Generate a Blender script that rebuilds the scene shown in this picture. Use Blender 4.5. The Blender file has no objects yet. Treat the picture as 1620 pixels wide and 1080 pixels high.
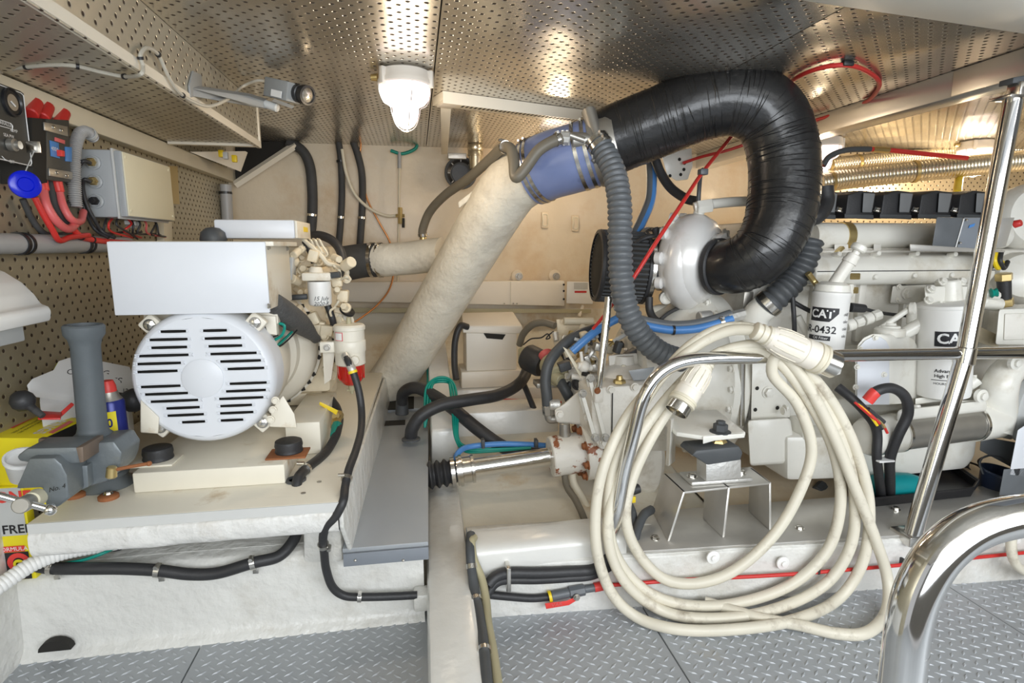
import bpy, bmesh, math, random
from mathutils import Vector, Matrix, noise
random.seed(7)
SC = bpy.context.scene
COL = SC.collection
R = math.radians
PI = math.pi

# ---------------------------------------------------------------- camera
CAM = Vector((0.0, 0.0, 1.0))
YAW, PITCH, FPX = R(9.5), R(9.5), 900.0
cam_d = bpy.data.cameras.new('camera')
cam_d.sensor_width = 36.0
cam_d.lens = FPX / 1620.0 * 36.0
cam_d.clip_start = 0.02
cam = bpy.data.objects.new('camera', cam_d)
COL.objects.link(cam)
cam.location = CAM
cam.rotation_euler = (PI / 2 - PITCH, 0, -YAW)
SC.camera = cam

# ---------------------------------------------------------------- world, lights, exposure
W = bpy.data.worlds.new('world')
SC.world = W
W.use_nodes = True
W.node_tree.nodes['Background'].inputs[0].default_value = (0.95, 0.97, 1.0, 1)
W.node_tree.nodes['Background'].inputs[1].default_value = 0.5


def area_light(name, loc, aim, sx, sy, power, col):
    d = bpy.data.lights.new(name, 'AREA')
    d.shape = 'RECTANGLE'
    d.size, d.size_y, d.energy, d.color = sx, sy, power, col
    o = bpy.data.objects.new(name, d)
    COL.objects.link(o)
    o.location = loc
    o.rotation_euler = (Vector(aim) - Vector(loc)).to_track_quat('-Z', 'Y').to_euler()
    return o


# unseen cool fill added behind the camera for daylight, widened to light the engine
area_light('daylight_fill', (0.95, -0.93, 1.1), (0.95, 1.9, 0.75), 3.2, 0.85, 68, (0.90, 0.95, 1.0))


def lamp_glow(name, loc, power, rad=0.05, col=(1.0, 0.80, 0.55)):
    d = bpy.data.lights.new(name, 'POINT')
    d.energy, d.color, d.shadow_soft_size = power, col, rad
    o = bpy.data.objects.new(name, d)
    COL.objects.link(o)
    o.location = loc
    return o


SC.view_settings.view_transform = 'Standard'
SC.view_settings.look = 'None'
SC.view_settings.gamma = 1.0
SC.view_settings.use_curve_mapping = False
SC.view_settings.exposure = 0.1

# ---------------------------------------------------------------- pixel -> place
_fh = Vector((math.sin(YAW), math.cos(YAW), 0))
_r = Vector((math.cos(YAW), -math.sin(YAW), 0))
_z = Vector((0, 0, 1))
_f = math.cos(PITCH) * _fh - math.sin(PITCH) * _z
_u = math.sin(PITCH) * _fh + math.cos(PITCH) * _z


def ray(x, y):
    return _f * FPX + _r * (x - 810) + _u * (540 - y)


def at(x, y, Y):
    d = ray(x, y)
    return CAM + d * (Y / d.y)


def atz(x, y, Z):
    d = ray(x, y)
    return CAM + d * ((Z - CAM.z) / d.z)


def atx(x, y, X):
    d = ray(x, y)
    return CAM + d * (X / d.x)


def sz(p, n):
    """size in metres of n photo pixels at point p"""
    return n * ((p - CAM).dot(_f)) / FPX


# ---------------------------------------------------------------- materials
MATS = {}


def nt(m):
    m.use_nodes = True
    t = m.node_tree
    b = t.nodes['Principled BSDF']
    return t, b


def rgba(c):
    return (c[0], c[1], c[2], 1)


def mat(name, col, rough=0.5, metal=0.0, var=0.08, vscale=6.0, bump=0.0, bscale=40.0, stain=None, sscale=3.0,
        sthr=0.6, swidth=0.12, coat=0.0, spec=None, emit=None, estr=0.0, trans=0.0, alpha=None, aniso=False, bdist=0.01):
    m = bpy.data.materials.new(name)
    t, b = nt(m)
    N, L = t.nodes, t.links
    tc = N.new('ShaderNodeTexCoord')
    src = tc.outputs['Object']
    nz = N.new('ShaderNodeTexNoise')
    nz.inputs['Scale'].default_value = vscale
    nz.inputs['Detail'].default_value = 5
    L.new(src, nz.inputs['Vector'])
    mx = N.new('ShaderNodeMix')
    mx.data_type = 'RGBA'
    mx.inputs[6].default_value = rgba([max(0, c * (1 - var)) for c in col])
    mx.inputs[7].default_value = rgba([min(1, c * (1 + var)) for c in col])
    L.new(nz.outputs['Fac'], mx.inputs[0])
    out = mx.outputs[2]
    if stain:
        n2 = N.new('ShaderNodeTexNoise')
        n2.inputs['Scale'].default_value = sscale
        n2.inputs['Detail'].default_value = 8
        n2.inputs['Roughness'].default_value = 0.65
        L.new(src, n2.inputs['Vector'])
        mr = N.new('ShaderNodeMapRange')
        mr.inputs[1].default_value = sthr
        mr.inputs[2].default_value = sthr + swidth
        L.new(n2.outputs['Fac'], mr.inputs[0])
        m2 = N.new('ShaderNodeMix')
        m2.data_type = 'RGBA'
        L.new(mr.outputs[0], m2.inputs[0])
        L.new(out, m2.inputs[6])
        m2.inputs[7].default_value = rgba(stain)
        out = m2.outputs[2]
    L.new(out, b.inputs['Base Color'])
    b.inputs['Roughness'].default_value = rough
    b.inputs['Metallic'].default_value = metal
    if spec is not None:
        b.inputs['Specular IOR Level'].default_value = spec
    if coat:
        b.inputs['Coat Weight'].default_value = coat
        b.inputs['Coat Roughness'].default_value = 0.15
    if emit:
        b.inputs['Emission Color'].default_value = rgba(emit)
        b.inputs['Emission Strength'].default_value = estr
    if trans:
        b.inputs['Transmission Weight'].default_value = trans
    if alpha is not None:
        b.inputs['Alpha'].default_value = alpha
    if bump:
        n3 = N.new('ShaderNodeTexNoise')
        n3.inputs['Scale'].default_value = bscale
        n3.inputs['Detail'].default_value = 4
        L.new(src, n3.inputs['Vector'])
        bp = N.new('ShaderNodeBump')
        bp.inputs['Strength'].default_value = bump
        bp.inputs['Distance'].default_value = bdist
        L.new(n3.outputs['Fac'], bp.inputs['Height'])
        L.new(bp.outputs[0], b.inputs['Normal'])
    MATS[name] = m
    return m


def perf(name, axes, col=(0.60, 0.56, 0.48), pitch=0.043, rad=0.105, rough=0.3, metal=0.75, wave=0.25, hole=(0.05, 0.03, 0.018)):
    """perforated sheet metal: a staggered grid of punched holes in the sheet's own plane"""
    m = bpy.data.materials.new(name)
    t, b = nt(m)
    N, L = t.nodes, t.links
    tc = N.new('ShaderNodeTexCoord')
    mask = [1.0 / pitch if a in axes else 0.0 for a in 'xyz']
    hm = [0.5 if a in axes else 0.0 for a in 'xyz']

    def dist(off):
        s = N.new('ShaderNodeVectorMath'); s.operation = 'MULTIPLY'
        L.new(tc.outputs['Object'], s.inputs[0]); s.inputs[1].default_value = mask
        a = N.new('ShaderNodeVectorMath'); a.operation = 'ADD'
        L.new(s.outputs[0], a.inputs[0]); a.inputs[1].default_value = [h * off * 2 for h in hm]
        f = N.new('ShaderNodeVectorMath'); f.operation = 'FRACTION'
        L.new(a.outputs[0], f.inputs[0])
        d = N.new('ShaderNodeVectorMath'); d.operation = 'SUBTRACT'
        L.new(f.outputs[0], d.inputs[0]); d.inputs[1].default_value = hm
        l = N.new('ShaderNodeVectorMath'); l.operation = 'LENGTH'
        L.new(d.outputs[0], l.inputs[0])
        return l.outputs['Value']
    mn = N.new('ShaderNodeMath'); mn.operation = 'MINIMUM'
    L.new(dist(0.0), mn.inputs[0]); L.new(dist(0.5), mn.inputs[1])
    lt = N.new('ShaderNodeMath'); lt.operation = 'LESS_THAN'
    L.new(mn.outputs[0], lt.inputs[0]); lt.inputs[1].default_value = rad
    nz = N.new('ShaderNodeTexNoise'); nz.inputs['Scale'].default_value = 2.5; nz.inputs['Detail'].default_value = 6
    L.new(tc.outputs['Object'], nz.inputs['Vector'])
    mx = N.new('ShaderNodeMix'); mx.data_type = 'RGBA'
    mx.inputs[6].default_value = rgba([c * 0.86 for c in col]); mx.inputs[7].default_value = rgba([min(1, c * 1.1) for c in col])
    L.new(nz.outputs['Fac'], mx.inputs[0])
    m2 = N.new('ShaderNodeMix'); m2.data_type = 'RGBA'
    L.new(lt.outputs[0], m2.inputs[0]); L.new(mx.outputs[2], m2.inputs[6]); m2.inputs[7].default_value = rgba(hole)
    L.new(m2.outputs[2], b.inputs['Base Color'])
    mm = N.new('ShaderNodeMapRange')
    mm.inputs[3].default_value = metal; mm.inputs[4].default_value = 0.0
    L.new(lt.outputs[0], mm.inputs[0]); L.new(mm.outputs[0], b.inputs['Metallic'])
    rr = N.new('ShaderNodeMapRange')
    rr.inputs[3].default_value = rough; rr.inputs[4].default_value = 0.9
    L.new(lt.outputs[0], rr.inputs[0]); L.new(rr.outputs[0], b.inputs['Roughness'])
    n3 = N.new('ShaderNodeTexNoise'); n3.inputs['Scale'].default_value = 2.2; n3.inputs['Detail'].default_value = 1
    L.new(tc.outputs['Object'], n3.inputs['Vector'])
    bp = N.new('ShaderNodeBump'); bp.inputs['Strength'].default_value = wave; bp.inputs['Distance'].default_value = 0.08
    L.new(n3.outputs['Fac'], bp.inputs['Height'])
    mr = N.new('ShaderNodeMapRange'); mr.inputs[1].default_value = rad * 0.7; mr.inputs[2].default_value = rad * 1.5
    L.new(mn.outputs[0], mr.inputs[0])
    b2 = N.new('ShaderNodeBump'); b2.inputs['Strength'].default_value = 0.6; b2.inputs['Distance'].default_value = 0.004
    L.new(mr.outputs[0], b2.inputs['Height']); L.new(bp.outputs[0], b2.inputs['Normal'])
    L.new(b2.outputs[0], b.inputs['Normal'])
    MATS[name] = m
    return m


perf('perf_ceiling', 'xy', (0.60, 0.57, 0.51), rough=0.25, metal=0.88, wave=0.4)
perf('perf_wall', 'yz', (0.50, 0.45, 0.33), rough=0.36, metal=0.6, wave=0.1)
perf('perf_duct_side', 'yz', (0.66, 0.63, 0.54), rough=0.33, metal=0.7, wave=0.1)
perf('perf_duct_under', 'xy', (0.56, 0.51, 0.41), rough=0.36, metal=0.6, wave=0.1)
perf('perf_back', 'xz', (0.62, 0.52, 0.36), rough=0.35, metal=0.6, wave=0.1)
mat('engine_white', (0.82, 0.80, 0.73), 0.32, var=0.10, stain=(0.50, 0.43, 0.31), sscale=6, sthr=0.52, swidth=0.3, coat=0.2, bump=0.05, bscale=60)
mat('cast_white', (0.80, 0.77, 0.70), 0.4, var=0.12, stain=(0.44, 0.38, 0.28), sscale=9, sthr=0.52, swidth=0.28, bump=0.12, bscale=90)
mat('generator_cream', (0.78, 0.73, 0.62), 0.38, var=0.09, stain=(0.50, 0.36, 0.20), sscale=8, sthr=0.57, swidth=0.2, bump=0.06, bscale=80)
mat('generator_white', (0.74, 0.76, 0.80), 0.35, var=0.04, stain=(0.62, 0.60, 0.57), sscale=4, sthr=0.64, swidth=0.2)
mat('generator_beige', (0.78, 0.68, 0.50), 0.5, var=0.14, vscale=25, stain=(0.42, 0.28, 0.14), sscale=22, sthr=0.6, swidth=0.12, bump=0.15, bscale=90)
mat('fibreglass', (0.74, 0.73, 0.69), 0.34, var=0.09, stain=(0.48, 0.44, 0.36), sscale=4, sthr=0.52, swidth=0.3, bump=0.75, bscale=26, coat=0.15, bdist=0.012)
mat('fibreglass_bench', (0.76, 0.75, 0.72), 0.42, var=0.08, stain=(0.46, 0.40, 0.31), sscale=4, sthr=0.6, swidth=0.25, bump=0.8, bscale=18, bdist=0.02)
mat('bench_paint', (0.80, 0.75, 0.63), 0.42, var=0.07, stain=(0.52, 0.38, 0.22), sscale=6, sthr=0.6, swidth=0.15)
mat('bench_edge', (0.62, 0.62, 0.60), 0.5, var=0.06)
mat('hull_cream', (0.74, 0.63, 0.47), 0.42, var=0.14, vscale=2.5, stain=(0.62, 0.42, 0.22), sscale=2.6, sthr=0.50, swidth=0.3, bump=0.25, bscale=12, coat=0.15, bdist=0.02)
mat('bilge_cream', (0.74, 0.69, 0.58), 0.45, var=0.10, vscale=4, stain=(0.52, 0.36, 0.17), sscale=4, sthr=0.55, swidth=0.2, bump=0.3, bscale=18)
mat('lagging', (0.76, 0.71, 0.60), 0.7, var=0.14, vscale=9, stain=(0.52, 0.47, 0.39), sscale=6, sthr=0.5, swidth=0.25, bump=0.5, bscale=45, bdist=0.008)
mat('ivory_trim', (0.72, 0.66, 0.52), 0.45, var=0.06)
mat('ivory_edge', (0.84, 0.78, 0.66), 0.4, var=0.05)
mat('beam_pale', (0.70, 0.68, 0.62), 0.4, var=0.05)
mat('alu_plate', (0.60, 0.58, 0.54), 0.34, 0.55, var=0.2, vscale=7, bump=0.06, bscale=40)
mat('alu_cast', (0.68, 0.67, 0.64), 0.45, 0.7, var=0.1, bump=0.2, bscale=90)
mat('beam_alu', (0.74, 0.71, 0.66), 0.28, 0.8, var=0.06)
mat('chrome', (0.80, 0.79, 0.77), 0.09, 1.0, var=0.01)
mat('steel', (0.66, 0.64, 0.60), 0.22, 1.0, var=0.06)
mat('steel_dull', (0.48, 0.46, 0.42), 0.4, 0.85, var=0.12, vscale=20)
mat('brass', (0.62, 0.48, 0.22), 0.35, 0.9, var=0.1)
mat('floor_grey', (0.40, 0.42, 0.44), 0.45, 0.15, var=0.14, vscale=5, stain=(0.44, 0.42, 0.38), sscale=6, sthr=0.62, swidth=0.1)
mat('floor_lozenge', (0.44, 0.46, 0.48), 0.42, 0.1, var=0.1)
mat('cover_grey', (0.36, 0.38, 0.40), 0.33, 0.1, var=0.06, vscale=4, stain=(0.62, 0.62, 0.60), sscale=16, sthr=0.72, swidth=0.05)
mat('cover_grey_dark', (0.22, 0.24, 0.27), 0.4, var=0.1)
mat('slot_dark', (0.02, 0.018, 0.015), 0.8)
mat('rubber_black', (0.030, 0.030, 0.032), 0.5, var=0.25, vscale=14, bump=0.1, bscale=120)
mat('rubber_matt', (0.055, 0.055, 0.055), 0.7, var=0.25, vscale=20)
mat('hose_gloss', (0.014, 0.014, 0.015), 0.36, var=0.3, vscale=7, bump=0.15, bscale=60, coat=0.35)
mat('cheek_grey', (0.20, 0.205, 0.21), 0.5, var=0.1)
mat('gelcoat', (0.75, 0.74, 0.70), 0.25, var=0.06, stain=(0.56, 0.52, 0.44), sscale=3, sthr=0.55, swidth=0.35, bump=0.25, bscale=20, coat=0.3)
mat('jaw_brown', (0.20, 0.15, 0.115), 0.5, 0.3, var=0.3, vscale=20)
mat('turbo_silver', (0.78, 0.77, 0.75), 0.3, 0.15, var=0.06, stain=(0.60, 0.56, 0.50), sscale=7, sthr=0.56, swidth=0.25, coat=0.2)
mat('bulkhead_dim', (0.26, 0.25, 0.23), 0.6)
mat('camera_grey', (0.30, 0.31, 0.31), 0.45, var=0.06)
mat('hose_grey', (0.125, 0.135, 0.145), 0.42, var=0.18, vscale=18)
mat('hose_dark', (0.07, 0.075, 0.08), 0.5, var=0.2, vscale=14)
mat('hose_brown', (0.17, 0.15, 0.115), 0.45, var=0.15)
mat('hose_olive', (0.42, 0.38, 0.24), 0.5, var=0.12)
mat('silicone_blue', (0.19, 0.24, 0.44), 0.3, var=0.25, vscale=8, stain=(0.06, 0.07, 0.14), sscale=6, sthr=0.6, swidth=0.15, coat=0.3)
mat('hose_blue', (0.08, 0.25, 0.60), 0.35, var=0.1)
mat('cable_white', (0.72, 0.67, 0.55), 0.42, var=0.12, vscale=10, stain=(0.38, 0.32, 0.24), sscale=14, sthr=0.56, swidth=0.18)
mat('cable_cream', (0.72, 0.66, 0.52), 0.5, var=0.1)
mat('cable_grey', (0.50, 0.47, 0.40), 0.5, var=0.06)
mat('red', (0.60, 0.035, 0.03), 0.35, var=0.12)
mat('red_bright', (0.78, 0.06, 0.05), 0.4, var=0.08)
mat('pink_red', (0.70, 0.14, 0.14), 0.4, var=0.08)
mat('green_wire', (0.0, 0.26, 0.20), 0.4, var=0.15)
mat('yellow', (0.85, 0.62, 0.02), 0.4, var=0.06)
mat('yellow_box', (0.90, 0.76, 0.02), 0.45, var=0.04)
mat('copper', (0.62, 0.27, 0.10), 0.35, 0.6, var=0.1)
mat('grey_plastic', (0.40, 0.42, 0.43), 0.42, var=0.05)
mat('grey_light', (0.56, 0.57, 0.56), 0.45, var=0.05)
mat('grey_pipe', (0.40, 0.40, 0.40), 0.4, var=0.06)
mat('cream_lid', (0.80, 0.75, 0.56), 0.5, var=0.04)
mat('white_plastic', (0.86, 0.85, 0.82), 0.4, var=0.03)
mat('warm_plastic', (0.84, 0.78, 0.68), 0.45, var=0.04)
mat('white_print', (0.86, 0.86, 0.85), 0.5, var=0.02)
mat('black_print', (0.015, 0.015, 0.018), 0.5)
mat('black_plastic', (0.016, 0.016, 0.018), 0.35, var=0.2)
mat('panel_black', (0.055, 0.055, 0.05), 0.42, var=0.15)
mat('vise_grey', (0.17, 0.19, 0.20), 0.42, 0.3, var=0.2, vscale=12, stain=(0.20, 0.13, 0.08), sscale=16, sthr=0.66, swidth=0.08, bump=0.1, bscale=70)
mat('tube_grey', (0.10, 0.115, 0.125), 0.6, var=0.18, vscale=20, bump=0.08, bscale=60)
mat('rust', (0.30, 0.11, 0.04), 0.8, var=0.35, vscale=30)
mat('rusty_white', (0.80, 0.77, 0.70), 0.45, var=0.06, stain=(0.30, 0.10, 0.04), sscale=14, sthr=0.57, swidth=0.03, bump=0.2, bscale=40)
mat('red_bowl', (0.75, 0.02, 0.01), 0.08, var=0.05, trans=0.35, coat=0.5)
mat('can_blue', (0.02, 0.03, 0.22), 0.3, 0.2, var=0.05)
mat('disc_blue', (0.0, 0.01, 0.55), 0.25, var=0.1)
mat('teal', (0.0, 0.26, 0.28), 0.45, var=0.15)
mat('duct_foil', (0.74, 0.66, 0.50), 0.24, 0.85, var=0.08)
mat('lamp_body', (0.80, 0.74, 0.66), 0.45, var=0.03)
mat('lamp_glass', (0.9, 0.86, 0.86), 0.3, emit=(1.0, 0.84, 0.86), estr=1.5)
mat('bucket_blue', (0.02, 0.03, 0.06), 0.3, var=0.1)
mat('jug', (0.80, 0.80, 0.79), 0.45, var=0.03)
mat('lime', (0.40, 0.44, 0.04), 0.5)
mat('dark_mesh', (0.09, 0.09, 0.09), 0.6, var=0.3, vscale=60, bump=0.5, bscale=150)
mat('glass_clear', (0.92, 0.95, 0.96), 0.05, trans=1.0)
M = MATS

# ---------------------------------------------------------------- mesh helpers


def frame_of(d, up=None):
    d = d.normalized()
    a = up if up is not None else (Vector((0, 0, 1)) if abs(d.z) < 0.9 else Vector((1, 0, 0)))
    x = a.cross(d).normalized()
    y = d.cross(x)
    return x, y, d


def spline(pts, n=8, closed=False):
    P = [Vector(p) for p in pts]
    if len(P) < 3 and not closed:
        return P
    out = []
    m = len(P)
    rng = range(m) if closed else range(m - 1)
    for i in rng:
        if closed:
            p0, p1, p2, p3 = P[(i - 1) % m], P[i], P[(i + 1) % m], P[(i + 2) % m]
        else:
            p1, p2 = P[i], P[i + 1]
            p0 = P[i - 1] if i else p1 * 2 - p2
            p3 = P[i + 2] if i + 2 < m else p2 * 2 - p1
        for k in range(n):
            t = k / n
            out.append(0.5 * ((2 * p1) + (p2 - p0) * t + (2 * p0 - 5 * p1 + 4 * p2 - p3) * t * t + (3 * p1 - p0 - 3 * p2 + p3) * t ** 3))
    if not closed:
        out.append(P[-1])
    return out


def resample(pts, step):
    out = [pts[0].copy()]
    acc = 0.0
    for a, b in zip(pts, pts[1:]):
        L = (b - a).length
        if L < 1e-9:
            continue
        d = step - acc
        while d <= L:
            out.append(a + (b - a) * (d / L))
            d += step
        acc = (acc + L) % step
    return out


class MB:
    def __init__(self):
        self.v, self.f = [], []

    def add(self, vs, fs):
        o = len(self.v)
        self.v += [Vector(x) for x in vs]
        self.f += [tuple(i + o for i in q) for q in fs]
        return self

    def box(self, c, s, bev=0.0, rot=None, seg=2):
        bm = bmesh.new()
        bmesh.ops.create_cube(bm, size=1.0)
        for v in bm.verts:
            v.co = Vector((v.co.x * s[0], v.co.y * s[1], v.co.z * s[2]))
        if bev > 0:
            bmesh.ops.bevel(bm, geom=bm.edges[:], offset=min(bev, min(s) * 0.49), segments=seg, affect='EDGES', profile=0.5)
        c = Vector(c)
        bm.verts.index_update()
        vs = [(rot @ v.co if rot else v.co.copy()) + c for v in bm.verts]
        fs = [tuple(v.index for v in f.verts) for f in bm.faces]
        bm.free()
        return self.add(vs, fs)

    def span(self, a, b, bev=0.0, seg=2):
        a, b = Vector(a), Vector(b)
        return self.box((a + b) / 2, [abs(b[i] - a[i]) for i in range(3)], bev, None, seg)

    def hexa(self, q0, q1, bev=0.0):
        """solid between two quads of 3-D points (same winding)"""
        n = len(q0)
        bm = bmesh.new()
        A = [bm.verts.new(p) for p in q0]
        B = [bm.verts.new(p) for p in q1]
        bm.faces.new(A[::-1])
        bm.faces.new(B)
        for i in range(n):
            bm.faces.new((A[i], A[(i + 1) % n], B[(i + 1) % n], B[i]))
        bmesh.ops.recalc_face_normals(bm, faces=bm.faces[:])
        if bev:
            bmesh.ops.bevel(bm, geom=bm.edges[:], offset=bev, segments=2, affect='EDGES', profile=0.5)
        bm.verts.index_update()
        vs = [v.co.copy() for v in bm.verts]
        fs = [tuple(v.index for v in f.verts) for f in bm.faces]
        bm.free()
        return self.add(vs, fs)

    def prism(self, poly, vec, bev=0.0):
        vec = Vector(vec)
        return self.hexa([Vector(p) for p in poly], [Vector(p) + vec for p in poly], bev)

    def lathe(self, prof, p, axis, seg=24, caps=True, up=None, a0=0.0, a1=2 * PI):
        """prof: (radius, distance along axis)"""
        p = Vector(p)
        x, y, d = frame_of(Vector(axis), up)
        full = abs(a1 - a0 - 2 * PI) < 1e-6
        k = seg if full else seg + 1
        vs = []
        for (r, h) in prof:
            for i in range(k):
                a = a0 + (a1 - a0) * i / seg
                vs.append(p + d * h + (x * math.cos(a) + y * math.sin(a)) * r)
        fs = []
        for j in range(len(prof) - 1):
            for i in range(seg):
                i2 = (i + 1) % k
                fs.append((j * k + i, j * k + i2, (j + 1) * k + i2, (j + 1) * k + i))
        if caps and full:
            fs.append(tuple(range(k))[::-1])
            fs.append(tuple(range((len(prof) - 1) * k, len(prof) * k)))
        return self.add(vs, fs)

    def cyl(self, a, b, r, r2=None, seg=16, bev=0.0):
        a, b = Vector(a), Vector(b)
        L = (b - a).length
        r2 = r if r2 is None else r2
        if bev:
            return self.lathe([(r - bev, 0), (r, bev), (r2, L - bev), (r2 - bev, L)], a, b - a, seg)
        return self.lathe([(r, 0), (r2, L)], a, b - a, seg)

    def ring(self, p, axis, R_, r, seg=32, k=8):
        p = Vector(p)
        x, y, d = frame_of(Vector(axis))
        pts = [p + (x * math.cos(2 * PI * i / seg) + y * math.sin(2 * PI * i / seg)) * R_ for i in range(seg)]
        return self.tube(pts, r, k, closed=True)

    def band(self, p, axis, r, w, th=0.002, seg=32):
        """hose clamp band round an axis"""
        return self.lathe([(r, -w / 2), (r + th, -w / 2), (r + th, w / 2), (r, w / 2), (r, -w / 2)], p, axis, seg, caps=False)

    def tube(self, pts, r, seg=10, closed=False, caps=True):
        n = len(pts)
        rr = r if isinstance(r, (list, tuple)) else [r] * n
        T = []
        for i in range(n):
            if closed:
                T.append((pts[(i + 1) % n] - pts[i - 1]).normalized())
            else:
                T.append((pts[min(i + 1, n - 1)] - pts[max(i - 1, 0)]).normalized())
        x, y, _ = frame_of(T[0])
        vs = []
        for i in range(n):
            if i:
                ax = T[i - 1].cross(T[i])
                if ax.length > 1e-7:
                    q = Matrix.Rotation(T[i - 1].angle(T[i]), 3, ax.normalized())
                    x = (q @ x).normalized()
                x = (x - T[i] * x.dot(T[i])).normalized()
                y = T[i].cross(x)
            for k in range(seg):
                a = 2 * PI * k / seg
                vs.append(pts[i] + (x * math.cos(a) + y * math.sin(a)) * rr[i])
        fs = []
        m = n if closed else n - 1
        sh = 0
        if closed:
            # twist between last and first ring
            v0 = vs[0] - pts[0]
            best = 1e9
            for k in range(seg):
                dd = (vs[(n - 1) * seg + k] - pts[n - 1] - v0).length
                if dd < best:
                    best, sh = dd, k
        for j in range(m):
            for i in range(seg):
                i2 = (i + 1) % seg
                if closed and j == n - 1:
                    fs.append((j * seg + (i + sh) % seg, j * seg + (i2 + sh) % seg, i2, i))
                else:
                    fs.append((j * seg + i, j * seg + i2, (j + 1) * seg + i2, (j + 1) * seg + i))
        if caps and not closed:
            fs.append(tuple(range(seg))[::-1])
            fs.append(tuple(range((n - 1) * seg, n * seg)))
        return self.add(vs, fs)

    def ball(self, p, r, seg=16, scale=(1, 1, 1), rot=None):
        n = seg // 2
        vs, fs = [], []
        for j in range(1, n):
            t = PI * j / n
            for i in range(seg):
                a = 2 * PI * i / seg
                v = Vector((math.sin(t) * math.cos(a) * r * scale[0], math.sin(t) * math.sin(a) * r * scale[1], math.cos(t) * r * scale[2]))
                vs.append((rot @ v if rot else v) + Vector(p))
        top = Vector((0, 0, r * scale[2])); 
        vs.append((rot @ top if rot else top) + Vector(p)); vs.append((rot @ -top if rot else -top) + Vector(p))
        for j in range(n - 2):
            for i in range(seg):
                i2 = (i + 1) % seg
                fs.append((j * seg + i, (j + 1) * seg + i, (j + 1) * seg + i2, j * seg + i2))
        T, B = len(vs) - 2, len(vs) - 1
        for i in range(seg):
            i2 = (i + 1) % seg
            fs.append((T, i, i2))
            fs.append((B, (n - 2) * seg + i2, (n - 2) * seg + i))
        return self.add(vs, fs)

    def bolt(self, p, axis, r=0.011, h=0.009, washer=True):
        p, axis = Vector(p), Vector(axis).normalized()
        if washer:
            self.lathe([(r * 1.35, 0), (r * 1.35, h * 0.25)], p, axis, 16)
        self.lathe([(r, h * 0.2), (r, h * 0.9), (r * 0.85, h)], p, axis, 6)
        return self

    def text(self, body, size, origin, xdir, ydir, bold=0.0, depth=0.0, align='CENTER', fmap=None, shear=0.0, squeeze=1.0):
        cu = bpy.data.curves.new('txt', 'FONT')
        cu.body, cu.size, cu.align_x, cu.align_y = body, 1.0, align, 'CENTER'
        cu.offset = bold
        cu.shear = shear
        cu.resolution_u = 3
        o = bpy.data.objects.new('txt', cu)
        COL.objects.link(o)
        dg = bpy.context.evaluated_depsgraph_get()
        me = bpy.data.meshes.new_from_object(o.evaluated_get(dg))
        vs = [v.co.copy() for v in me.vertices]
        fs = [tuple(p.vertices) for p in me.polygons]
        bpy.data.objects.remove(o)
        bpy.data.curves.remove(cu)
        bpy.data.meshes.remove(me)
        if fmap:
            return self.add([fmap(v.x * size * squeeze, v.y * size) for v in vs], fs)
        o_, x_, y_ = Vector(origin), Vector(xdir).normalized(), Vector(ydir).normalized()
        return self.add([o_ + x_ * (v.x * size * squeeze) + y_ * (v.y * size) for v in vs], fs)

    def quad(self, a, b, c, d):
        return self.add([a, b, c, d], [(0, 1, 2, 3)])

    def build(self, name, material, angle=38):
        lo = Vector([min(v[i] for v in self.v) for i in range(3)])
        hi = Vector([max(v[i] for v in self.v) for i in range(3)])
        c = (lo + hi) / 2
        c.z = lo.z
        me = bpy.data.meshes.new(name)
        me.from_pydata([v - c for v in self.v], [], self.f)
        me.materials.append(M[material])
        me.polygons.foreach_set('use_smooth', [True] * len(me.polygons))
        me.update()
        me.set_sharp_from_angle(angle=R(angle))
        o = bpy.data.objects.new(name, me)
        o.location = c
        COL.objects.link(o)
        o['_lo'] = lo
        o['_hi'] = hi
        return o


def setp(o, label=None, cat=None, group=None, kind=None):
    if label:
        o['label'] = label
    if cat:
        o['category'] = cat
    if group:
        o['group'] = group
    if kind:
        o['kind'] = kind
    return o


def adopt(child, parent):
    bpy.context.view_layer.update()
    child.parent = parent
    child.matrix_parent_inverse = Matrix.Translation(-wloc(parent))


def wloc(o):
    return o.location.copy()


class Thing:
    """an Empty at the thing's base that parents its parts"""

    def __init__(self, name, label, cat, group=None, kind=None):
        self.name, self.label, self.cat, self.group, self.kind = name, label, cat, group, kind
        self.parts = []

    def part(self, name, mb, material, parent=None, label=None, kind=None, angle=38):
        o = mb.build(name, material, angle)
        if label:
            o['label'] = label
        if kind:
            o['kind'] = kind
        self.parts.append((o, parent))
        return o

    def done(self):
        lo = Vector([min(o['_lo'][i] for o, _ in self.parts) for i in range(3)])
        hi = Vector([max(o['_hi'][i] for o, _ in self.parts) for i in range(3)])
        e = bpy.data.objects.new(self.name, None)
        e.empty_display_size = 0.05
        COL.objects.link(e)
        e.location = ((lo.x + hi.x) / 2, (lo.y + hi.y) / 2, lo.z)
        setp(e, self.label, self.cat, self.group, self.kind)
        for o, p in self.parts:
            q = p if p is not None else e
            o.parent = q
            o.matrix_parent_inverse = Matrix.Translation(-q.location)
        for o, p in self.parts:
            del o['_lo'], o['_hi']
        return e


def solo(name, label, cat, mb, material, group=None, kind=None, angle=38):
    o = mb.build(name, material, angle)
    del o['_lo'], o['_hi']
    return setp(o, label, cat, group, kind)


def struct(name, mb, material, label=None, angle=38):
    o = mb.build(name, material, angle)
    del o['_lo'], o['_hi']
    o['kind'] = 'structure'
    if label:
        o['label'] = label
    return o


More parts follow.
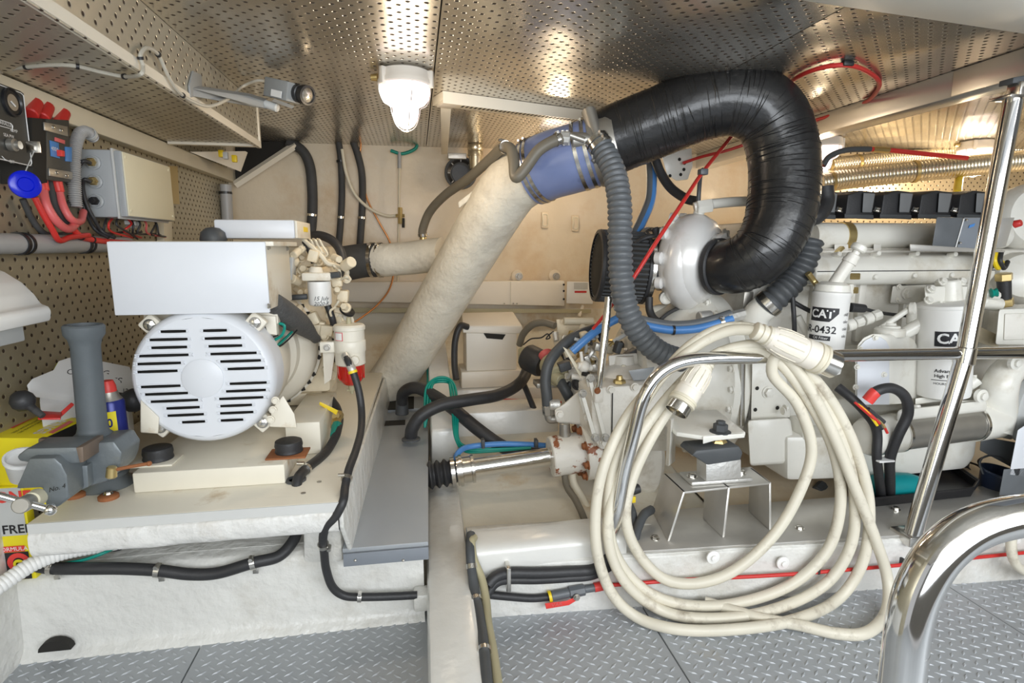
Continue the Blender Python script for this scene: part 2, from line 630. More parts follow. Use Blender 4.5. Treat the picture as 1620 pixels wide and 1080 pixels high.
def part_of(parent, name, mb, material, label=None, kind=None, angle=38):
    """a part of a single-mesh thing or a piece of the setting"""
    o = mb.build(name, material, angle)
    del o['_lo'], o['_hi']
    loc = parent.location.copy()
    if parent.parent is not None:
        pass
    o.parent = parent
    o.matrix_parent_inverse = Matrix.Translation(-loc)
    if label:
        o['label'] = label
    if kind:
        o['kind'] = kind
    return o


def pathpx(pts, n=8):
    """pixels with depth -> smooth path in the room"""
    return spline([at(*p) if not isinstance(p, Vector) else p for p in pts], n)


def hose(name, label, cat, pts, r, material, n=8, seg=10, group=None):
    p = pathpx(pts, n)
    return solo(name, label, cat, MB().tube(p, r, seg), material, group), p


def ribbed(path, r, pitch, depth, duty=0.5):
    """corrugated hose: returns (pts, radii)"""
    q = resample(path, pitch / 6.0)
    rad = []
    for i in range(len(q)):
        ph = (i % 6) / 6.0
        rad.append(r - depth * (0.5 + 0.5 * math.cos(2 * PI * ph)) ** 2)
    return q, rad


def clamp_on(path, i, r, w=0.012, th=0.0025, screw=True):
    """worm-drive band round the path at index i"""
    i = max(0, min(len(path) - 1, int(i)))
    d = (path[min(i + 1, len(path) - 1)] - path[max(i - 1, 0)]).normalized()
    mb = MB().band(path[i], d, r, w, th, 24)
    if screw:
        x, y, _ = frame_of(d)
        q = path[i] + (y * 0.6 - x * 0.4).normalized() * (r + th + 0.004)
        t = d.cross(y).normalized()
        mb.cyl(q - t * w * 0.8, q + t * w * 0.8, 0.005, seg=8)
    return mb

# ================================================================ THE SETTING
XL, YB, ZC = -0.98, 3.36, 1.55

# ---- floor: tread plates with raised lozenges
fl = struct('floor', MB().span((-1.2, -0.8, -0.06), (4.2, 1.5, -0.012)), 'slot_dark', 'bilge under the grey tread plates')


def tread(x0, x1, y0, y1, lbl):
    p = part_of(fl, 'floor_plate', MB().span((x0 + .0015, y0, -0.012), (x1 - .0015, y1, 0.0), 0.001, 1), 'floor_grey', lbl)
    mb = MB()
    px, py = 0.034, 0.034
    j = 0
    y = y0 + 0.02
    while y < y1 - 0.015:
        x = x0 + 0.02 + (px / 2 if j % 2 else 0)
        i = 0
        while x < x1 - 0.015:
            a = R(45) if (i + j) % 2 else R(-45)
            a = R(38) if j % 2 else R(-38)
            ca, sa = math.cos(a), math.sin(a)
            L_, w_, h = 0.0125, 0.0035, 0.0022
            ring = [(-L_, 0), (0, -w_), (L_, 0), (0, w_)]
            top = [(-L_ * .55, 0), (0, -w_ * .4), (L_ * .55, 0), (0, w_ * .4)]
            vs = [(x + ca * u - sa * v, y + sa * u + ca * v, 0.0) for u, v in ring] + [(x + ca * u - sa * v, y + sa * u + ca * v, h) for u, v in top]
            mb.add(vs, [(0, 1, 5, 4), (1, 2, 6, 5), (2, 3, 7, 6), (3, 0, 4, 7), (4, 5, 6, 7)])
            x += px
            i += 1
        y += py / 2
        j += 1
    part_of(p, 'tread_lozenges', mb, 'floor_lozenge', 'raised lozenge tread pattern', 'stuff', 10)


tread(-1.15, -0.565, 0.35, 1.5, None)
tread(-0.565, 0.012, 0.35, 1.5, None)
tread(0.135, 0.602, 0.35, 1.43, None)
tread(0.602, 1.54, 0.35, 1.43, None)
tread(1.54, 2.6, 0.35, 1.43, None)
part_of(fl, 'floor_plate', MB().span((-1.15, -0.8, -0.012), (2.6, 0.348, 0.0)), 'floor_grey')

# ---- ceiling of perforated sheets
ce = struct('ceiling', MB().span((XL - .1, -0.8, ZC + 0.012), (4.6, 3.6, ZC + 0.05)), 'slot_dark', 'deck head above the perforated ceiling sheets')
for (a, b) in ((XL, 0.072), (0.076, 1.0), (1.004, 1.7), (1.8, 2.9), (2.904, 4.4)):
    for (c, d) in ((-0.8, 1.2), (1.203, 3.5)):
        part_of(ce, 'ceiling_panel', MB().span((a, c, ZC), (b, d, ZC + 0.01)), 'perf_ceiling')
# aluminium deck beam over the engine, pale cross beam by the hatch
bmx = struct('trim_1', MB().span((1.70, 0.9, 1.468), (1.80, 3.4, ZC), 0.003), 'beam_alu', 'brushed aluminium deck beam over the engine')
part_of(bmx, 'splice_plate', MB().span((1.696, 1.2, 1.47), (1.70, 1.66, 1.547), 0.001), 'beam_alu')
struct('trim_2', MB().hexa([(0.0, 0.83, 1.5), (3.0, 1.25, 1.5), (3.0, 1.47, 1.515), (0.0, 1.094, 1.515)], [(0.0, 0.83, ZC - .001), (3.0, 1.25, ZC - .001), (3.0, 1.47, ZC - .001), (0.0, 1.094, ZC - .001)], 0.006), 'beam_pale', 'pale painted cross beam at the ceiling')
struct('trim_3', MB().hexa([(1.0, 0.5, 1.505), (3.0, 0.7, 1.505), (3.0, 1.24, 1.505), (1.0, 1.05, 1.505)], [(1.0, 0.5, 1.549), (3.0, 0.7, 1.549), (3.0, 1.24, 1.549), (1.0, 1.05, 1.549)]), 'cover_grey_dark', 'dark hatch edge above the pale beam')

# ---- left bulkhead of perforated sheet
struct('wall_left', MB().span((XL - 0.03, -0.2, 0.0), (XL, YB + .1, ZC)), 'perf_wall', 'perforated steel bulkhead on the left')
struct('trim_4', MB().span((XL + .001, 0.4, 1.335), (XL + 0.045, YB - .02, 1.395), 0.006), 'ivory_trim', 'long ivory rail along the left bulkhead')

# ---- hull side: plain moulding from ceiling down to the bilge, swept along the boat
def sweep(name, prof, material, label, nx=60, amp=0.012):
    pp = spline([Vector((0, a, b)) for a, b in prof], 4)
    mb = MB()
    x0, x1 = XL - 0.02, 4.4
    for p in pp:
        for i in range(nx + 1):
            x = x0 + (x1 - x0) * i / nx
            d = noise.noise(Vector((x * 1.6, p.y * 1.6, p.z * 1.6))) * amp
            mb.v.append(Vector((x, p.y + d * (1 if p.z > .6 else .3), p.z + (d if p.z < .6 else 0))))
    for j in range(len(pp) - 1):
        for i in range(nx):
            mb.f.append((j * (nx + 1) + i, j * (nx + 1) + i + 1, (j + 1) * (nx + 1) + i + 1, (j + 1) * (nx + 1) + i))
    return struct(name, mb, material, label, 60)


sweep('wall_back', [(YB, ZC + .02), (YB, 1.2), (YB + .01, 0.9), (YB, 0.62)], 'hull_cream', 'cream painted hull side')
sweep('hull_bottom', [(YB, 0.62), (3.33, 0.52), (3.15, 0.40), (2.85, 0.26), (2.5, 0.14), (2.1, 0.06), (1.8, 0.02), (1.55, -0.02)], 'bilge_cream', 'cream painted hull bottom curving down into the bilge', 60, 0.006)
# slanting panel edge in the upper corner
p0, p1 = at(372, 292, 3.30), at(468, 229, 3.30)
struct('trim_5', MB().tube([p0, p1], 0.02, 4), 'ivory_edge', 'slanting ivory edge strip in the upper corner')
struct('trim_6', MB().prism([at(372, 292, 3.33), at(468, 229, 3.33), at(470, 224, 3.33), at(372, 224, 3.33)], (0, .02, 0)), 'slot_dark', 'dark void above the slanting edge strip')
# perforated panel far right on the hull side
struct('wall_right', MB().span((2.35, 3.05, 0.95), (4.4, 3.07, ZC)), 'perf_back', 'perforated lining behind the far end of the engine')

# ---- moulded bed for the generator (left), front face bulging at the foot


def slab_face(pts, x0, x1, nx, amp, fx=2.2, seed=0.0):
    """rough moulded strip: profile (y, z) swept from x0 to x1"""
    q = spline([Vector((0, a, b)) for a, b in pts], 5)
    mb = MB()
    for p in q:
        for i in range(nx + 1):
            x = x0 + (x1 - x0) * i / nx
            n1 = noise.noise(Vector((x * fx + seed, p.y * fx, p.z * fx * 1.5))) + 0.5 * noise.noise(Vector((x * fx * 3 + seed, p.y * fx * 3, p.z * fx * 3)))
            mb.v.append(Vector((x, p.y + n1 * amp, p.z + n1 * amp * 0.35)))
    for j in range(len(q) - 1):
        for i in range(nx):
            mb.f.append((j * (nx + 1) + i, (j + 1) * (nx + 1) + i, (j + 1) * (nx + 1) + i + 1, j * (nx + 1) + i + 1))
    return mb


mb = slab_face([(1.40, -0.012), (1.415, 0.006), (1.432, 0.03), (1.437, 0.10), (1.44, 0.18), (1.45, 0.205), (1.48, 0.215), (1.62, 0.218), (2.6, 0.22)], XL, -0.002, 60, 0.004)
bed = struct('baseboard_left', mb, 'fibreglass', 'moulded white fibreglass bed under the generator bench')
part_of(bed, 'limber_hole', MB().prism([at(86, 1030, 1.405) + Vector((math.cos(R(a_)) * .036, 0, math.sin(R(a_)) * .027)) for a_ in range(0, 181, 20)], (0, .02, 0)), 'slot_dark')
part_of(bed, 'side_return', slab_face([(0.3, 0.0), (0.8, 0.0), (1.46, 0.0)], XL + .004, XL + .006, 2, 0.0).add([(XL + .006, .3, -.01), (XL + .006, 1.47, -.01), (XL + .006, 1.47, .34), (XL + .006, .3, .34)], [(0, 1, 2, 3)]), 'fibreglass')
part_of(bed, 'bench_pillar', MB().hexa([(-0.31, 1.425, 0.19), (-0.205, 1.41, 0.19), (-0.19, 1.75, 0.19), (-0.31, 1.75, 0.19)], [(-0.30, 1.41, 0.345), (-0.205, 1.39, 0.345), (-0.19, 1.75, 0.345), (-0.30, 1.75, 0.345)], 0.015), 'fibreglass')
part_of(bed, 'recess_back', MB().span((XL, 1.66, 0.2), (-0.2, 1.69, 0.36)), 'bilge_cream')

# ---- generator bench: board on a moulded lip
t = Thing('generator_bench', 'cream painted bench board on a rough white moulded lip, carrying the generator', 'bench')
xr = lambda y: -0.195 + (y - 1.335) * 0.016
t.part('bench_board', MB().prism([(-0.857, 1.325, 0.378), (xr(1.325), 1.325, 0.378), (xr(2.75), 2.75, 0.378), (-0.965, 2.75, 0.378), (-0.965, 1.47, 0.378), (-0.857, 1.47, 0.378)], (0, 0, 0.022), 0.002), 'bench_paint')
t.part('board_edge', MB().span((-0.857, 1.3225, 0.376), (xr(1.325), 1.3255, 0.399)), 'bench_edge', label='grey front edge of the bench board')
mb = slab_face([(1.34, 0.377), (1.322, 0.374), (1.318, 0.355), (1.322, 0.33), (1.335, 0.318), (1.37, 0.318), (1.66, 0.32)], -0.857, -0.20, 90, 0.006, 4.0, 3.0)
t.part('moulded_lip', mb, 'fibreglass_bench', angle=60)
mb = MB().prism([(-0.20, 1.33, 0.33), (-0.20, 1.33, 0.378), (-0.17, 2.75, 0.378), (-0.15, 2.75, 0.20), (-0.19, 1.42, 0.20)], (0.012, 0, 0), 0.004)
t.part('side_skirt', mb, 'fibreglass')
for i, (x, y) in enumerate(((505, 762), (480, 780))):
    t.part('board_screw', MB().lathe([(0.006, 0), (0.006, 0.001), (0.0, 0.0015)], atz(x, y, 0.4005), (0, 0, 1), 10, caps=False), 'steel_dull')
t.done()

# ---- grey removable covers over the shaft tunnel
t = Thing('tunnel_cover', 'long satin grey cover plate beside the generator bench', 'cover plate')
zc = 0.24
t.part('top_plate', MB().prism([(-0.205, 1.395, zc - .012), (0.012, 1.395, zc - .012), (0.035, 2.52, zc - .012), (-0.02, 2.52, zc - .012), (-0.02, 2.60, zc - .012), (-0.19, 2.60, zc - .012)], (0, 0, .012), 0.0015), 'cover_grey')
t.part('front_flange', MB().span((-0.203, 1.388, zc - .046), (0.012, 1.396, zc - .012), 0.001), 'cover_grey_dark')
t.part('finger_slot', MB().box(atz(619, 669, zc + .0005), (0.12, 0.07, 0.002)), 'slot_dark')
for x in (562, 638):
    t.part('rivet', MB().ball(at(x, 886, 1.387), 0.004, 8), 'steel_dull')
t.done()
t = Thing('hatch_cover', 'small grey cover plate with a rectangular opening at the foot of the exhaust', 'cover plate')
t.part('top_plate', MB().span((-0.20, 2.62, .232), (0.05, 3.17, .25), 0.002), 'cover_grey')
t.part('opening', MB().span(atz(612, 648, .251) + Vector((0, 0, -.002)), atz(642, 632, .251) + Vector((0.04, .06, .001))), 'slot_dark')
t.done()

# ---- transverse frames (near low one and far rising one)
mb = MB().prism([(-0.008, 0.55, -0.01), (0.128, 0.55, -0.01), (0.112, 0.55, 0.14), (-0.003, 0.55, 0.14)], (0.018, 1.45, 0.0), 0.014)
fr = struct('trim_7', mb, 'gelcoat', 'low white moulded frame running away between the floor plates')
part_of(fr, 'frame_step', MB().prism([(0.012, 1.99, 0.0), (0.13, 1.99, 0.0), (0.13, 2.0, 0.14), (0.012, 2.0, 0.14)], (0, 0.05, -0.02), 0.01), 'gelcoat')
part_of(fr, 'pipe_sleeve', MB().box(at(669, 946, 1.41), (0.05, 0.05, 0.05), 0.008), 'fibreglass')
z0, z1 = 0.27, 0.55
mb = MB().hexa([(0.035, 2.2, 0.0), (0.035, 3.3, 0.2), (0.135, 3.3, 0.2), (0.155, 2.2, 0.0)], [(0.042, 2.22, z0), (0.05, 3.33, z1 + .03), (0.145, 3.33, z1 + .03), (0.148, 2.22, z0)], 0.012)
struct('trim_8', mb, 'gelcoat', 'white moulded frame rising towards the hull side')

# ---- engine bed stringers on the right
mb = slab_face([(1.40, -0.012), (1.398, 0.02), (1.402, 0.06), (1.405, 0.13), (1.41, 0.148), (1.44, 0.152), (1.63, 0.152), (1.65, 0.05)], 0.13, 2.7, 90, 0.004, 3.0, 9.0)
for v in mb.v:
    v.y -= max(0, v.x - 0.2) * 0.055
kb = struct('baseboard_right', mb, 'fibreglass', 'moulded white engine bed along the right hand floor')
# raised left end of the bed behind the hoses
mb = slab_face([(1.40, 0.13), (1.40, 0.15), (1.405, 0.185), (1.42, 0.20), (1.46, 0.205), (1.51, 0.203), (1.525, 0.18), (1.53, 0.02)], 0.135, 0.56, 24, 0.004, 3.0, 5.0)
part_of(kb, 'raised_end', mb, 'gelcoat')
# aluminium top plate with bolts
mb = MB().prism([(0.60, 1.392, 0.152), (2.6, 1.285, 0.152), (2.6, 1.60, 0.152), (0.60, 1.62, 0.152)], (0, 0, 0.008), 0.001)
pl = part_of(kb, 'bed_plate', mb, 'alu_plate', 'scuffed aluminium plate on the engine bed')
for (x, y) in ((1036, 852), (1265, 836), (1417, 806)):
    part_of(pl, 'bolt', MB().bolt(atz(x, y, 0.16), (0, 0, 1), 0.010, 0.01), 'steel')
for (x, y) in ((1131, 884), (1242, 893), (1612, 856)):
    p = at(x, y, 1.335 if x < 1400 else 1.31)
    part_of(kb, 'bolt', MB().lathe([(0.019, 0), (0.019, 0.004), (0.008, 0.006), (0.008, 0.011), (0.0, 0.012)], p + Vector((0, 0.012, 0)), (0, -1, 0), 20, caps=False), 'white_plastic')
# inner stringers across the bilge, beyond the shaft
part_of(kb, 'inner_stringer', MB().hexa([(0.14, 2.32, 0.02), (0.60, 2.32, 0.02), (0.60, 2.52, 0.02), (0.14, 2.52, 0.02)], [(0.14, 2.34, 0.30), (0.60, 2.34, 0.30), (0.60, 2.50, 0.31), (0.14, 2.50, 0.31)], 0.012), 'gelcoat')
part_of(kb, 'inner_stringer', MB().hexa([(0.14, 2.70, 0.1), (0.9, 2.70, 0.1), (0.9, 2.98, 0.1), (0.14, 2.98, 0.1)], [(0.14, 2.72, 0.305), (0.9, 2.72, 0.305), (0.9, 2.96, 0.305), (0.14, 2.96, 0.305)], 0.012), 'gelcoat')
# bright bilge floor under the shaft
part_of(kb, 'bilge_floor', slab_face([(1.52, 0.10), (1.6, 0.085), (1.8, 0.09), (2.05, 0.12), (2.2, 0.17), (2.34, 0.2)], 0.13, 1.0, 30, 0.004), 'bilge_cream')
# pale floor pan under the engine at the far right
part_of(kb, 'bilge_floor', slab_face([(1.6, 0.10), (1.8, 0.10), (2.2, 0.14), (2.6, 0.24)], 1.0, 4.2, 30, 0.003), 'hull_cream')

# ---- the room behind the photographer and beyond the engine
struct('wall_front', MB().span((-1.1, -1.03, -0.05), (-0.75, -1.0, ZC + .05)).span((1.75, -1.03, -0.05), (4.45, -1.0, ZC + .05)).span((-.75, -1.03, -.05), (1.75, -1.0, .62)), 'bulkhead_dim', 'painted bulkhead with the entrance behind the photographer')
struct('wall_far', MB().span((4.40, -1.03, -0.05), (4.43, 3.5, ZC + .05)), 'ivory_trim', 'painted bulkhead at the far end of the engine')

# ================================================================ DUCT BOX UNDER THE CEILING (left)
XD = -0.60
t = Thing('duct_box', 'long perforated metal duct box hanging along the left side of the ceiling', 'duct')
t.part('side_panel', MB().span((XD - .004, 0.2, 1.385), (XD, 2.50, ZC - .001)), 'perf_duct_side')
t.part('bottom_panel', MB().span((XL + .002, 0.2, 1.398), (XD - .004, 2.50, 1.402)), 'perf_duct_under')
t.part('corner_strip', MB().prism([(XD - .012, 0.2, 1.388), (XD + .004, 0.2, 1.388), (XD + .004, 0.2, 1.412), (XD - .001, 0.2, 1.412), (XD - .001, 0.2, 1.398), (XD - .012, 0.2, 1.398)], (0, 2.30, -.002), 0.0), 'ivory_edge', label='ivory corner strip')
t.part('end_strip', MB().span((XD - .012, 2.485, 1.39), (XD + .004, 2.503, ZC - .001), 0.001), 'ivory_edge')
t.part('end_panel', MB().span((XL + .002, 2.498, 1.40), (XD - .004, 2.502, ZC - .001)), 'ivory_trim')
t.part('end_lip', MB().span((XL + .05, 2.47, 1.388), (XD, 2.50, 1.398), .001), 'ivory_edge')
t.done()
# small box of wiring just past the duct end
t = Thing('terminal_strip', 'ivory terminal strip with yellow fuses behind the end of the duct box', 'terminal strip')
q = [at(345, 238, 2.85), at(388, 238, 2.85), at(378, 268, 2.85), at(300, 240, 2.6)]
t.part('tray', MB().prism([at(300, 240, 2.75), at(388, 239, 2.95), at(377, 270, 2.95)], (0, .04, 0)), 'ivory_edge')
for (x, y) in ((350, 243), (357, 246), (371, 251)):
    t.part('fuse', MB().box(at(x, y, 2.74), (.02, .02, .03), .003), 'yellow' if x != 357 else 'grey_light')
t.done()

# ---- cable clipped along the duct to the camera
pts = [(-40, 124, 1.30), (40, 106, 1.45), (108, 103, 1.55)]
pa = [atx(-30, 122, -0.78), atz(0, 114, 1.398), atz(42, 106, 1.396), atz(108, 103, 1.394), atz(160, 114, 1.392), atz(197, 121, 1.388), atx(222, 118, XD + .012), atx(226, 104, XD + .012), atx(222, 88, XD + .012), atx(232, 76, XD + .012), atx(250, 86, XD + .012), atx(265, 118, XD + .012), atx(280, 142, XD + .013),
      atx(300, 158, XD + .02), atx(330, 168, XD + .04), atx(360, 157, XD + .06), at(382, 138, 2.12), at(405, 128, 2.1), at(418, 128, 2.1)]
pa = spline(pa, 8)
cb = solo('camera_cable', 'thin grey cable looping along the duct box to the security camera', 'cable', MB().tube(pa, 0.0045, 8), 'cable_grey')
for k in (16, 26, 40, 62, 80, 100, 122):
    part_of(cb, 'cable_tie', clamp_on(pa, k, 0.0046, 0.006, 0.002, False), 'black_plastic')

# ---- security camera on its bracket
t = Thing('security_camera', 'grey security camera with a black lens on an arm from the duct box', 'camera')
c0 = at(440, 141, 2.02)
fw = (at(492, 152, 1.97) - at(440, 140, 2.07)).normalized()
x_, y_, d_ = frame_of(fw)
rot = Matrix((x_, y_, d_)).transposed()
t.part('body', MB().box(at(447, 143, 2.02), (0.055, 0.058, 0.115), 0.004, rot), 'camera_grey')
b_ = t.part('lens', MB().lathe([(0.026, 0), (0.029, 0.004), (0.029, 0.022), (0.026, 0.024), (0.026, 0.034), (0.03, 0.036), (0.03, 0.052), (0.024, 0.053), (0.022, 0.049)], at(470, 147, 2.0), fw, 24), 'black_plastic')
t.part('lens_glass', MB().lathe([(0.0, 0.055), (0.012, 0.053), (0.021, 0.050)], at(470, 147, 2.0), fw, 20, caps=False), 'steel', parent=b_)
t.part('maker_plate', MB().box(at(437, 148, 1.985), (0.002, 0.02, 0.05), 0, rot), 'white_print')
t.part('arm', MB().hexa([atx(300, 138, XD + .002), atx(300, 152, XD + .002), at(395, 168, 2.05), at(420, 172, 2.02), at(420, 160, 2.02), at(395, 152, 2.05)],
                        [atx(304, 130, XD + .002) + Vector((0.0, .03, 0)), atx(304, 144, XD + .002) + Vector((0, .03, 0)), at(396, 160, 2.09), at(422, 166, 2.06), at(422, 156, 2.06), at(396, 148, 2.09)], 0.002), 'camera_grey')
t.part('wall_bracket', MB().prism([atx(297, 135, XD + .001), atx(303, 112, XD + .001), atx(316, 118, XD + .001), atx(318, 150, XD + .001), atx(299, 154, XD + .001)], (0.005, 0, 0), .001), 'camera_grey')
t.part('swivel', MB().cyl(at(418, 164, 2.03), at(440, 171, 2.02), 0.013, 0.014, 16, 0.004), 'grey_light')
t.part('mount_plate', MB().hexa([at(430, 160, 2.0), at(462, 172, 1.97), at(466, 168, 1.97), at(434, 156, 2.0)], [at(430, 160, 2.04), at(462, 172, 2.01), at(466, 168, 2.01), at(434, 156, 2.04)]), 'alu_plate')
t.done()

# ================================================================ CEILING LAMP (lit)


def bulkhead_lamp(p, label, power, group='bulkhead lamps on the ceiling', s=1.0):
    t = Thing('bulkhead_lamp', label, 'lamp', group)
    c = Vector((p.x, p.y, ZC))
    dn = Vector((0, 0, -1))
    t.part('base', MB().lathe([(0.070 * s, 0.0), (0.080 * s, 0.006), (0.083 * s, 0.03 * s), (0.086 * s, 0.034 * s), (0.086 * s, 0.045 * s), (0.080 * s, 0.048 * s)], c, dn, 40), 'lamp_body')
    g = t.part('glass', MB().lathe([(0.079 * s, 0.048 * s), (0.080 * s, 0.06 * s), (0.074 * s, 0.085 * s), (0.062 * s, 0.100 * s), (0.046 * s, 0.108 * s), (0.042 * s, 0.112 * s), (0.041 * s, 0.13 * s), (0.036 * s, 0.15 * s), (0.026 * s, 0.166 * s), (0.012 * s, 0.175 * s), (0.0, 0.177 * s)], c, dn, 36, caps=False), 'lamp_glass')
    for k in range(3):
        a = R(100 + 120 * k)
        q = c + Vector((math.cos(a), math.sin(a), 0)) * 0.086 * s
        t.part('clip', MB().box(q + Vector((0, 0, -0.03 * s)), (0.016 * s, 0.016 * s, 0.05 * s), 0.002, Matrix.Rotation(a, 3, 'Z')), 'lamp_body')
    wires = MB()
    for k in range(2):
        a = R(15 + 90 * k)
        e = Vector((math.cos(a), math.sin(a), 0))
        wires.tube(spline([c + e * .083 * s + dn * .046 * s, c + e * .083 * s + dn * .07 * s, c + e * .07 * s + dn * .100 * s, c + e * .05 * s + dn * .112 * s, c + e * .046 * s + dn * .13 * s, c + e * .03 * s + dn * .17 * s, c + dn * .184 * s, c - e * .03 * s + dn * .17 * s, c - e * .046 * s + dn * .13 * s, c - e * .05 * s + dn * .112 * s, c - e * .07 * s + dn * .100 * s, c - e * .083 * s + dn * .07 * s, c - e * .083 * s + dn * .046 * s], 4), 0.0016, 6)
    t.part('guard', wires, 'steel')
    t.part('gland', MB().cyl(c + Vector((-.085, 0.02, -.018)) * s, c + Vector((-.105, 0.025, -.018)) * s, 0.012, 0.010, 12), 'brass')
    t.done()
    lamp_glow('lamp_light', c + dn * 0.195 * s, power, 0.05)


bulkhead_lamp(atz(640, 112, ZC), 'lit jar shaped bulkhead lamp on the ceiling above the generator', 4)
bulkhead_lamp(at(1306, 212, 2.75), 'lit bulkhead lamp half hidden behind the black exhaust elbow', 12)
bulkhead_lamp(Vector((2.95, 2.7, 0)), 'lit bulkhead lamp over the far end of the engine, behind the chrome post', 15)
bulkhead_lamp(Vector((0.72, 2.95, 0)), 'lit bulkhead lamp hidden behind the blue exhaust coupling', 4)

# ================================================================ LEFT BULKHEAD FITTINGS
WX = XL


def wbox(t, name, px, X0, X1, material, bev=0.002, parent=None):
    """box standing off the left bulkhead: px = polygon seen on its outer face (at X1)"""
    poly = [atx(x, y, X1) for x, y in px]
    mb = MB().hexa([Vector((X0, p.y, p.z)) for p in poly], poly, bev)
    return t.part(name, mb, material, parent)


t = Thing('instrument_panel', 'black switch panel with a round gauge and white line print on the left bulkhead', 'control panel')
XP = -0.90
wbox(t, 'plate', [(-60, 108), (-60, 238), (52, 264), (38, 148), (33, 144)], XP - .012, XP, 'panel_black', 0.0015)
def PW(x, y): return atx(x, y, XP + .001)
mb = MB()
for a, b in (((-60, 111), (33, 147)), ((33, 147), (37, 151)), ((37, 151), (50, 258)), ((50, 258), (48, 262)), ((48, 262), (-60, 238))):
    mb.tube([PW(*a), PW(*b)], 0.0012, 4)
for a, b in (((-10, 186), (17, 195)), ((17, 195), (20, 199)), ((20, 199), (19, 208)), ((-10, 196), (15, 203)), ((3, 247), (8, 252)), ((8, 252), (14, 255))):
    mb.tube([PW(*a), PW(*b)], 0.0009, 4)
t.part('line_print', mb, 'white_print')
g = t.part('gauge', MB().lathe([(0.031, 0), (0.031, 0.006), (0.027, 0.008), (0.025, 0.004), (0.0, 0.004)], PW(17, 162), (1, 0, 0), 28, caps=False), 'black_plastic')
t.part('gauge_face', MB().lathe([(0.0, 0.0045), (0.018, 0.0045)], PW(17, 162), (1, 0, 0), 20, caps=False), 'steel_dull', parent=g)
t.part('needle', MB().tube([PW(12, 160) + Vector((.007, 0, 0)), PW(19, 168) + Vector((.007, 0, 0))], 0.0015, 5), 'white_print', parent=g)
yd, zd = Vector((0, 1, 0)), Vector((0, 0, 1))
t.part('lettering', MB().text('GEN. PARALLEL', 0.011, PW(2, 194), yd, zd).text('PUMP', 0.010, PW(22, 207), yd, zd).text('SEA PW', 0.010, PW(14, 215), yd, zd).text('OFF', 0.010, PW(19, 256), yd, zd), 'white_print')
k = t.part('key_switch', MB().lathe([(0.014, 0), (0.014, 0.012), (0.009, 0.014), (0.009, 0.022)], PW(15, 229), (1, 0, 0), 18), 'steel_dull')
t.part('key', MB().box(PW(30, 232) + Vector((.03, 0, 0)), (0.03, 0.004, 0.026), 0.001), 'steel', parent=k)
t.done()
t = Thing('key_float', 'round blue key float hanging below the black switch panel', 'key float')
c = atx(38, 292, -0.862)
t.part('disc', MB().lathe([(0.0, 0), (0.026, 0.0), (0.030, 0.003), (0.030, 0.009), (0.026, 0.012), (0.016, 0.012), (0.014, 0.009), (0.0, 0.009)], c, (0.75, -0.65, 0), 36, caps=False), 'disc_blue')
t.part('string', MB().tube([c + Vector((.005, 0, .026)), PW(32, 236) + Vector((.03, 0, 0))], 0.0012, 5), 'grey_light')
t.done()

t = Thing('breaker_block', 'black main breaker block with silver bars and a red toggle beside the switch panel', 'circuit breaker')
XK = -0.905
wbox(t, 'body', [(74, 188), (74, 285), (113, 288), (110, 190)], XL + .002, XK, 'panel_black', 0.003)
wbox(t, 'side_cheek', [(50, 186), (53, 292), (76, 289), (72, 188)], XL + .002, XK - .001, 'slot_dark', 0.002)
wbox(t, 'terminal_bar', [(70, 193), (71, 206), (108, 216), (107, 200)], XK, XK + .004, 'steel_dull', 0.001)
wbox(t, 'terminal_bar', [(78, 266), (79, 278), (115, 284), (115, 272)], XK, XK + .004, 'steel_dull', 0.001)
for (x, y) in ((84, 201), (97, 206), (90, 273), (106, 278)):
    t.part('bolt', MB().bolt(atx(x, y, XK + .004), (1, 0, 0), 0.004, 0.004), 'steel')
wbox(t, 'rating_plate', [(80, 222), (82, 247), (95, 251), (93, 226)], XK, XK + .003, 'hose_blue', 0.0005)
wbox(t, 'rating_plate', [(104, 232), (105, 255), (114, 256), (114, 233)], XK, XK + .003, 'hose_blue', 0.0005)
t.part('plate_print', MB().text('400A', 0.014, atx(87, 236, XK + .0035), yd, zd), 'white_print')
wbox(t, 'label_plate', [(88, 217), (88, 223), (103, 228), (103, 222)], XK, XK + .003, 'pink_red', 0.0005)
wbox(t, 'toggle', [(97, 237), (98, 247), (103, 248), (103, 239)], XK, XK + .014, 'red_bright', 0.001)
for k_, (x, y) in enumerate(((48, 174), (66, 180), (92, 190))):
    t.part('cable_boot', MB().cyl(atx(x, y + 8, -.93), atx(x + 10, y - 12, -.94), 0.017, 0.015, 14, .003), 'red')
t.done()

# heavy battery cables under the breaker
CG = 'battery cables under the breaker block'
def wcable(name, lbl, pts, r, m, grp=None):
    p = spline([atx(x, y, X) for x, y, X in pts], 8)
    return solo(name, lbl, 'cable', MB().tube(p, r, 10), m, grp), p
c1, p1 = wcable('battery_cable', 'thick red battery cable leaving the breaker block nearest the blue float', [(64, 280, -.925), (68, 300, -.92), (74, 325, -.91), (90, 350, -.90), (108, 362, -.90), (122, 352, -.91)], 0.0105, 'pink_red', CG)
part_of(c1, 'boot', MB().cyl(atx(63, 276, -.925), atx(69, 302, -.92), 0.014, 0.013, 14, .002), 'red_bright')
c1, p1 = wcable('battery_cable', 'thick red battery cable curling up beside the grey conduit', [(89, 284, -.925), (94, 305, -.92), (101, 328, -.91), (113, 347, -.90), (127, 350, -.905), (132, 335, -.93)], 0.0095, 'pink_red', CG)
part_of(c1, 'boot', MB().cyl(atx(88, 282, -.925), atx(94, 304, -.92), 0.013, 0.012, 14, .002), 'red_bright')
c1, p1 = wcable('battery_cable', 'thinner crimson cable running from the blue float down to the grey pipe', [(55, 312, -.92), (68, 338, -.915), (82, 362, -.91), (94, 380, -.91), (112, 375, -.91), (140, 372, -.91)], 0.0075, 'red', CG)
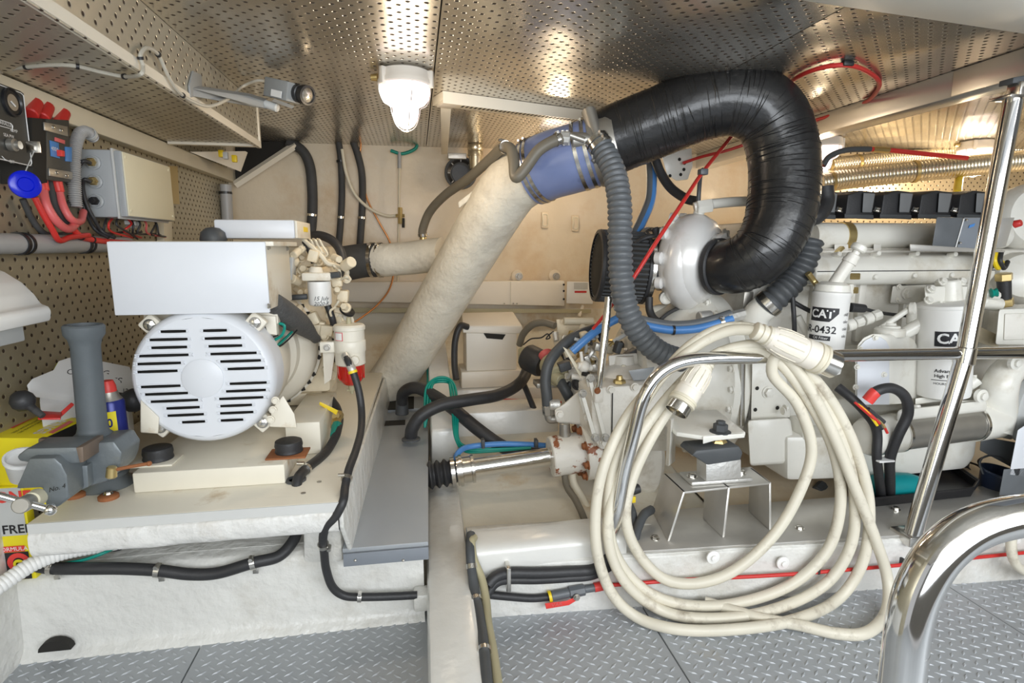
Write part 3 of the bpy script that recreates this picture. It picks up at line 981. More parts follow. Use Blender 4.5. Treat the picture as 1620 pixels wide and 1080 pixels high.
c1, p1 = wcable('battery_cable', 'red cable running forward above the grey pipe', [(112, 358, -.91), (125, 372, -.915), (140, 378, -.92), (170, 382, -.92), (230, 386, -.92)], 0.0085, 'red_bright', CG)
for k in (10, 18):
    part_of(c1, 'cable_tie', clamp_on(p1, k, 0.0087, 0.006, .0015, False), 'black_plastic')
wcable('battery_cable', 'thick black battery cable hanging between the red ones', [(78, 284, -.935), (84, 315, -.93), (95, 340, -.925), (108, 352, -.92), (118, 364, -.92)], 0.0095, 'rubber_matt', CG)
wcable('battery_cable', 'black cable curving behind the red ones above the grey pipe', [(36, 315, -.96), (50, 345, -.96), (66, 366, -.955), (85, 373, -.955), (115, 368, -.955)], 0.0075, 'rubber_matt', CG)
wcable('battery_cable', 'black cable looping beside the grey conduit', [(104, 284, -.95), (113, 300, -.945), (112, 318, -.945), (104, 328, -.945)], 0.007, 'rubber_matt', CG)

t = Thing('flexible_conduit', 'ribbed grey flexible conduit bending down beside the breaker block', 'conduit')
pa = spline([atx(x, y, -.935) for x, y in ((148, 218), (136, 208), (126, 212), (119, 232), (117, 262), (118, 300), (120, 328))], 10)
q, rr = ribbed(pa, 0.0165, 0.006, 0.0028)
t.part('hose', MB().tube(q, rr, 14), 'grey_pipe')
t.part('end_ring', MB().band(atx(142, 212, -.935), pa[1] - pa[0], 0.0172, .01, .002), 'grey_light')
t.done()

# grey junction box with three glands
t = Thing('junction_box', 'grey junction box with a cream lid and three side connectors on the left bulkhead', 'junction box')
y0 = 1.908
t.part('box', MB().hexa([(XL + .002, y0, 1.085), (XL + .002, 2.25, 1.085), (XL + .002, 2.25, 1.28), (XL + .002, y0, 1.28)], [(-0.872, y0, 1.085), (-0.872, 2.25, 1.085), (-0.872, 2.25, 1.28), (-0.872, y0, 1.28)], 0.006), 'grey_plastic')
t.part('seam', MB().span((-0.874, y0 - .004, 1.081), (-0.868, 2.254, 1.284), .002), 'grey_light')
t.part('lid', MB().span((-0.868, y0 + .002, 1.087), (-0.848, 2.248, 1.278), .004), 'grey_plastic')
t.part('lid_face', MB().span((-0.849, y0 + .006, 1.09), (-0.845, 2.246, 1.275), .001), 'cream_lid')
for (y, z) in ((y0 + .02, 1.262), (y0 + .02, 1.105), (2.23, 1.262), (2.23, 1.105)):
    t.part('lid_screw', MB().cyl((-.846, y, z), (-.843, y, z), .005, seg=10), 'cream_lid')
for i, (x, y) in enumerate(((147, 257), (150, 287), (152, 318))):
    p = at(x, y, y0 - .003)
    g = t.part('connector', MB().lathe([(0.021, 0), (0.021, 0.006), (0.017, 0.008), (0.016, 0.012), (0.012, .010)], p + Vector((0, .004, 0)), (0, -1, 0), 24), 'grey_plastic')
    t.part('gland_nut', MB().lathe([(0.013, 0.008), (0.013, 0.018), (0.009, 0.022), (0.0085, 0.03)], p + Vector((0, .004, 0)), (0, -1, 0), 6), 'brass' if i < 2 else 'black_plastic', parent=g)
t.done()
for lbl, pts in (('black cable from the upper connector of the junction box', [(143, 258, 1.86), (132, 255, 1.84), (124, 268, 1.85), (124, 300, 1.87), (136, 335, 1.88), (150, 362, 1.9), (172, 376, 1.9)]),
                 ('black cable from the middle connector of the junction box', [(143, 288, 1.86), (134, 284, 1.85), (131, 295, 1.86), (136, 320, 1.87), (148, 345, 1.88), (162, 366, 1.9), (182, 376, 1.9)])):
    hose('connector_cable', lbl, 'cable', pts, 0.0055, 'rubber_black')
# tangle of small wires under the junction box
WC = ['rubber_black', 'red_bright', 'rubber_matt', 'red', 'rubber_black', 'rubber_matt', 'pink_red', 'rubber_black', 'hose_dark']
for i in range(9):
    xs = 170 + i * 9
    p = [atx(xs, 342 + random.uniform(0, 4), -.93), atx(xs + random.uniform(-8, 14), 352 + random.uniform(0, 6), -.91), atx(xs + random.uniform(-4, 20), 366 + random.uniform(0, 6), -.92), atx(min(262, xs + random.uniform(16, 50)), 372 + random.uniform(-6, 6), -.94)]
    cn = {'rubber_black': 'black', 'rubber_matt': 'black', 'hose_dark': 'dark grey', 'red': 'dark red', 'red_bright': 'bright red', 'pink_red': 'pinkish red'}[WC[i]]
    nth = ['leftmost', 'second', 'third', 'fourth', 'fifth', 'sixth', 'seventh', 'eighth', 'rightmost'][i]
    solo('control_wire', '%s wire, %s %sin the tangle below the grey junction box' % (cn, nth, '' if i in (0, 8) else 'from the left '), 'wire', MB().tube(spline(p, 6), 0.0035, 6), WC[i], 'wires below the junction box')
t = Thing('wire_terminals', 'white terminal block in the wiring below the junction box', 'terminal block')
for i in range(3):
    t.part('terminal', MB().box(atx(203 + i * 7, 352 + i, -.93), (.02, .012, .014), .002), 'white_plastic')
t.part('carrier', MB().box(atx(211, 358, -.945), (.02, .06, .012), .001), 'grey_light')
t.done()
solo('warning_strip', 'yellowed label strip hanging on the bulkhead past the junction box', 'label', MB().prism([atx(267, 262, -.972), atx(268, 322, -.972), atx(284, 323, -.972), atx(281, 263, -.972)], (-.003, 0, 0)), 'brass')
solo('wiring_trunking', 'short upright ivory trunk on the bulkhead behind the generator box', 'trunking', MB().prism([atx(259, 345, -.95), atx(260, 385, -.95), atx(273, 386, -.95), atx(272, 350, -.95)], (-.026, 0, 0), .001), 'ivory_trim')
p = [Vector((-.945, 1.15, 1.006)), Vector((-.945, 2.1, 1.006))]
o = solo('bulkhead_pipe', 'horizontal grey pipe clipped along the left bulkhead', 'pipe', MB().tube(p, 0.0245, 16), 'grey_pipe')
for x in (30, 131):
    q = atx(x, 394, -.945)
    part_of(o, 'pipe_clip', MB().band((-.945, q.y, 1.006), (0, 1, 0), .0248, .012, .003).band((-.945, q.y + .02, 1.006), (0, 1, 0), .0248, .008, .003), 'black_plastic')
o = solo('corner_pipe', 'upright grey pipe in the far corner of the left bulkhead', 'pipe', MB().cyl(at(357, 292, 3.2), at(360, 350, 3.2), .028, seg=14), 'grey_pipe')
part_of(o, 'pipe_clip', MB().band(at(357, 305, 3.2), (0, 0, 1), .0282, .012, .003), 'black_plastic')

# white hooded ventilator at the left edge
t = Thing('white_hood', 'rounded white plastic hood with a lip at the left edge below the grey pipe', 'hood')
sec = [(0.0, 0.0), (0.115, 0.0), (0.118, 0.012), (0.112, 0.03), (0.10, 0.035), (0.098, 0.06), (0.08, 0.095), (0.05, 0.112), (0.0, 0.118)]
cx, cz = -0.905, 0.835
mb = MB()
poly = [(XL + .003, .0), (-0.79, .0), (-0.786, 0.022), (-0.79, 0.034), (-0.802, 0.036), (-0.815, 0.06), (-0.835, 0.085), (-0.865, 0.108), (-0.91, 0.125), (XL + .003, 0.132)]
pl0 = [Vector((x, 0.9, cz + z)) for x, z in poly]
pl1 = [Vector((x, 1.385, cz + z + .004)) for x, z in poly]
mb.hexa(pl0, pl1, 0.006)
t.part('hood', mb, 'white_plastic')
t.part('under_frame', MB().span((XL + .003, .9, .80), (-.83, 1.36, .834), .004), 'grey_light')
t.done()

# ================================================================ GENERATOR SET
t = Thing('generator', 'white diesel generator set with a slotted round end cover on the cream bench', 'generator')
GC = at(321, 598, 1.50)
GX, GZ = GC.x, GC.z
k = sz(GC, 1)                     # metres per photo pixel at the end cover
AY = Vector((0, 1, 0))
NY = Vector((0, -1, 0))
def G(y, dx=0, dz=0): return Vector((GX + dx, y, GZ + dz))
# end cover: rim, then a front plate cut by real slots
Rp = 97 * k
t.part('end_cover_rim', MB().lathe([(Rp - .001, 0.0), (Rp + .006, 0.002), (Rp + .014, 0.012), (Rp + .018, 0.03), (Rp + .019, 0.095), (Rp + .010, 0.097)], G(1.50), AY, 72, caps=False), 'generator_white')
rows = [(195, (1010, 1150), (1245, 1380)), (243, (945, 1155), (1250, 1458)), (291, (950, 1148), (1268, 1460)), (339, (878, 1152), (1275, 1540)), (387, (865, 1105), (1327, 1562)), (435, (860, 1082), (1365, 1578)),
        (528, (870, 1090), (1370, 1586)), (575, (888, 1128), (1345, 1578)), (621, (915, 1182), (1302, 1560)), (667, (998, 1187), (1305, 1490)), (713, (1000, 1207), (1300, 1495)), (759, (1078, 1210), (1300, 1432))]
mbp, rim = MB(), MB()
sc = k / 3.857
hh = 11 * sc


def strip(z0, z1, xa=None, xb=None):
    """piece of the round plate between heights z0..z1 and x limits (None = the circle)"""
    n = max(1, int((z1 - z0) / 0.008) + 1)
    for i in range(n):
        a, b = z0 + (z1 - z0) * i / n, z0 + (z1 - z0) * (i + 1) / n
        def lim(z, x, s):
            c = math.sqrt(max(0, Rp * Rp - z * z)) * s
            return c if x is None else (max(x, c) if s < 0 else min(x, c))
        mbp.quad(G(1.50, lim(a, xa, -1), a), G(1.50, lim(a, xb, 1), a), G(1.50, lim(b, xb, 1), b), G(1.50, lim(b, xa, -1), b))


zprev = -Rp
for (yy, l, r_) in sorted(rows, key=lambda q: -q[0]):
    zc_ = -(yy - 487) * sc
    strip(zprev, zc_ - hh)
    X = [(v - 1220) * sc for v in (l[0], l[1], r_[0], r_[1])]
    strip(zc_ - hh, zc_ + hh, None, X[0])
    strip(zc_ - hh, zc_ + hh, X[1], X[2])
    strip(zc_ - hh, zc_ + hh, X[3], None)
    for a, b in ((X[0], X[1]), (X[2], X[3])):
        e = hh
        loop = [G(1.499, a - .001, -e + zc_), G(1.499, b, -e + zc_), G(1.499, b + e, zc_), G(1.499, b, e + zc_), G(1.499, a, e + zc_), G(1.499, a - e, zc_)]
        rim.tube(spline(loop, 3, True), 0.0016, 5, closed=True)
    zprev = zc_ + hh
strip(zprev, Rp)
pl = t.part('end_cover_plate', mbp, 'generator_white')
t.part('slot_rims', rim, 'generator_white', parent=pl)
t.part('hub_disc', MB().lathe([(31 * k, 0.0), (31 * k, 0.003), (29.5 * k, 0.0045), (0.0022, 0.0045), (0.0022, 0.003), (0, 0.003)], G(1.50), NY, 48, caps=False), 'generator_white', parent=pl)
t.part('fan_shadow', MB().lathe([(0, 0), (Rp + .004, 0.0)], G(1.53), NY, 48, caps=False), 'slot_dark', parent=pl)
# mounting ears with bolts
for a in (47, 133, -47, -133):
    ra = R(a)
    e = Vector((math.cos(ra), 0, math.sin(ra)))
    q = G(1.545) + e * (Rp + .024)
    rot = Matrix.Rotation(-ra, 3, 'Y')
    ear = t.part('ear', MB().box(q, (0.05, 0.022, 0.045), 0.006, rot), 'generator_cream')
    t.part('bolt', MB().bolt(q + e * .004 + Vector((0, -.011, 0)), NY, 0.011, 0.010), 'steel', parent=ear)
# stator drum, adaptor ring, flywheel bell
t.part('stator_drum', MB().lathe([(Rp + .008, 0), (Rp + .014, .02), (Rp + .014, .11), (Rp + .002, .14), (Rp - .012, .24)], G(1.592), AY, 64), 'generator_cream')
Rr = at(507, 560, 1.98).x - GX
bell = t.part('flywheel_bell', MB().lathe([(Rr - .075, 0), (Rr - .05, .02), (Rr - .045, .05), (Rr - .02, .065), (Rr - .006, .08), (Rr, .10), (Rr, .125), (Rr + .008, .126), (Rr + .008, .16)], G(1.83), AY, 64), 'generator_cream')
for i in range(26):
    a = R(-70 + i * 8.4)
    e = Vector((math.cos(a), 0, math.sin(a)))
    if i % 4 == 2:
        t.part('rim_bolt', MB().bolt(G(1.955) + e * (Rr - .008), NY, 0.006, 0.006), 'steel_dull', parent=bell)
    else:
        t.part('vent_slot', MB().box(G(1.952) + e * (Rr + .003), (0.012, 0.006, 0.012), 0, Matrix.Rotation(-a + R(30), 3, 'Y')), 'slot_dark', parent=bell)
# skid frame
t.part('skid_frame', MB().span((-0.70, 1.455, .4005), (-.345, 2.45, .452), .004), 'bench_paint')
t.part('skid_cheek', MB().span((-.385, 1.66, .4005), (-.288, 2.02, .498), .004), 'bench_paint')
# front feet: gusset, rubber mount, rusty washer plate
for s, (fx, fy, mx, my) in enumerate(((446, 655, 455, 688), (233, 660, 246, 695))):
    c = at(mx, my, 1.53)
    ft = t.part('foot', MB().hexa([at(fx - 20, fy + 20, 1.49), at(fx + 24, fy + 22, 1.49), at(fx + 20, fy, 1.49), at(fx + 2, fy - 30, 1.49), at(fx - 16, fy - 8, 1.49)] if s == 0 else [at(222, 632, 1.49), at(222, 684, 1.49), at(250, 686, 1.49), at(252, 660, 1.49)],
                              [at(fx - 16, fy + 17, 1.57), at(fx + 24, fy + 19, 1.57), at(fx + 20, fy, 1.57), at(fx + 2, fy - 28, 1.57), at(fx - 14, fy - 8, 1.57)] if s == 0 else [at(226, 630, 1.57), at(226, 682, 1.57), at(252, 683, 1.57), at(254, 660, 1.57)], .003), 'generator_cream')
    zt = .452
    t.part('rubber_mount', MB().lathe([(.034, 0), (.036, .004), (.034, .012), (.036, .02), (.034, .032), (.03, .034)], Vector((c.x, 1.535, zt + .004)), (0, 0, 1), 24), 'rubber_black')
    t.part('mount_washer', MB().box(Vector((c.x, 1.525, zt + .003)), (.1, .075, .005), .001), 'rust' if s == 0 else 'bench_paint')
    if s == 0:
        for (x, y) in ((436, 633), (432, 648), (428, 663)):
            t.part('foot_bolt', MB().bolt(at(x, y, 1.485), NY, .0075, .008), 'generator_cream', parent=ft)
# control box above
cb = t.part('control_box', MB().span((-.712, 1.503, .842), (-.366, 1.775, 1.006), .003), 'generator_cream')
t.part('front_panel', MB().span((-.716, 1.494, .836), (-.363, 1.503, 1.011), .003), 'generator_white', parent=cb, label='pale bluish white front panel')
t.part('lid_flange', MB().span((-.714, 1.50, 1.000), (-.345, 1.785, 1.012), .002), 'generator_cream', parent=cb)
for (x, y) in ((424, 391), (454, 393), (424, 484)):
    t.part('panel_screw', MB().bolt(atx(x, y, -.365), (1, 0, 0), .005, .006), 'steel_dull', parent=cb)
t.part('box_bracket', MB().span((-.70, 1.60, GZ + .12), (-.62, 1.63, .842), .003), 'generator_cream')
t.part('box_bracket', MB().span((-.43, 1.60, GZ + .12), (-.37, 1.63, .842), .003), 'generator_cream')
t.part('label_plate', MB().prism([at(422, 505, 1.60), at(437, 500, 1.60), at(437, 522, 1.60), at(424, 527, 1.60)], (0, .002, 0)), 'pink_red')
# relay box further back
rb = t.part('relay_box', MB().span((-.575, 1.80, 1.022), (-.352, 2.02, 1.077), .006), 'generator_white')
t.part('relay_box_end', MB().span((-.352, 1.803, 1.024), (-.345, 2.02, 1.075), .002), 'generator_cream', parent=rb)
t.part('maker_label', MB().span((-.3455, 1.90, 1.045), (-.344, 1.97, 1.06)), 'yellow', parent=rb)
t.part('filler_cap', MB().lathe([(.034, 0), (.036, .01), (.032, .03), (.018, .042), (0, .045)], at(338, 384, 1.79), (0, 0, 1), 24, caps=False), 'hose_dark')
# tapered air duct of grey mesh at the side
pa = spline([at(432, 478, 1.60), at(452, 497, 1.68), at(478, 515, 1.80), at(500, 536, 1.88)], 6)
t.part('air_intake', MB().tube(pa, [.010 + .026 * math.sin(PI * min(.93, .22 + i / 24)) for i in range(len(pa))], 16), 'dark_mesh')
t.part('green_wire', MB().tube(pathpx([(438, 510, 1.62), (450, 515, 1.62), (446, 530, 1.62), (432, 540, 1.6), (440, 545, 1.62), (462, 525, 1.7)]), .004, 6), 'green_wire')
t.part('wire_loop', MB().tube(pathpx([(440, 530, 1.6), (428, 536, 1.6), (440, 548, 1.62), (455, 538, 1.66), (470, 522, 1.7)]), .0025, 6), 'black_plastic')
t.part('lug_bracket', MB().prism([at(405, 498, 1.59), at(436, 500, 1.59), at(438, 530, 1.59), at(424, 528, 1.59), at(418, 510, 1.59), at(406, 506, 1.59)], (0, .03, 0), .001), 'generator_cream')
# diesel engine behind
eb = t.part('engine_block', MB().span((-.60, 1.99, .50), (-.30, 2.42, .93), .02), 'generator_beige')
t.part('cylinder_head', MB().span((-.56, 2.0, .93), (-.31, 2.40, 1.0), .015), 'generator_beige')
t.part('oil_pan', MB().span((-.58, 2.0, .455), (-.33, 2.40, .50), .01), 'generator_beige')
rg = random.Random(3)
for i in range(120):
    x, y = rg.uniform(462, 552), rg.uniform(388, 600)
    if y > 540 and x < 520 or (484 < x < 524 and 430 < y < 490):
        continue
    if x > 510 and y < 400:
        continue
    Y = 1.985 + rg.uniform(-.09, .02)
    p = at(x, y, Y)
    kind_ = i % 4
    if kind_ == 0:
        t.part('fitting', MB().bolt(p, Vector((rg.uniform(-.5, .5), -1, rg.uniform(-.3, .6))), rg.uniform(.008, .014), rg.uniform(.01, .03)), 'generator_beige')
    elif kind_ == 1:
        q = at(x + rg.uniform(-14, 14), y + rg.uniform(-22, 22), Y - .01)
        t.part('fuel_line', MB().tube(spline([p, (p + q) / 2 + Vector((rg.uniform(-.015, .015), -.02, .01)), q], 5), .004, 6), 'cable_cream' if i % 3 else 'generator_beige')
    elif kind_ == 2:
        t.part('casting', MB().box(p, (rg.uniform(.02, .05), .04, rg.uniform(.02, .05)), .005, Matrix.Rotation(rg.uniform(-.5, .5), 3, 'Y')), 'generator_beige')
    else:
        t.part('boss', MB().cyl(p, p + Vector((rg.uniform(-.02, .03), -.03, rg.uniform(-.02, .02))), rg.uniform(.008, .018), seg=12, bev=.002), 'generator_beige')
t.part('switch_box', MB().prism([at(456, 407, 1.86), at(464, 407, 1.86), at(461, 443, 1.86), at(456, 442, 1.86)], (0, .06, 0), .001), 'grey_light')
# injection pipes: row of pale loops
for i in range(4):
    x = 487 + i * 7
    t.part('injector_pipe', MB().tube(pathpx([(x - 6, 378, 1.98), (x - 2, 380, 1.96), (x + 2, 388, 1.96), (x + 10, 402, 1.95), (505 + i * 2, 408, 1.94)]), .0035, 6), 'cable_cream')
t.part('wire_loom', MB().tube(pathpx([(480, 380, 1.95), (495, 392, 1.93), (508, 404, 1.92), (518, 416, 1.92), (532, 420, 1.93), (548, 428, 1.95), (546, 440, 1.96), (536, 450, 1.97)]), .008, 8), 'cable_cream')
t.part('coolant_hose', MB().tube(pathpx([(482, 382, 1.95), (490, 396, 1.94), (497, 416, 1.94)]), .010, 10), 'rubber_black')
t.part('coolant_hose', MB().tube(pathpx([(486, 374, 2.2), (505, 372, 2.18), (525, 380, 2.15), (538, 396, 2.12), (544, 418, 2.1)]), .016, 10), 'rubber_black')
t.part('coolant_hose', MB().tube(pathpx([(517, 480, 1.90), (526, 505, 1.90), (530, 530, 1.92), (530, 560, 1.94), (528, 588, 1.95)]), .011, 10), 'rubber_black')
t.part('breather_hose', MB().tube(pathpx([(455, 471, 1.87), (470, 470, 1.85), (486, 469, 1.85)]), .009, 10), 'hose_dark')
t.part('intake_elbow', MB().tube(pathpx([(540, 498, 1.98), (546, 508, 1.96), (552, 504, 1.95)]), .022, 14), 'generator_cream')
t.part('elbow_ring', MB().lathe([(.02, 0), (.026, .003), (.026, .010), (.02, .012)], at(548, 494, 1.95), (.5, -.4, .8), 20), 'black_plastic')
# spin-on filter
c = at(505, 447, 1.86)
kk = sz(c, 1)
f_ = t.part('fuel_filter', MB().lathe([(17.5 * kk, 0), (17.8 * kk, 4 * kk), (17.8 * kk, 34 * kk), (16 * kk, 37 * kk), (10 * kk, 39 * kk)], c + Vector((0, 0, .004)), (0, 0, -1), 28), 'white_plastic')
def cylmap(c, r, a0):
    return lambda x, y: Vector((c.x + math.sin(a0 + x / r) * (r + .0008), c.y - math.cos(a0 + x / r) * (r + .0008), c.z + y))
cf = Vector((c.x, c.y, c.z - 24 * kk))
t.part('filter_writing', MB().text('15 July', 9 * kk, 0, 0, 0, fmap=cylmap(cf, 17.8 * kk, .25), shear=.3).text('2020-R', 8 * kk, 0, 0, 0, fmap=cylmap(Vector((cf.x, cf.y, cf.z - 8 * kk)), 17.8 * kk, .25), shear=.3), 'black_print', parent=f_)
t.part('filter_head', MB().box(at(503, 437, 1.86), (44 * kk, .07, 13 * kk), .006).cyl(at(500, 434, 1.86), at(500, 422, 1.86), 12 * kk, 9 * kk, 16, .002), 'generator_cream')
t.part('sensor_plug', MB().cyl(at(520, 436, 1.84), at(538, 434, 1.83), 5 * kk, 5 * kk, 12, .001), 'hose_dark')
t.done()

# ---- water separator with red bowl
c = at(556, 600, 1.80)
kk = sz(c, 1)
t = Thing('water_separator', 'cream fuel water separator with a clear red bowl at the bench corner', 'fuel filter')
up = Vector((0, 0, 1))
z0 = c.z
b_ = t.part('bowl', MB().lathe([(8 * kk, 0), (13 * kk, 3 * kk), (18 * kk, 10 * kk), (20 * kk, 22 * kk), (20 * kk, 34 * kk)], Vector((c.x, c.y, z0 - 9 * kk)), up, 32), 'red_bowl')
t.part('turbine_core', MB().cyl(Vector((c.x, c.y, z0 - 6 * kk)), Vector((c.x, c.y, z0 + 20 * kk)), 9 * kk, 12 * kk, 16), 'red')
for i in range(10):
    a = 2 * PI * i / 10
    e = Vector((math.cos(a), math.sin(a), 0))
    t.part('bowl_rib', MB().cyl(Vector((c.x, c.y, z0 + 2 * kk)) + e * 19.6 * kk, Vector((c.x, c.y, z0 + 24 * kk)) + e * 19.9 * kk, 1.2 * kk, seg=6), 'red_bowl', parent=b_)
t.part('drain', MB().cyl(Vector((c.x, c.y, z0 - 9 * kk)), Vector((c.x, c.y, z0 - 17 * kk)), 6 * kk, 5 * kk, 10).cyl(Vector((c.x - 7 * kk, c.y, z0 - 17 * kk)), Vector((c.x + 7 * kk, c.y, z0 - 17 * kk)), 2.2 * kk, seg=8).cyl(Vector((c.x, c.y, z0 - 16 * kk)), Vector((c.x, c.y, z0 - 23 * kk)), 2.5 * kk, seg=8), 'hose_olive')
t.part('body', MB().lathe([(20 * kk, 24 * kk), (23 * kk, 26 * kk), (23 * kk, 44 * kk), (23.5 * kk, 45 * kk), (24.5 * kk, 47 * kk), (24.5 * kk, 62 * kk), (24 * kk, 63 * kk), (23 * kk, 64 * kk), (23 * kk, 79 * kk), (24.5 * kk, 80 * kk), (24.5 * kk, 85 * kk), (22 * kk, 88 * kk), (9 * kk, 89 * kk), (0, 89 * kk)], Vector((c.x, c.y, z0)), up, 36, caps=False), 'generator_cream')
t.part('t_handle', MB().cyl(Vector((c.x, c.y, z0 + 87 * kk)), Vector((c.x, c.y, z0 + 99 * kk)), 4.5 * kk, 3.5 * kk, 10, .001), 'hose_olive')
t.part('label_frame', MB().text('[', 1 * kk, 0, 0, 0, fmap=cylmap(Vector((c.x, c.y, z0 + 71 * kk)), 23 * kk, -.55)), 'red')
def cpatch(c, r, a0, a1, z0_, z1_, n=6, off=.0006):
    m_ = MB()
    for i in range(n):
        u, v = a0 + (a1 - a0) * i / n, a0 + (a1 - a0) * (i + 1) / n
        m_.quad(*[Vector((c.x + math.sin(a) * (r + off), c.y - math.cos(a) * (r + off), z)) for a, z in ((u, z0_), (v, z0_), (v, z1_), (u, z1_))])
    return m_
t.part('label_patch', cpatch(c, 23 * kk, -1.0, -.32, z0 + 65 * kk, z0 + 78 * kk), 'pink_red')
t.part('label_paper', cpatch(c, 23 * kk, -.94, -.38, z0 + 66 * kk, z0 + 77 * kk, off=.001), 'white_plastic')
t.part('bracket', MB().box(Vector((c.x - 33 * kk, c.y - .004, z0 + 54 * kk)), (22 * kk, .03, 17 * kk), .003).prism([at(510, 550, 1.83), at(530, 555, 1.83), at(524, 600, 1.83), at(513, 608, 1.83)], (0, .01, 0), .001), 'generator_cream')
t.part('bracket_bolt', MB().bolt(Vector((c.x - 33 * kk, c.y - .02, z0 + 54 * kk)), NY, 4 * kk, 5 * kk), 'steel_dull')
t.part('inlet_port', MB().cyl(Vector((c.x + 8 * kk, c.y - 20 * kk, z0 + 35 * kk)), Vector((c.x + 9 * kk, c.y - 27 * kk, z0 + 35 * kk)), 8 * kk, 7 * kk, 8, .001).cyl(at(548, 562, 1.74), at(542, 562, 1.73), 5 * kk, seg=10), 'generator_cream')
t.done()
pa = pathpx([(548, 566, 1.715), (552, 574, 1.70), (560, 592, 1.69), (568, 620, 1.68), (572, 650, 1.66), (571, 680, 1.60), (563, 712, 1.50), (552, 742, 1.42), (546, 770, 1.375), (543, 792, 1.33), (532, 815, 1.325), (517, 832, 1.33), (511, 850, 1.345), (513, 875, 1.365), (516, 900, 1.38), (526, 928, 1.39), (545, 942, 1.395), (575, 944, 1.395), (620, 943, 1.395), (660, 941, 1.395)], 6)
o = solo('fuel_hose', 'black fuel hose from the red bowl separator over the bench edge to the frame', 'hose', MB().tube(pa, .0105, 12), 'rubber_black')
part_of(o, 'end_fitting', MB().tube(pathpx([(546, 562, 1.73), (550, 570, 1.71), (556, 582, 1.695), (558, 588, 1.69)]), .0125, 10), 'alu_cast', 'silver end fitting')
part_of(o, 'yellow_band', clamp_on(pathpx([(556, 583, 1.693), (558, 588, 1.69), (559, 592, 1.69)]), 8, .0125, .008, .001, False), 'yellow')
for (x, y, Y) in ((542, 757, 1.39), (513, 862, 1.355), (567, 943, 1.395)):
    i = min(range(len(pa)), key=lambda j: (pa[j] - at(x, y, Y)).length)
    part_of(o, 'hose_clip', clamp_on(pa, i, .0108, .010, .003), 'steel')

# bench hose with yellow valve going down through the board
t = Thing('drain_hose', 'black drain hose with a yellow lever valve diving through the bench board', 'hose')
pa = pathpx([(524, 632, 1.95), (533, 645, 1.90), (537, 662, 1.84), (534, 680, 1.76), (530, 692, 1.72), (518, 712, 1.66), (505, 725, 1.60), (488, 738, 1.54), (474, 752, 1.47), (470, 762, 1.45), (470, 772, 1.44)], 6)
t.part('hose', MB().tube(pa, .013, 12), 'rubber_black')
t.part('valve_body', MB().cyl(at(535, 655, 1.86), at(532, 676, 1.78), .018, .018, 8, .003).cyl(at(535, 660, 1.83), at(531, 658, 1.81), .012, seg=10), 'brass')
t.part('hose_tail', MB().cyl(at(533, 672, 1.79), at(530, 690, 1.73), .0165, .015, 14, .002), 'green_wire')
t.part('lever', MB().hexa([at(535, 649, 1.81), at(532, 656, 1.81), at(505, 640, 1.80), at(506, 635, 1.80)], [at(535, 649, 1.825), at(532, 656, 1.825), at(505, 640, 1.815), at(506, 635, 1.815)], .001), 'yellow', label='yellow lever')
t.part('grommet', MB().lathe([(.026, 0), (.026, .004), (.021, .006), (.017, .004), (.017, 0)], atz(468, 760, .4005), (0, 0, 1), 24), 'hose_dark')
t.part('hose_clip', clamp_on(pa, 44, .0132, .012, .003), 'steel')
t.done()

# ================================================================ THINGS ON THE BENCH
ZB = 0.4005
# ---- bench vise
t = Thing('bench_vise', 'grey cast bench vise with a chrome handle bolted to the front of the bench', 'vise')
c = atz(162, 772, ZB)
t.part('base', MB().lathe([(.062, 0), (.064, .004), (.058, .012), (.05, .02), (.046, .026)], c + Vector((0, .02, 0)), up, 28), 'vise_grey')
for (x, y) in ((200, 758), (172, 788), (120, 785)):
    q = atz(x, y, ZB)
    b_ = t.part('base_lug', MB().lathe([(.022, 0), (.022, .008), (.018, .011)], q, up, 16), 'rust')
    t.part('lug_bolt', MB().bolt(q + Vector((0, 0, .011)), up, .008, .007), 'steel', parent=b_)
t.part('swivel', MB().lathe([(.05, .026), (.052, .03), (.05, .036), (.044, .04)], c + Vector((0, .02, 0)), up, 28), 'vise_grey')


def slabpx(poly, y0, y1, bev=.004, dx=0):
    return MB().hexa([at(x, y, y0) for x, y in poly], [at(x, y, y0) + Vector((dx, y1 - y0, 0)) for x, y in poly], bev)


t.part('fixed_jaw', slabpx([(131, 712), (150, 700), (180, 698), (193, 716), (190, 734), (184, 748), (168, 762), (138, 771), (134, 740)], 1.31, 1.40, .006), 'vise_grey')
t.part('slide', slabpx([(100, 738), (138, 736), (140, 770), (118, 780), (104, 778)], 1.29, 1.36, .003), 'vise_grey')
t.part('anvil', slabpx([(122, 700), (186, 696), (193, 708), (186, 722), (126, 716)], 1.34, 1.42, .006), 'vise_grey')
t.part('jaw_plate', slabpx([(60, 694), (145, 695), (147, 708), (60, 704)], 1.335, 1.35, .002), 'jaw_brown')
mj = t.part('moving_jaw', slabpx([(45, 725), (86, 724), (97, 734), (106, 752), (109, 788), (90, 803), (72, 802), (66, 772), (24, 774), (27, 766)], 1.235, 1.31, .005), 'vise_grey')
t.part('jaw_head', slabpx([(25, 722), (42, 709), (128, 707), (131, 716), (127, 733), (112, 734), (96, 728), (60, 734), (30, 730)], 1.255, 1.33, .005), 'vise_grey')
t.part('cast_lettering', MB().text('No. 4', .014, at(90, 772, 1.2335), (1, 0, .25), (0, 0, 1), shear=.2), 'slot_dark', parent=mj)
t.part('jaw_plate', slabpx([(120, 708), (131, 707), (132, 731), (126, 732)], 1.25, 1.33, .001), 'jaw_brown')
t.part('screw_collar', MB().cyl(at(60, 786, 1.235), at(48, 792, 1.20), .018, .016, 18, .002), 'cream_lid')
t.part('screw_head', MB().cyl(at(48, 792, 1.205), at(32, 800, 1.165), .0155, .0155, 18, .002), 'steel_dull')
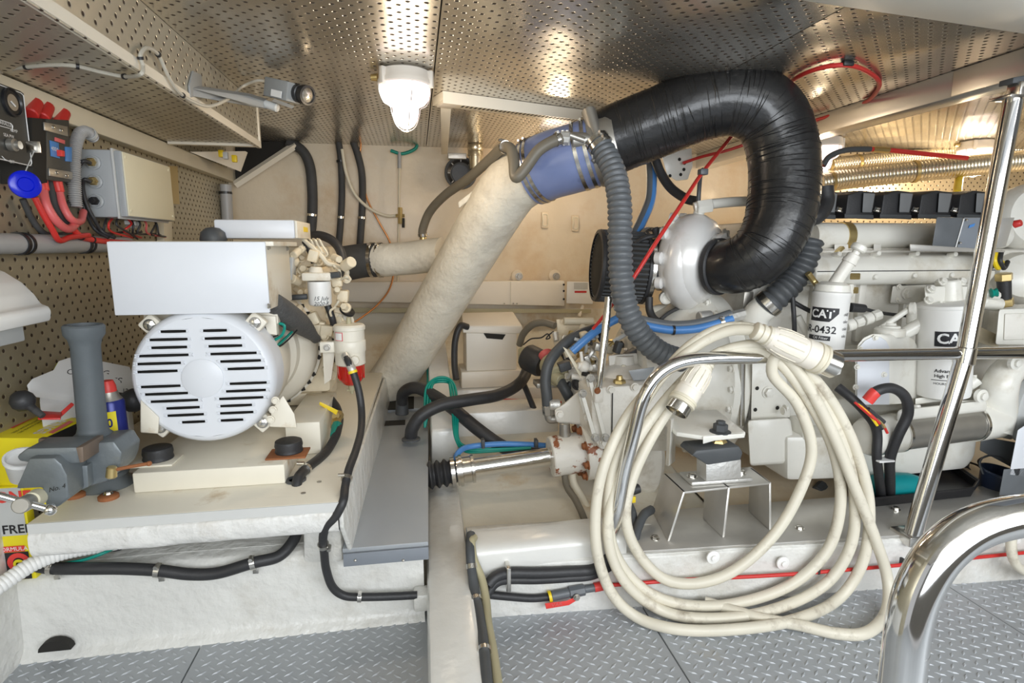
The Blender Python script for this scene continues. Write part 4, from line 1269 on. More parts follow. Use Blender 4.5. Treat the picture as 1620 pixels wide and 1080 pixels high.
h_ = t.part('handle_bar', MB().tube([at(-30, 776, 1.16), at(80, 806, 1.19)], .0068, 12), 'chrome')
t.part('handle_ball', MB().ball(at(80, 806, 1.19), .0115, 14), 'chrome', parent=h_)
t.part('lock_post', MB().cyl(at(176, 755, 1.285), at(177, 738, 1.285), .011, .010, 14, .002), 'brass')
t.part('lock_lever', MB().tube([at(176, 744, 1.285), at(206, 738, 1.29), at(235, 733, 1.29)], .004, 8).ball(at(236, 733, 1.29), .006, 8), 'rust')
t.done()

# ---- grey tube standing in the vise
p0, p1 = at(149, 700, 1.375), at(132, 513, 1.375)
t = Thing('grey_tube', 'tall dark grey plastic tube with a flared top standing behind the vise jaw', 'tube')
L_ = (p1 - p0).length
kk = sz(p0, 1)
t.part('tube', MB().lathe([(34 * kk, 0), (32 * kk, 8 * kk), (22 * kk, 18 * kk), (20 * kk, 26 * kk), (19.5 * kk, L_ * .5), (19.5 * kk, L_ * .82), (22 * kk, L_ * .88), (27 * kk, L_ * .92), (27.5 * kk, L_ * .985), (25 * kk, L_), (21 * kk, L_), (20 * kk, L_ - .01), (0, L_ - .012)], p0, p1 - p0, 32, caps=False), 'tube_grey')
t.done()

# ---- spray can
p0, p1 = at(184, 722, 1.50), at(168, 602, 1.50)
ax = (p1 - p0).normalized()
L_ = (p1 - p0).length
kk = sz(p0, 1)
rc = 20.5 * kk
t = Thing('spray_can', 'blue and yellow spray can with a red cap standing behind the vise', 'spray can')
b_ = t.part('can', MB().lathe([(rc * .96, 0), (rc, .003), (rc, L_ - 34 * kk), (rc * .9, L_ - 30 * kk)], p0, ax, 32), 'can_blue')
t.part('shoulder', MB().lathe([(rc * .9, L_ - 30 * kk), (rc * .72, L_ - 24 * kk), (rc * .62, L_ - 17 * kk)], p0, ax, 28), 'steel_dull')
t.part('cap', MB().lathe([(rc * .60, L_ - 18 * kk), (rc * .57, L_ - 8 * kk), (rc * .44, L_), (rc * .2, L_ + 1 * kk)], p0, ax, 24), 'red_bright')
x_, y_, _d = frame_of(ax)
def canmap(a0, h0, off=.0006):
    fx = Vector((1, 0, 0)); fx = (fx - ax * fx.dot(ax)).normalized(); fy = ax.cross(fx) * -1
    if fy.y > 0: fy = -fy
    return lambda u, v: p0 + ax * (h0 + v) + (fx * math.sin(a0 + u / rc) + fy * math.cos(a0 + u / rc)) * (rc + off)
cm = canmap(-0.1, 0)
mb = MB()
for i in range(12):
    u0, u1 = (-1.0 + 1.9 * i / 12) * rc, (-1.0 + 1.9 * (i + 1) / 12) * rc
    zb = lambda u: (26 + 10 * (1 - (u / rc + .05) ** 2) * -1 + 14 * abs(u / rc)) * kk
    mb.quad(cm(u0, zb(u0)), cm(u1, zb(u1)), cm(u1, 78 * kk), cm(u0, 78 * kk))
t.part('yellow_shield', mb, 'yellow_box', parent=b_)
t.part('lettering', MB().text('WD-40', 19 * kk, 0, 0, 0, bold=.02, fmap=canmap(-.62, 60 * kk, .0014), squeeze=.8), 'can_blue', parent=b_)
mb = MB()
for i in range(6):
    u0, u1 = (-.5 + .9 * i / 6) * rc, (-.5 + .9 * (i + 1) / 6) * rc
    mb.quad(cm(u0, (6 + 3 * abs(i - 3)) * kk), cm(u1, (6 + 3 * abs(i - 2)) * kk), cm(u1, 22 * kk), cm(u0, 22 * kk))
t.part('white_flash', mb, 'white_print', parent=b_)
t.done()

# ---- yellow cartons and a packet at the left end of the bench
zt = 0.565
q = [atz(-30, 692, zt), atz(52, 652, zt), atz(131, 662, zt), atz(62, 693, zt)]
q = [q[0], q[1], q[2], q[3]]
t = Thing('yellow_carton', 'yellow carton lying on the bench behind the vise, with white RINGS print', 'box')
low = [Vector((p.x, p.y, ZB)) for p in q]
b_ = t.part('carton', MB().hexa(low, q, .002), 'yellow_box')
xd_ = (q[0] - q[1]).normalized()
yd_ = Vector((0, 0, 1)).cross(xd_)
def on(u, v, h=.0008): return q[1] + (q[0] - q[1]) * u + (q[2] - q[1]) * v + Vector((0, 0, h))
t.part('print', MB().text('RINGS', .038, on(.44, .74, .003), xd_, yd_, bold=.02, shear=.2), 'white_print', parent=b_)
t.part('print_shadow', MB().quad(on(.16, .86, .002), on(.62, .86, .002), on(.62, .95, .002), on(.16, .95, .002)), 'red_bright', parent=b_)
t.part('small_print', MB().text('FOR USE WITH WASHER SETS', .010, on(.42, .42), xd_, yd_).text('MADE TO STANDARD SIZES', .010, on(.46, .33), xd_, yd_), 'black_print', parent=b_)
def side(u, v): return low[2] + (low[3] - low[2]) * u + Vector((0, 0, zt - ZB)) * v + (q[2] - q[1]).normalized() * .001
t.part('black_panel', MB().quad(side(.02, .60), side(.98, .60), side(.98, .97), side(.02, .97)), 'black_print', parent=b_)
t.part('side_print', MB().text('2X', .04, side(.5, .3), (low[2] - low[3]), up, bold=.02, shear=.2), 'black_print', parent=b_)
t.part('red_panel', MB().quad(on(.02, -.02, .0012), on(.62, -.02, .0012), on(.62, .2, .0012), on(.02, .2, .0012)), 'red_bright', parent=b_)
t.part('count', MB().text('12', .03, on(.34, .09, .002), xd_, yd_, bold=.03), 'yellow_box', parent=b_)
t.done()
t = Thing('seal_packet', 'grey, yellow and black packet upright at the left end of the bench', 'packet')
b_ = t.part('packet', MB().span((-0.977, 1.4200, .216), (-0.916, 1.4450, .45), .002), 'yellow_box')
F = lambda x0, x1, z0_, z1_, y=1.4185: MB().quad((x0, y, z0_), (x1, y, z0_), (x1, y, z1_), (x0, y, z1_))
t.part('grey_panel', F(-0.977, -0.921, .33, .448), 'grey_light', parent=b_)
t.part('black_panel', F(-0.977, -0.924, .218, .288), 'black_print', parent=b_)
t.part('red_panel', F(-0.977, -0.930, .289, .304, 1.4180), 'red_bright', parent=b_)
t.part('red_ring', MB().lathe([(.012, 0), (.024, 0)], (-0.947, 1.4180, .262), NY, 24, caps=False), 'red_bright', parent=b_)
t.part('yellow_figure', MB().lathe([(0, 0), (.012, 0)], (-0.947, 1.4175, .258), NY, 16, caps=False).quad((-0.955, 1.4175, .242), (-0.939, 1.4175, .242), (-0.942, 1.4175, .262), (-0.952, 1.4175, .262)), 'yellow_box', parent=b_)
t.part('lettering', MB().text('FREE', .030, (-0.940, 1.4176, .345), (1, 0, 0), up, bold=.02), 'black_print', parent=b_)
t.part('red_lettering', MB().text('ONE', .036, (-0.938, 1.4176, .425), (1, 0, 0), up, bold=.04), 'red_bright', parent=b_)
t.part('white_lettering', MB().text('FORMULA', .014, (-0.955, 1.4174, .2965), (1, 0, 0), up), 'white_print', parent=b_)
t.part('fine_print', MB().text('for all sizes', .010, (-0.955, 1.4174, .228), (1, 0, 0), up), 'white_print', parent=b_)
t.done()

# ---- white tub with a marked lid
def L3(x, y): return at(x, y, 1.46 + (x - 41) * .0017 + (632 - y) * .0012)
lid = [(41, 609), (50, 598), (84, 584), (92, 570), (110, 564), (160, 570), (206, 579), (213, 606), (206, 630), (190, 634), (118, 627), (46, 616)]
t = Thing('white_tub', 'white tub with handwriting on its lid, lying behind the grey tube', 'tub')
b_ = t.part('lid', MB().hexa([L3(*p) + Vector((0, .004, -.02)) for p in lid], [L3(*p) for p in lid], .004), 'jug')
bx = [(58, 622), (120, 630), (200, 634), (204, 600), (90, 590), (60, 604)]
t.part('tub', MB().hexa([Vector((L3(*p).x, L3(*p).y, ZB)) for p in bx], [L3(*p) + Vector((0, .004, -.02)) for p in bx], .006), 'jug')
n_ = (L3(200, 600) - L3(60, 600)).normalized()
m_ = (L3(120, 575) - L3(120, 625)).normalized()
nn = n_.cross(m_).normalized() * .003
t.part('handwriting', MB().text('COOLNG', 12, 0, 0, 0, shear=.2, fmap=lambda u, v: L3(137 + u * 1.3, 590 - v + u * .05) + nn).text('SUPPLES', 14, 0, 0, 0, shear=.2, fmap=lambda u, v: L3(158 + u * 1.3, 603 - v + u * .02) + nn).text('12', 10, 0, 0, 0, fmap=lambda u, v: L3(197 + u, 619 - v) + nn), 'black_print', parent=b_)
t.done()
solo('lime_cloth', 'folded lime cloth tucked behind the white tub', 'cloth', MB().hexa([L3(62, 592) + Vector((0, .03, -.03)), L3(88, 582) + Vector((0, .03, -.03)), L3(92, 566) + Vector((0, .03, -.03)), L3(70, 574) + Vector((0, .03, -.03))], [L3(62, 592) + Vector((0, .05, 0)), L3(88, 582) + Vector((0, .05, 0)), L3(92, 568) + Vector((0, .05, .0)), L3(70, 576) + Vector((0, .05, 0))], .008), 'lime')
# ---- black bulbs, red scraper, white pot
for (x, y, lbl) in ((36, 634, 'black rubber bulb at the left end of the bench above the yellow carton'), (211, 633, 'black rubber bulb between the spray can and the generator end cover')):
    c = at(x, y, 1.42 if x < 100 else 1.62)
    nd = Vector((.7, -.2, -.55)).normalized() if x < 100 else Vector((-.9, -.1, .35)).normalized()
    bs = .76 if x < 100 else 1.0
    mb = MB().lathe([(a_ * bs, b2 * bs) for a_, b2 in [(0, -.031), (.016, -.029), (.028, -.016), (.032, 0), (.029, .014), (.02, .024), (.012, .03), (.010, .05)]], c, nd, 24, caps=False)
    t = Thing('rubber_bulb', lbl, 'bulb', 'black rubber bulbs on the bench')
    t.part('bulb', mb, 'rubber_black')
    t.part('nozzle', MB().cyl(c + nd * .046 * bs, c + nd * .075 * bs, .0105 * bs, .009 * bs, 14), 'rubber_matt')
    t.done()
t = Thing('red_scraper', 'red plastic scraper lying across the yellow carton', 'scraper')
t.part('handle', MB().hexa([at(86, 660, 1.45), at(92, 664, 1.45), at(118, 640, 1.50), at(113, 636, 1.50)], [at(86, 660, 1.46), at(92, 664, 1.46), at(118, 640, 1.51), at(113, 636, 1.51)], .002), 'red_bright')
t.part('blade', MB().hexa([at(66, 652, 1.45), at(98, 654, 1.47), at(96, 664, 1.43), at(60, 664, 1.42)], [at(66, 652, 1.45) + up * .004, at(98, 654, 1.47) + up * .004, at(96, 664, 1.43) + up * .004, at(60, 664, 1.42) + up * .004], .001), 'red')
t.done()
t = Thing('white_pot', 'small white plastic pot at the left edge in front of the yellow carton', 'pot')
c = at(2, 716, 1.26)
t.part('pot', MB().lathe([(.02, 0), (.024, .004), (.031, .05), (.033, .052), (.033, .06), (.029, .06), (.026, .05), (0, .048)], Vector((c.x - .005, c.y + .06, ZB + .105)), (0.25, -.3, .92), 24, caps=False), 'jug')
t.done()
t = Thing('spray_bottle', 'small white bottle beside the grey tube on the bench', 'bottle')
c = at(122, 672, 1.60)
t.part('bottle', MB().lathe([(.02, 0), (.022, .004), (.022, .05), (.012, .065), (.009, .075)], Vector((c.x, c.y, ZB)) + up * .04, up, 20), 'jug')
t.part('cap', MB().cyl(Vector((c.x, c.y, ZB + .114)), Vector((c.x, c.y, ZB + .13)), .010, .009, 12), 'grey_light')
t.part('foot', MB().cyl(Vector((c.x, c.y, ZB)), Vector((c.x, c.y, ZB + .041)), .022, .021, 20), 'jug')
t.done()

# ================================================================ HOSES UNDER THE BENCH
pa = pathpx([(40, 890, 1.44), (78, 898, 1.42), (130, 899, 1.41), (190, 899, 1.41), (250, 902, 1.41), (300, 908, 1.41), (345, 906, 1.41), (400, 890, 1.41), (440, 880, 1.43), (462, 858, 1.46), (472, 835, 1.50), (474, 815, 1.54)], 8)
o = solo('bilge_hose', 'black hose clipped along the white bed below the generator bench', 'hose', MB().tube(pa, .0145, 12), 'rubber_black')
for x in (78, 253, 402):
    i = min(range(len(pa)), key=lambda j: abs(pa[j].x - at(x, 900, 1.41).x))
    part_of(o, 'hose_clip', clamp_on(pa, i, .0148, .012, .003).box(pa[i] + Vector((.004, .004, -.022)), (.014, .004, .02), .001), 'steel')
pa = pathpx([(-40, 950, 1.28), (0, 926, 1.32), (50, 893, 1.37), (100, 874, 1.41), (165, 862, 1.46), (190, 858, 1.52)], 10)
q, rr = ribbed(pa, .018, .009, .0016)
o = solo('white_hose', 'ribbed white hose curving out from under the bench at the left edge', 'hose', MB().tube(q, rr, 14), 'white_plastic')
for k_ in (-18, -8):
    part_of(o, 'cable_tie', clamp_on(q, len(q) + k_, .0182, .007, .002, False), 'black_plastic')
hose('green_wire', 'thin dark green wire beside the white hose under the bench', 'wire', [(90, 893, 1.425), (130, 886, 1.43), (165, 874, 1.44), (188, 862, 1.48), (196, 855, 1.52)], .004, 'green_wire')
hose('bench_duct', 'thick black hose lying in the recess under the bench', 'hose', [(-10, 870, 1.62), (150, 862, 1.60), (350, 855, 1.58), (455, 850, 1.57)], .028, 'rubber_matt')

# ================================================================ HULL SIDE: HOSES, LINES, TRUNKING
YH = YB - 0.045
HG = 'black hoses running down the hull side'
for lbl, pts, r in (('thick black hose down the hull side nearest the left bulkhead', [(455, 224, YH), (478, 238, YH), (490, 262, YH), (494, 300, YH), (494, 340, YH), (491, 376, YH)], .027),
                    ('middle black hose down the hull side beside the thin white cable', [(535, 222, YH), (539, 250, YH), (541, 300, YH), (539, 350, YH), (535, 396, YH - .03)], .018),
                    ('black hose down the hull side bowing towards the exhaust pipe', [(558, 222, YH), (567, 248, YH), (573, 280, YH), (573, 330, YH), (569, 394, YH - .03)], .0195)):
    o, p = hose('hull_hose', lbl, 'hose', pts, r, 'rubber_matt', group=HG)
    i = min(range(len(p)), key=lambda j: abs(p[j].z - at(540, 341, YH).z))
    part_of(o, 'hose_clip', clamp_on(p, i, r * 1.01, .012, .003, False), 'steel')
    if r == .018:
        part_of(o, 'cable_tie', clamp_on(p, 9, r * 1.01, .012, .006, False), 'black_plastic')
hose('white_cable', 'thin white cable curving down the hull side to a small valve', 'cable', [(541, 236, YH - .03), (548, 275, YH - .03), (562, 308, YH - .02), (585, 330, YH - .01), (610, 341, YH), (628, 341, YH)], .0085, 'cable_cream')
hose('copper_line', 'thin copper line crossing the hull side behind the black hoses and down past the exhaust', 'pipe', [(571, 222, YH + .01), (570, 260, YH + .01), (580, 312, YH + .01), (600, 352, YH), (617, 384, YH), (623, 420, YH - .05), (617, 455, YH - .1), (597, 482, YH - .15), (572, 502, YH - .25), (556, 512, YH - .3)], .005, 'copper')
t = Thing('vent_line', 'thin upright white line with a small brass valve on the hull side', 'pipe')
t.part('upper_pipe', MB().cyl(at(632, 240, YH), at(632, 266, YH), .011, .011, 12), 'grey_pipe')
t.part('line', MB().cyl(at(632, 264, YH), at(629, 450, YH), .006, .006, 8), 'cable_cream')
t.part('valve', MB().cyl(at(633, 328, YH - .005), at(633, 354, YH - .005), .012, .012, 8).cyl(at(626, 341, YH - .005), at(640, 341, YH - .005), .009, seg=8), 'brass')
t.part('valve_knob', MB().cyl(at(638, 345, YH - .02), at(638, 360, YH - .02), .008, seg=8), 'black_plastic')
t.done()
hose('green_pipe', 'short green pipe bend at the top of the hull side', 'pipe', [(618, 238, YH), (634, 243, YH), (648, 240, YH), (658, 234, YH), (660, 226, YH)], .009, 'green_wire')
# alarm horn / fan, metal vent stub
c = at(729, 274, YH - .04)
t = Thing('alarm_horn', 'round black alarm horn high on the hull side', 'horn')
t.part('rim', MB().lathe([(.045, 0), (.085, .0), (.09, .012), (.088, .02), (.078, .022), (.074, .014), (.06, .004), (.045, 0)], c, (-.1, -1, 0), 32, caps=False), 'hose_dark')
t.part('cone', MB().lathe([(.0, -.015), (.03, -.02), (.055, 0.0), (.072, .016)], c, (-.1, -1, 0), 28, caps=False), 'black_plastic')
for i in range(8):
    a = 2 * PI * i / 8
    t.part('rim_rib', MB().box(c + Vector((math.cos(a) * .067, -.012, math.sin(a) * .067)), (.014, .01, .006), .001, Matrix.Rotation(-a, 3, 'Y')), 'grey_pipe')
t.part('back', MB().cyl(c, c + Vector((0, .05, 0)), .05, .06, 20), 'black_plastic')
t.done()
t = Thing('vent_stub', 'short shiny metal vent stub hanging from the ceiling beside the horn', 'pipe')
c = at(752, 232, YH - .08)
t.part('stub', MB().lathe([(.04, 0), (.043, .004), (.043, .03), (.04, .034), (.043, .04), (.043, .06), (.037, .062), (.037, .13)], Vector((c.x, c.y, ZC - .002)), (0, 0, -1), 28), 'duct_foil')
t.part('bracket', MB().span((c.x - .15, c.y - .01, 1.47), (c.x - .05, c.y + .04, 1.50), .003), 'alu_cast')
t.done()

# trunking with end box
t = Thing('cable_trunking', 'long white cable trunking along the hull side below the wall bolts', 'trunking')
t.part('trunk', MB().hexa([at(540, 446, YH - .03), at(893, 444, YH - .03), at(893, 484, YH - .03), at(540, 477, YH - .03)], [at(540, 446, YH - .03) + Vector((0, .07, 0)), at(893, 444, YH - .03) + Vector((0, .07, 0)), at(893, 484, YH - .03) + Vector((0, .07, 0)), at(540, 477, YH - .03) + Vector((0, .07, 0))], .004), 'warm_plastic')
t.part('joint', MB().box(at(808, 464, YH - .031), (.004, .004, .14)), 'ivory_trim')
for x in (798, 812, 818):
    t.part('screw', MB().ball(at(x, 480, YH - .032), .005, 8), 'steel_dull')
t.part('ledge', MB().hexa([at(545, 487, YH - .06), at(935, 489, YH - .06), at(935, 495, YH - .06), at(545, 494, YH - .06)], [at(545, 487, YH + .04), at(935, 489, YH + .04), at(935, 495, YH + .04), at(545, 494, YH + .04)]), 'hose_olive')
t.done()
t = Thing('sensor_box', 'white sensor box with a grey window and red stripe at the end of the trunking', 'sensor')
b_ = t.part('case', MB().hexa([at(897, 445, YH - .06), at(938, 446, YH - .06), at(938, 481, YH - .06), at(896, 480, YH - .06)], [at(897, 445, YH), at(938, 446, YH), at(938, 481, YH), at(896, 480, YH)], .005), 'white_plastic')
t.part('window', MB().quad(*[at(x, y, YH - .062) for x, y in ((908, 457), (930, 457), (930, 447), (908, 447))]), 'grey_light', parent=b_)
t.part('stripe', MB().quad(*[at(x, y, YH - .062) for x, y in ((909, 463), (928, 463), (928, 460), (909, 460))]), 'red', parent=b_)
for y in (450, 460, 473):
    t.part('switch', MB().ball(at(892, y, YH - .035), .007, 8), 'black_plastic')
t.part('drop_pipe', MB().cyl(at(922, 483, YH - .04), at(916, 500, YH - .06), .01, .01, 10), 'warm_plastic')
t.done()
for x, lbl in ((818, 'wall bolt with washer above the trunking, left of the pair'), (877, 'wall bolt with washer above the trunking, right of the pair')):
    t = Thing('wall_bolt', lbl, 'bolt', 'wall bolts above the trunking')
    t.part('washer', MB().lathe([(.036, 0), (.036, .006), (.03, .010)], at(x, 436, YB - .006), NY, 24), 'hull_cream')
    t.part('nut', MB().bolt(at(x + 3, 437, YB - .018), NY, .016, .022), 'steel_dull')
    t.done()
for x, y, lbl in ((862, 348, 'small oval padeye on the hull side, left of the two'), (910, 353, 'small oval padeye on the hull side, right of the two')):
    c = at(x, y, YB - .004)
    t = Thing('oval_pad', lbl, 'padeye', 'oval pads on the hull side')
    t.part('plate', MB().box(c, (.045, .014, .095), .012), 'hull_cream')
    t.part('loop', MB().tube(spline([c + Vector((.012, -.008, .03)), c + Vector((.014, -.016, 0)), c + Vector((.012, -.008, -.03)), c + Vector((-.012, -.008, -.03)), c + Vector((-.014, -.016, 0)), c + Vector((-.012, -.008, .03))], 4, True), .004, 6, closed=True), 'cable_cream')
    t.done()

# ceiling wiring channel, slotted, with a hanger
t = Thing('slotted_channel', 'pale slotted wiring channel under the ceiling beside the lamp', 'trunking')
a0, a1 = atz(692, 158, 1.53), atz(945, 190, 1.53)
d = (a1 - a0).normalized()
n_ = Vector((d.y, -d.x, 0))
def ch(u, v, z): return a0 + d * u + n_ * v + Vector((0, 0, z - 1.53))
L_ = (a1 - a0).length
t.part('channel', MB().prism([ch(0, -.05, 1.52), ch(0, .05, 1.52), ch(0, .05, 1.549), ch(0, -.05, 1.549)], d * L_, .001), 'ivory_edge')
t.part('side_lip', MB().prism([ch(0, .052, 1.508), ch(0, .056, 1.508), ch(0, .056, 1.549), ch(0, .052, 1.549)], d * L_), 'ivory_edge')
n = 34
for i in range(n):
    u = .10 + (L_ - .12) * i / n
    t.part('slot', MB().prism([ch(u, -.02, 1.519), ch(u + .008, -.02, 1.519), ch(u + .008, .035, 1.519), ch(u, .035, 1.519)], (0, 0, .0008)), 'slot_dark')
t.part('gland_box', MB().prism([ch(.01, -.035, 1.512), ch(.07, -.035, 1.512), ch(.07, .035, 1.512), ch(.01, .035, 1.512)], (0, 0, .012), .002), 'lamp_body')
t.part('hanger', MB().hexa([atz(697, 168, 1.515), atz(714, 168, 1.515), at(708, 244, 3.1), at(698, 244, 3.1)], [atz(697, 168, 1.515) + up * .03, atz(714, 168, 1.515) + up * .03, at(708, 244, 3.1) + up * .03, at(698, 244, 3.1) + up * .03], .001), 'ivory_edge')
t.done()

# ================================================================ EXHAUST
# lagged riser from the hull up to the coupling
ra = [at(612, 612, 2.86), at(640, 572, 2.80), at(700, 472, 2.58), at(760, 370, 2.36), at(800, 306, 2.24), at(822, 284, 2.19), at(850, 268, 2.14)]
pa = spline(ra, 8)
t = Thing('exhaust_riser', 'thick lagged cream exhaust pipe rising diagonally from the hull', 'exhaust pipe')
rad = []
for i, p in enumerate(pa):
    rad.append(.113 + .004 * noise.noise(p * 9) + (.012 if i > len(pa) - 12 else 0) * (i - len(pa) + 12) / 12)
mb = MB().tube(resample(pa, .02), .113, 36)
for v in mb.v:
    v += Vector((noise.noise(v * 14), noise.noise(v * 14 + Vector((5, 1, 2))), noise.noise(v * 14 + Vector((1, 7, 3))))) * .0022
r_ = t.part('riser', mb, 'lagging', angle=70)
t.part('lug', MB().hexa([at(724, 320, 2.30), at(760, 292, 2.26), at(764, 300, 2.26), at(726, 330, 2.30)], [at(724, 320, 2.40), at(760, 292, 2.36), at(764, 300, 2.36), at(726, 330, 2.40)], .006), 'lagging', parent=r_)
# branch from the generator
ba = [at(600, 411, 2.785), at(615, 411, 2.76), at(650, 408, 2.72), at(705, 402, 2.62)]
mb = MB().tube(resample(spline(ba, 8), .02), .077, 30)
for v in mb.v:
    v += Vector((noise.noise(v * 14), noise.noise(v * 14 + Vector((5, 1, 2))), noise.noise(v * 14 + Vector((1, 7, 3))))) * .003
t.part('branch', mb, 'lagging', angle=70)
t.part('branch_port', MB().cyl(at(670, 386, 2.70), at(669, 372, 2.70), .016, .016, 12), 'brass')
t.part('foot_web', MB().prism([at(612, 590, 2.75), at(655, 560, 2.75), at(662, 600, 2.75), at(612, 604, 2.75)], (0, .03, 0), .004), 'lagging')
t.done()
ga = spline([at(505, 424, 2.55), at(540, 418, 2.72), at(575, 412, 2.80), at(606, 411, 2.785)], 8)
o = solo('exhaust_hose', 'short thick black exhaust hose joining the generator to the lagged pipe', 'hose', MB().tube(ga, .080, 28), 'rubber_matt')
for k_ in (-2, -5):
    part_of(o, 'hose_clamp', clamp_on(ga, len(ga) + k_, .081, .016, .003), 'steel')
# blue silicone coupling
ca = spline([at(842, 274, 2.155), at(870, 262, 2.11), at(905, 252, 2.07), at(944, 240, 2.03)], 8)
t = Thing('silicone_coupling', 'blue silicone exhaust coupling with steel clamps at each end', 'hose')
t.part('sleeve', MB().tube(ca, .120, 40), 'silicone_blue')
for k_ in (2, 4, 19, 22):
    t.part('hose_clamp', clamp_on(ca, k_, .1205, .013, .003), 'steel')
t.done()
# spray ring with nozzle boss between coupling and elbow
t = Thing('injection_elbow', 'grey metal water injection ring between the blue coupling and the black elbow', 'exhaust fitting')
d = (ca[-1] - ca[-3]).normalized()
t.part('ring', MB().lathe([(.108, -.02), (.112, 0), (.124, .004), (.124, .02), (.114, .03), (.116, .07), (.11, .09)], ca[-1] - d * .01, d, 40), 'steel_dull')
q0 = at(922, 220, 1.93)
t.part('boss', MB().cyl(at(905, 222, 1.96), at(946, 222, 1.94), .028, .024, 16, .004), 'steel_dull')
t.part('valve_stem', MB().cyl(at(902, 214, 1.93), at(925, 222, 1.92), .010, .010, 10).cyl(at(931, 176, 1.98), at(946, 224, 1.93), .026, .020, 14), 'steel_dull')
t.part('union', MB().cyl(at(886, 218, 1.94), at(902, 219, 1.93), .022, .022, 8, .003).cyl(at(890, 206, 1.94), at(893, 230, 1.94), .006, seg=8).cyl(at(897, 206, 1.94), at(899, 230, 1.94), .006, seg=8), 'alu_cast')
t.part('pipe_stub', MB().cyl(at(950, 226, 1.95), at(967, 214, 1.93), .010, .012, 10).cyl(at(938, 256, 1.92), at(950, 244, 1.92), .009, .009, 10), 'steel_dull')
t.done()
# huge black elbow hose
ea = [at(938, 238, 2.06), at(980, 218, 2.02), at(1040, 194, 1.96), at(1105, 168, 1.90), at(1165, 158, 1.85), at(1215, 180, 1.82), at(1237, 232, 1.80), at(1240, 300, 1.78), at(1228, 360, 1.76), at(1200, 402, 1.77), at(1165, 420, 1.82), at(1128, 422, 1.90)]
pa = resample(spline(ea, 10), .012)
n = len(pa)
mb = MB()
rads = []
for i, p in enumerate(pa):
    f = i / (n - 1)
    r0 = .120 - .008 * min(1, f * 2) - .022 * max(0, (f - .72) / .28)
    rads.append(r0 + .0012 * noise.noise(Vector((i * .9, 0, 0))))
mb.tube(pa, rads, 44)
for v in mb.v:
    v += Vector((noise.noise(v * 30), noise.noise(v * 30 + Vector((5, 1, 2))), noise.noise(v * 30 + Vector((1, 7, 3))))) * .0012
t = Thing('exhaust_elbow', 'huge glossy black exhaust elbow hose arching over the turbocharger', 'hose')
t.part('elbow', mb, 'hose_gloss', angle=80)
wr = MB()
rg = random.Random(11)
for i in [j_ for j_ in range(5, n - 8) for _k in range(5)]:      # wrinkle ribs of the wire-wound hose
    d = (pa[min(i + 1, n - 1)] - pa[max(0, i - 1)]).normalized()
    x_, y_, _ = frame_of(d)
    a = rg.uniform(0, 2 * PI)
    w = rg.uniform(.5, 1.6)
    sl = rg.uniform(-.010, .010)
    ro_ = rg.uniform(-.006, .006)
    pts = [pa[i] + d * (ro_ + sl * (j / 8)) + (x_ * math.cos(a + w * j / 8) + y_ * math.sin(a + w * j / 8)) * (rads[i] + .0003) for j in range(9)]
    wr.tube(pts, [.0003, .0010, .0015, .0017, .0017, .0017, .0015, .0010, .0003], 4)
t.part('wire_ribs', wr, 'hose_gloss', kind='stuff')
t.part('end_cuff', MB().lathe([(.098, 0), (.100, .004), (.100, .02), (.094, .024)], pa[-1], pa[-4] - pa[-1], 36), 'rubber_black')
t.done()

# ---- brown hose from branch port to the injection ring, and its twin loop
pa = pathpx([(669, 374, 2.70), (669, 362, 2.69), (680, 335, 2.64), (705, 308, 2.52), (740, 283, 2.36), (775, 252, 2.2), (795, 234, 2.1), (808, 236, 2.02), (813, 256, 1.98), (816, 280, 1.95), (830, 268, 1.94), (850, 240, 1.93), (870, 226, 1.93), (888, 219, 1.935)], 8)
o = solo('raw_water_hose', 'brownish rubber hose looping from the branch pipe over the riser to the injection ring', 'hose', MB().tube(pa, .0195, 14), 'hose_brown')
for k_ in (2, 50, len(pa) - 4):
    part_of(o, 'hose_clamp', clamp_on(pa, k_, .0197, .012, .003), 'steel')
# ---- grey ribbed hose hanging down in front of the turbo
pa = pathpx([(944, 222, 1.93), (958, 244, 1.90), (972, 275, 1.86), (980, 320, 1.82), (981, 380, 1.79), (983, 440, 1.77), (992, 490, 1.76), (1015, 532, 1.76), (1045, 558, 1.76), (1080, 570, 1.78)], 12)
q, rr = ribbed(pa, .0405, .0205, .0055)
t = Thing('ribbed_hose', 'grey ribbed suction hose hanging down in front of the turbocharger', 'hose')
t.part('hose', MB().tube(q, rr, 20), 'hose_grey')
for k_ in (2, 8):
    t.part('hose_clamp', clamp_on(q, k_, .041, .016, .003), 'steel')
t.done()

# ================================================================ BILGE BETWEEN THE FRAMES
# cream lidded box
t = Thing('cream_box', 'cream plastic lidded box with a dark hand slot behind the white frame', 'box')
zt, zl, zm, z0 = .66, .585, .39, .307
t.part('base_tray', MB().span((.205, 2.735, z0), (.505, 2.955, zm), .006), 'warm_plastic')
t.part('body', MB().span((.232, 2.75, zm), (.485, 2.94, zl), .006), 'warm_plastic')
t.part('lid', MB().hexa([(.215, 2.73, zl), (.512, 2.73, zl - .012), (.505, 2.96, zl), (.222, 2.96, zl)], [(.215, 2.735, zl + .035), (.510, 2.735, zl + .028), (.50, 2.95, zt), (.228, 2.95, zt)], .006), 'warm_plastic')
t.part('hand_slot', MB().prism([at(765, 527, 2.745), at(800, 529, 2.745), at(795, 537, 2.745), at(770, 535, 2.745)], (0, .004, 0)), 'slot_dark')
t.done()
hose('box_hose', 'black hose curling down the left side of the cream box', 'hose', [(740, 517, 2.74), (728, 516, 2.72), (720, 540, 2.70), (719, 575, 2.66), (722, 600, 2.62)], .016, 'rubber_black')
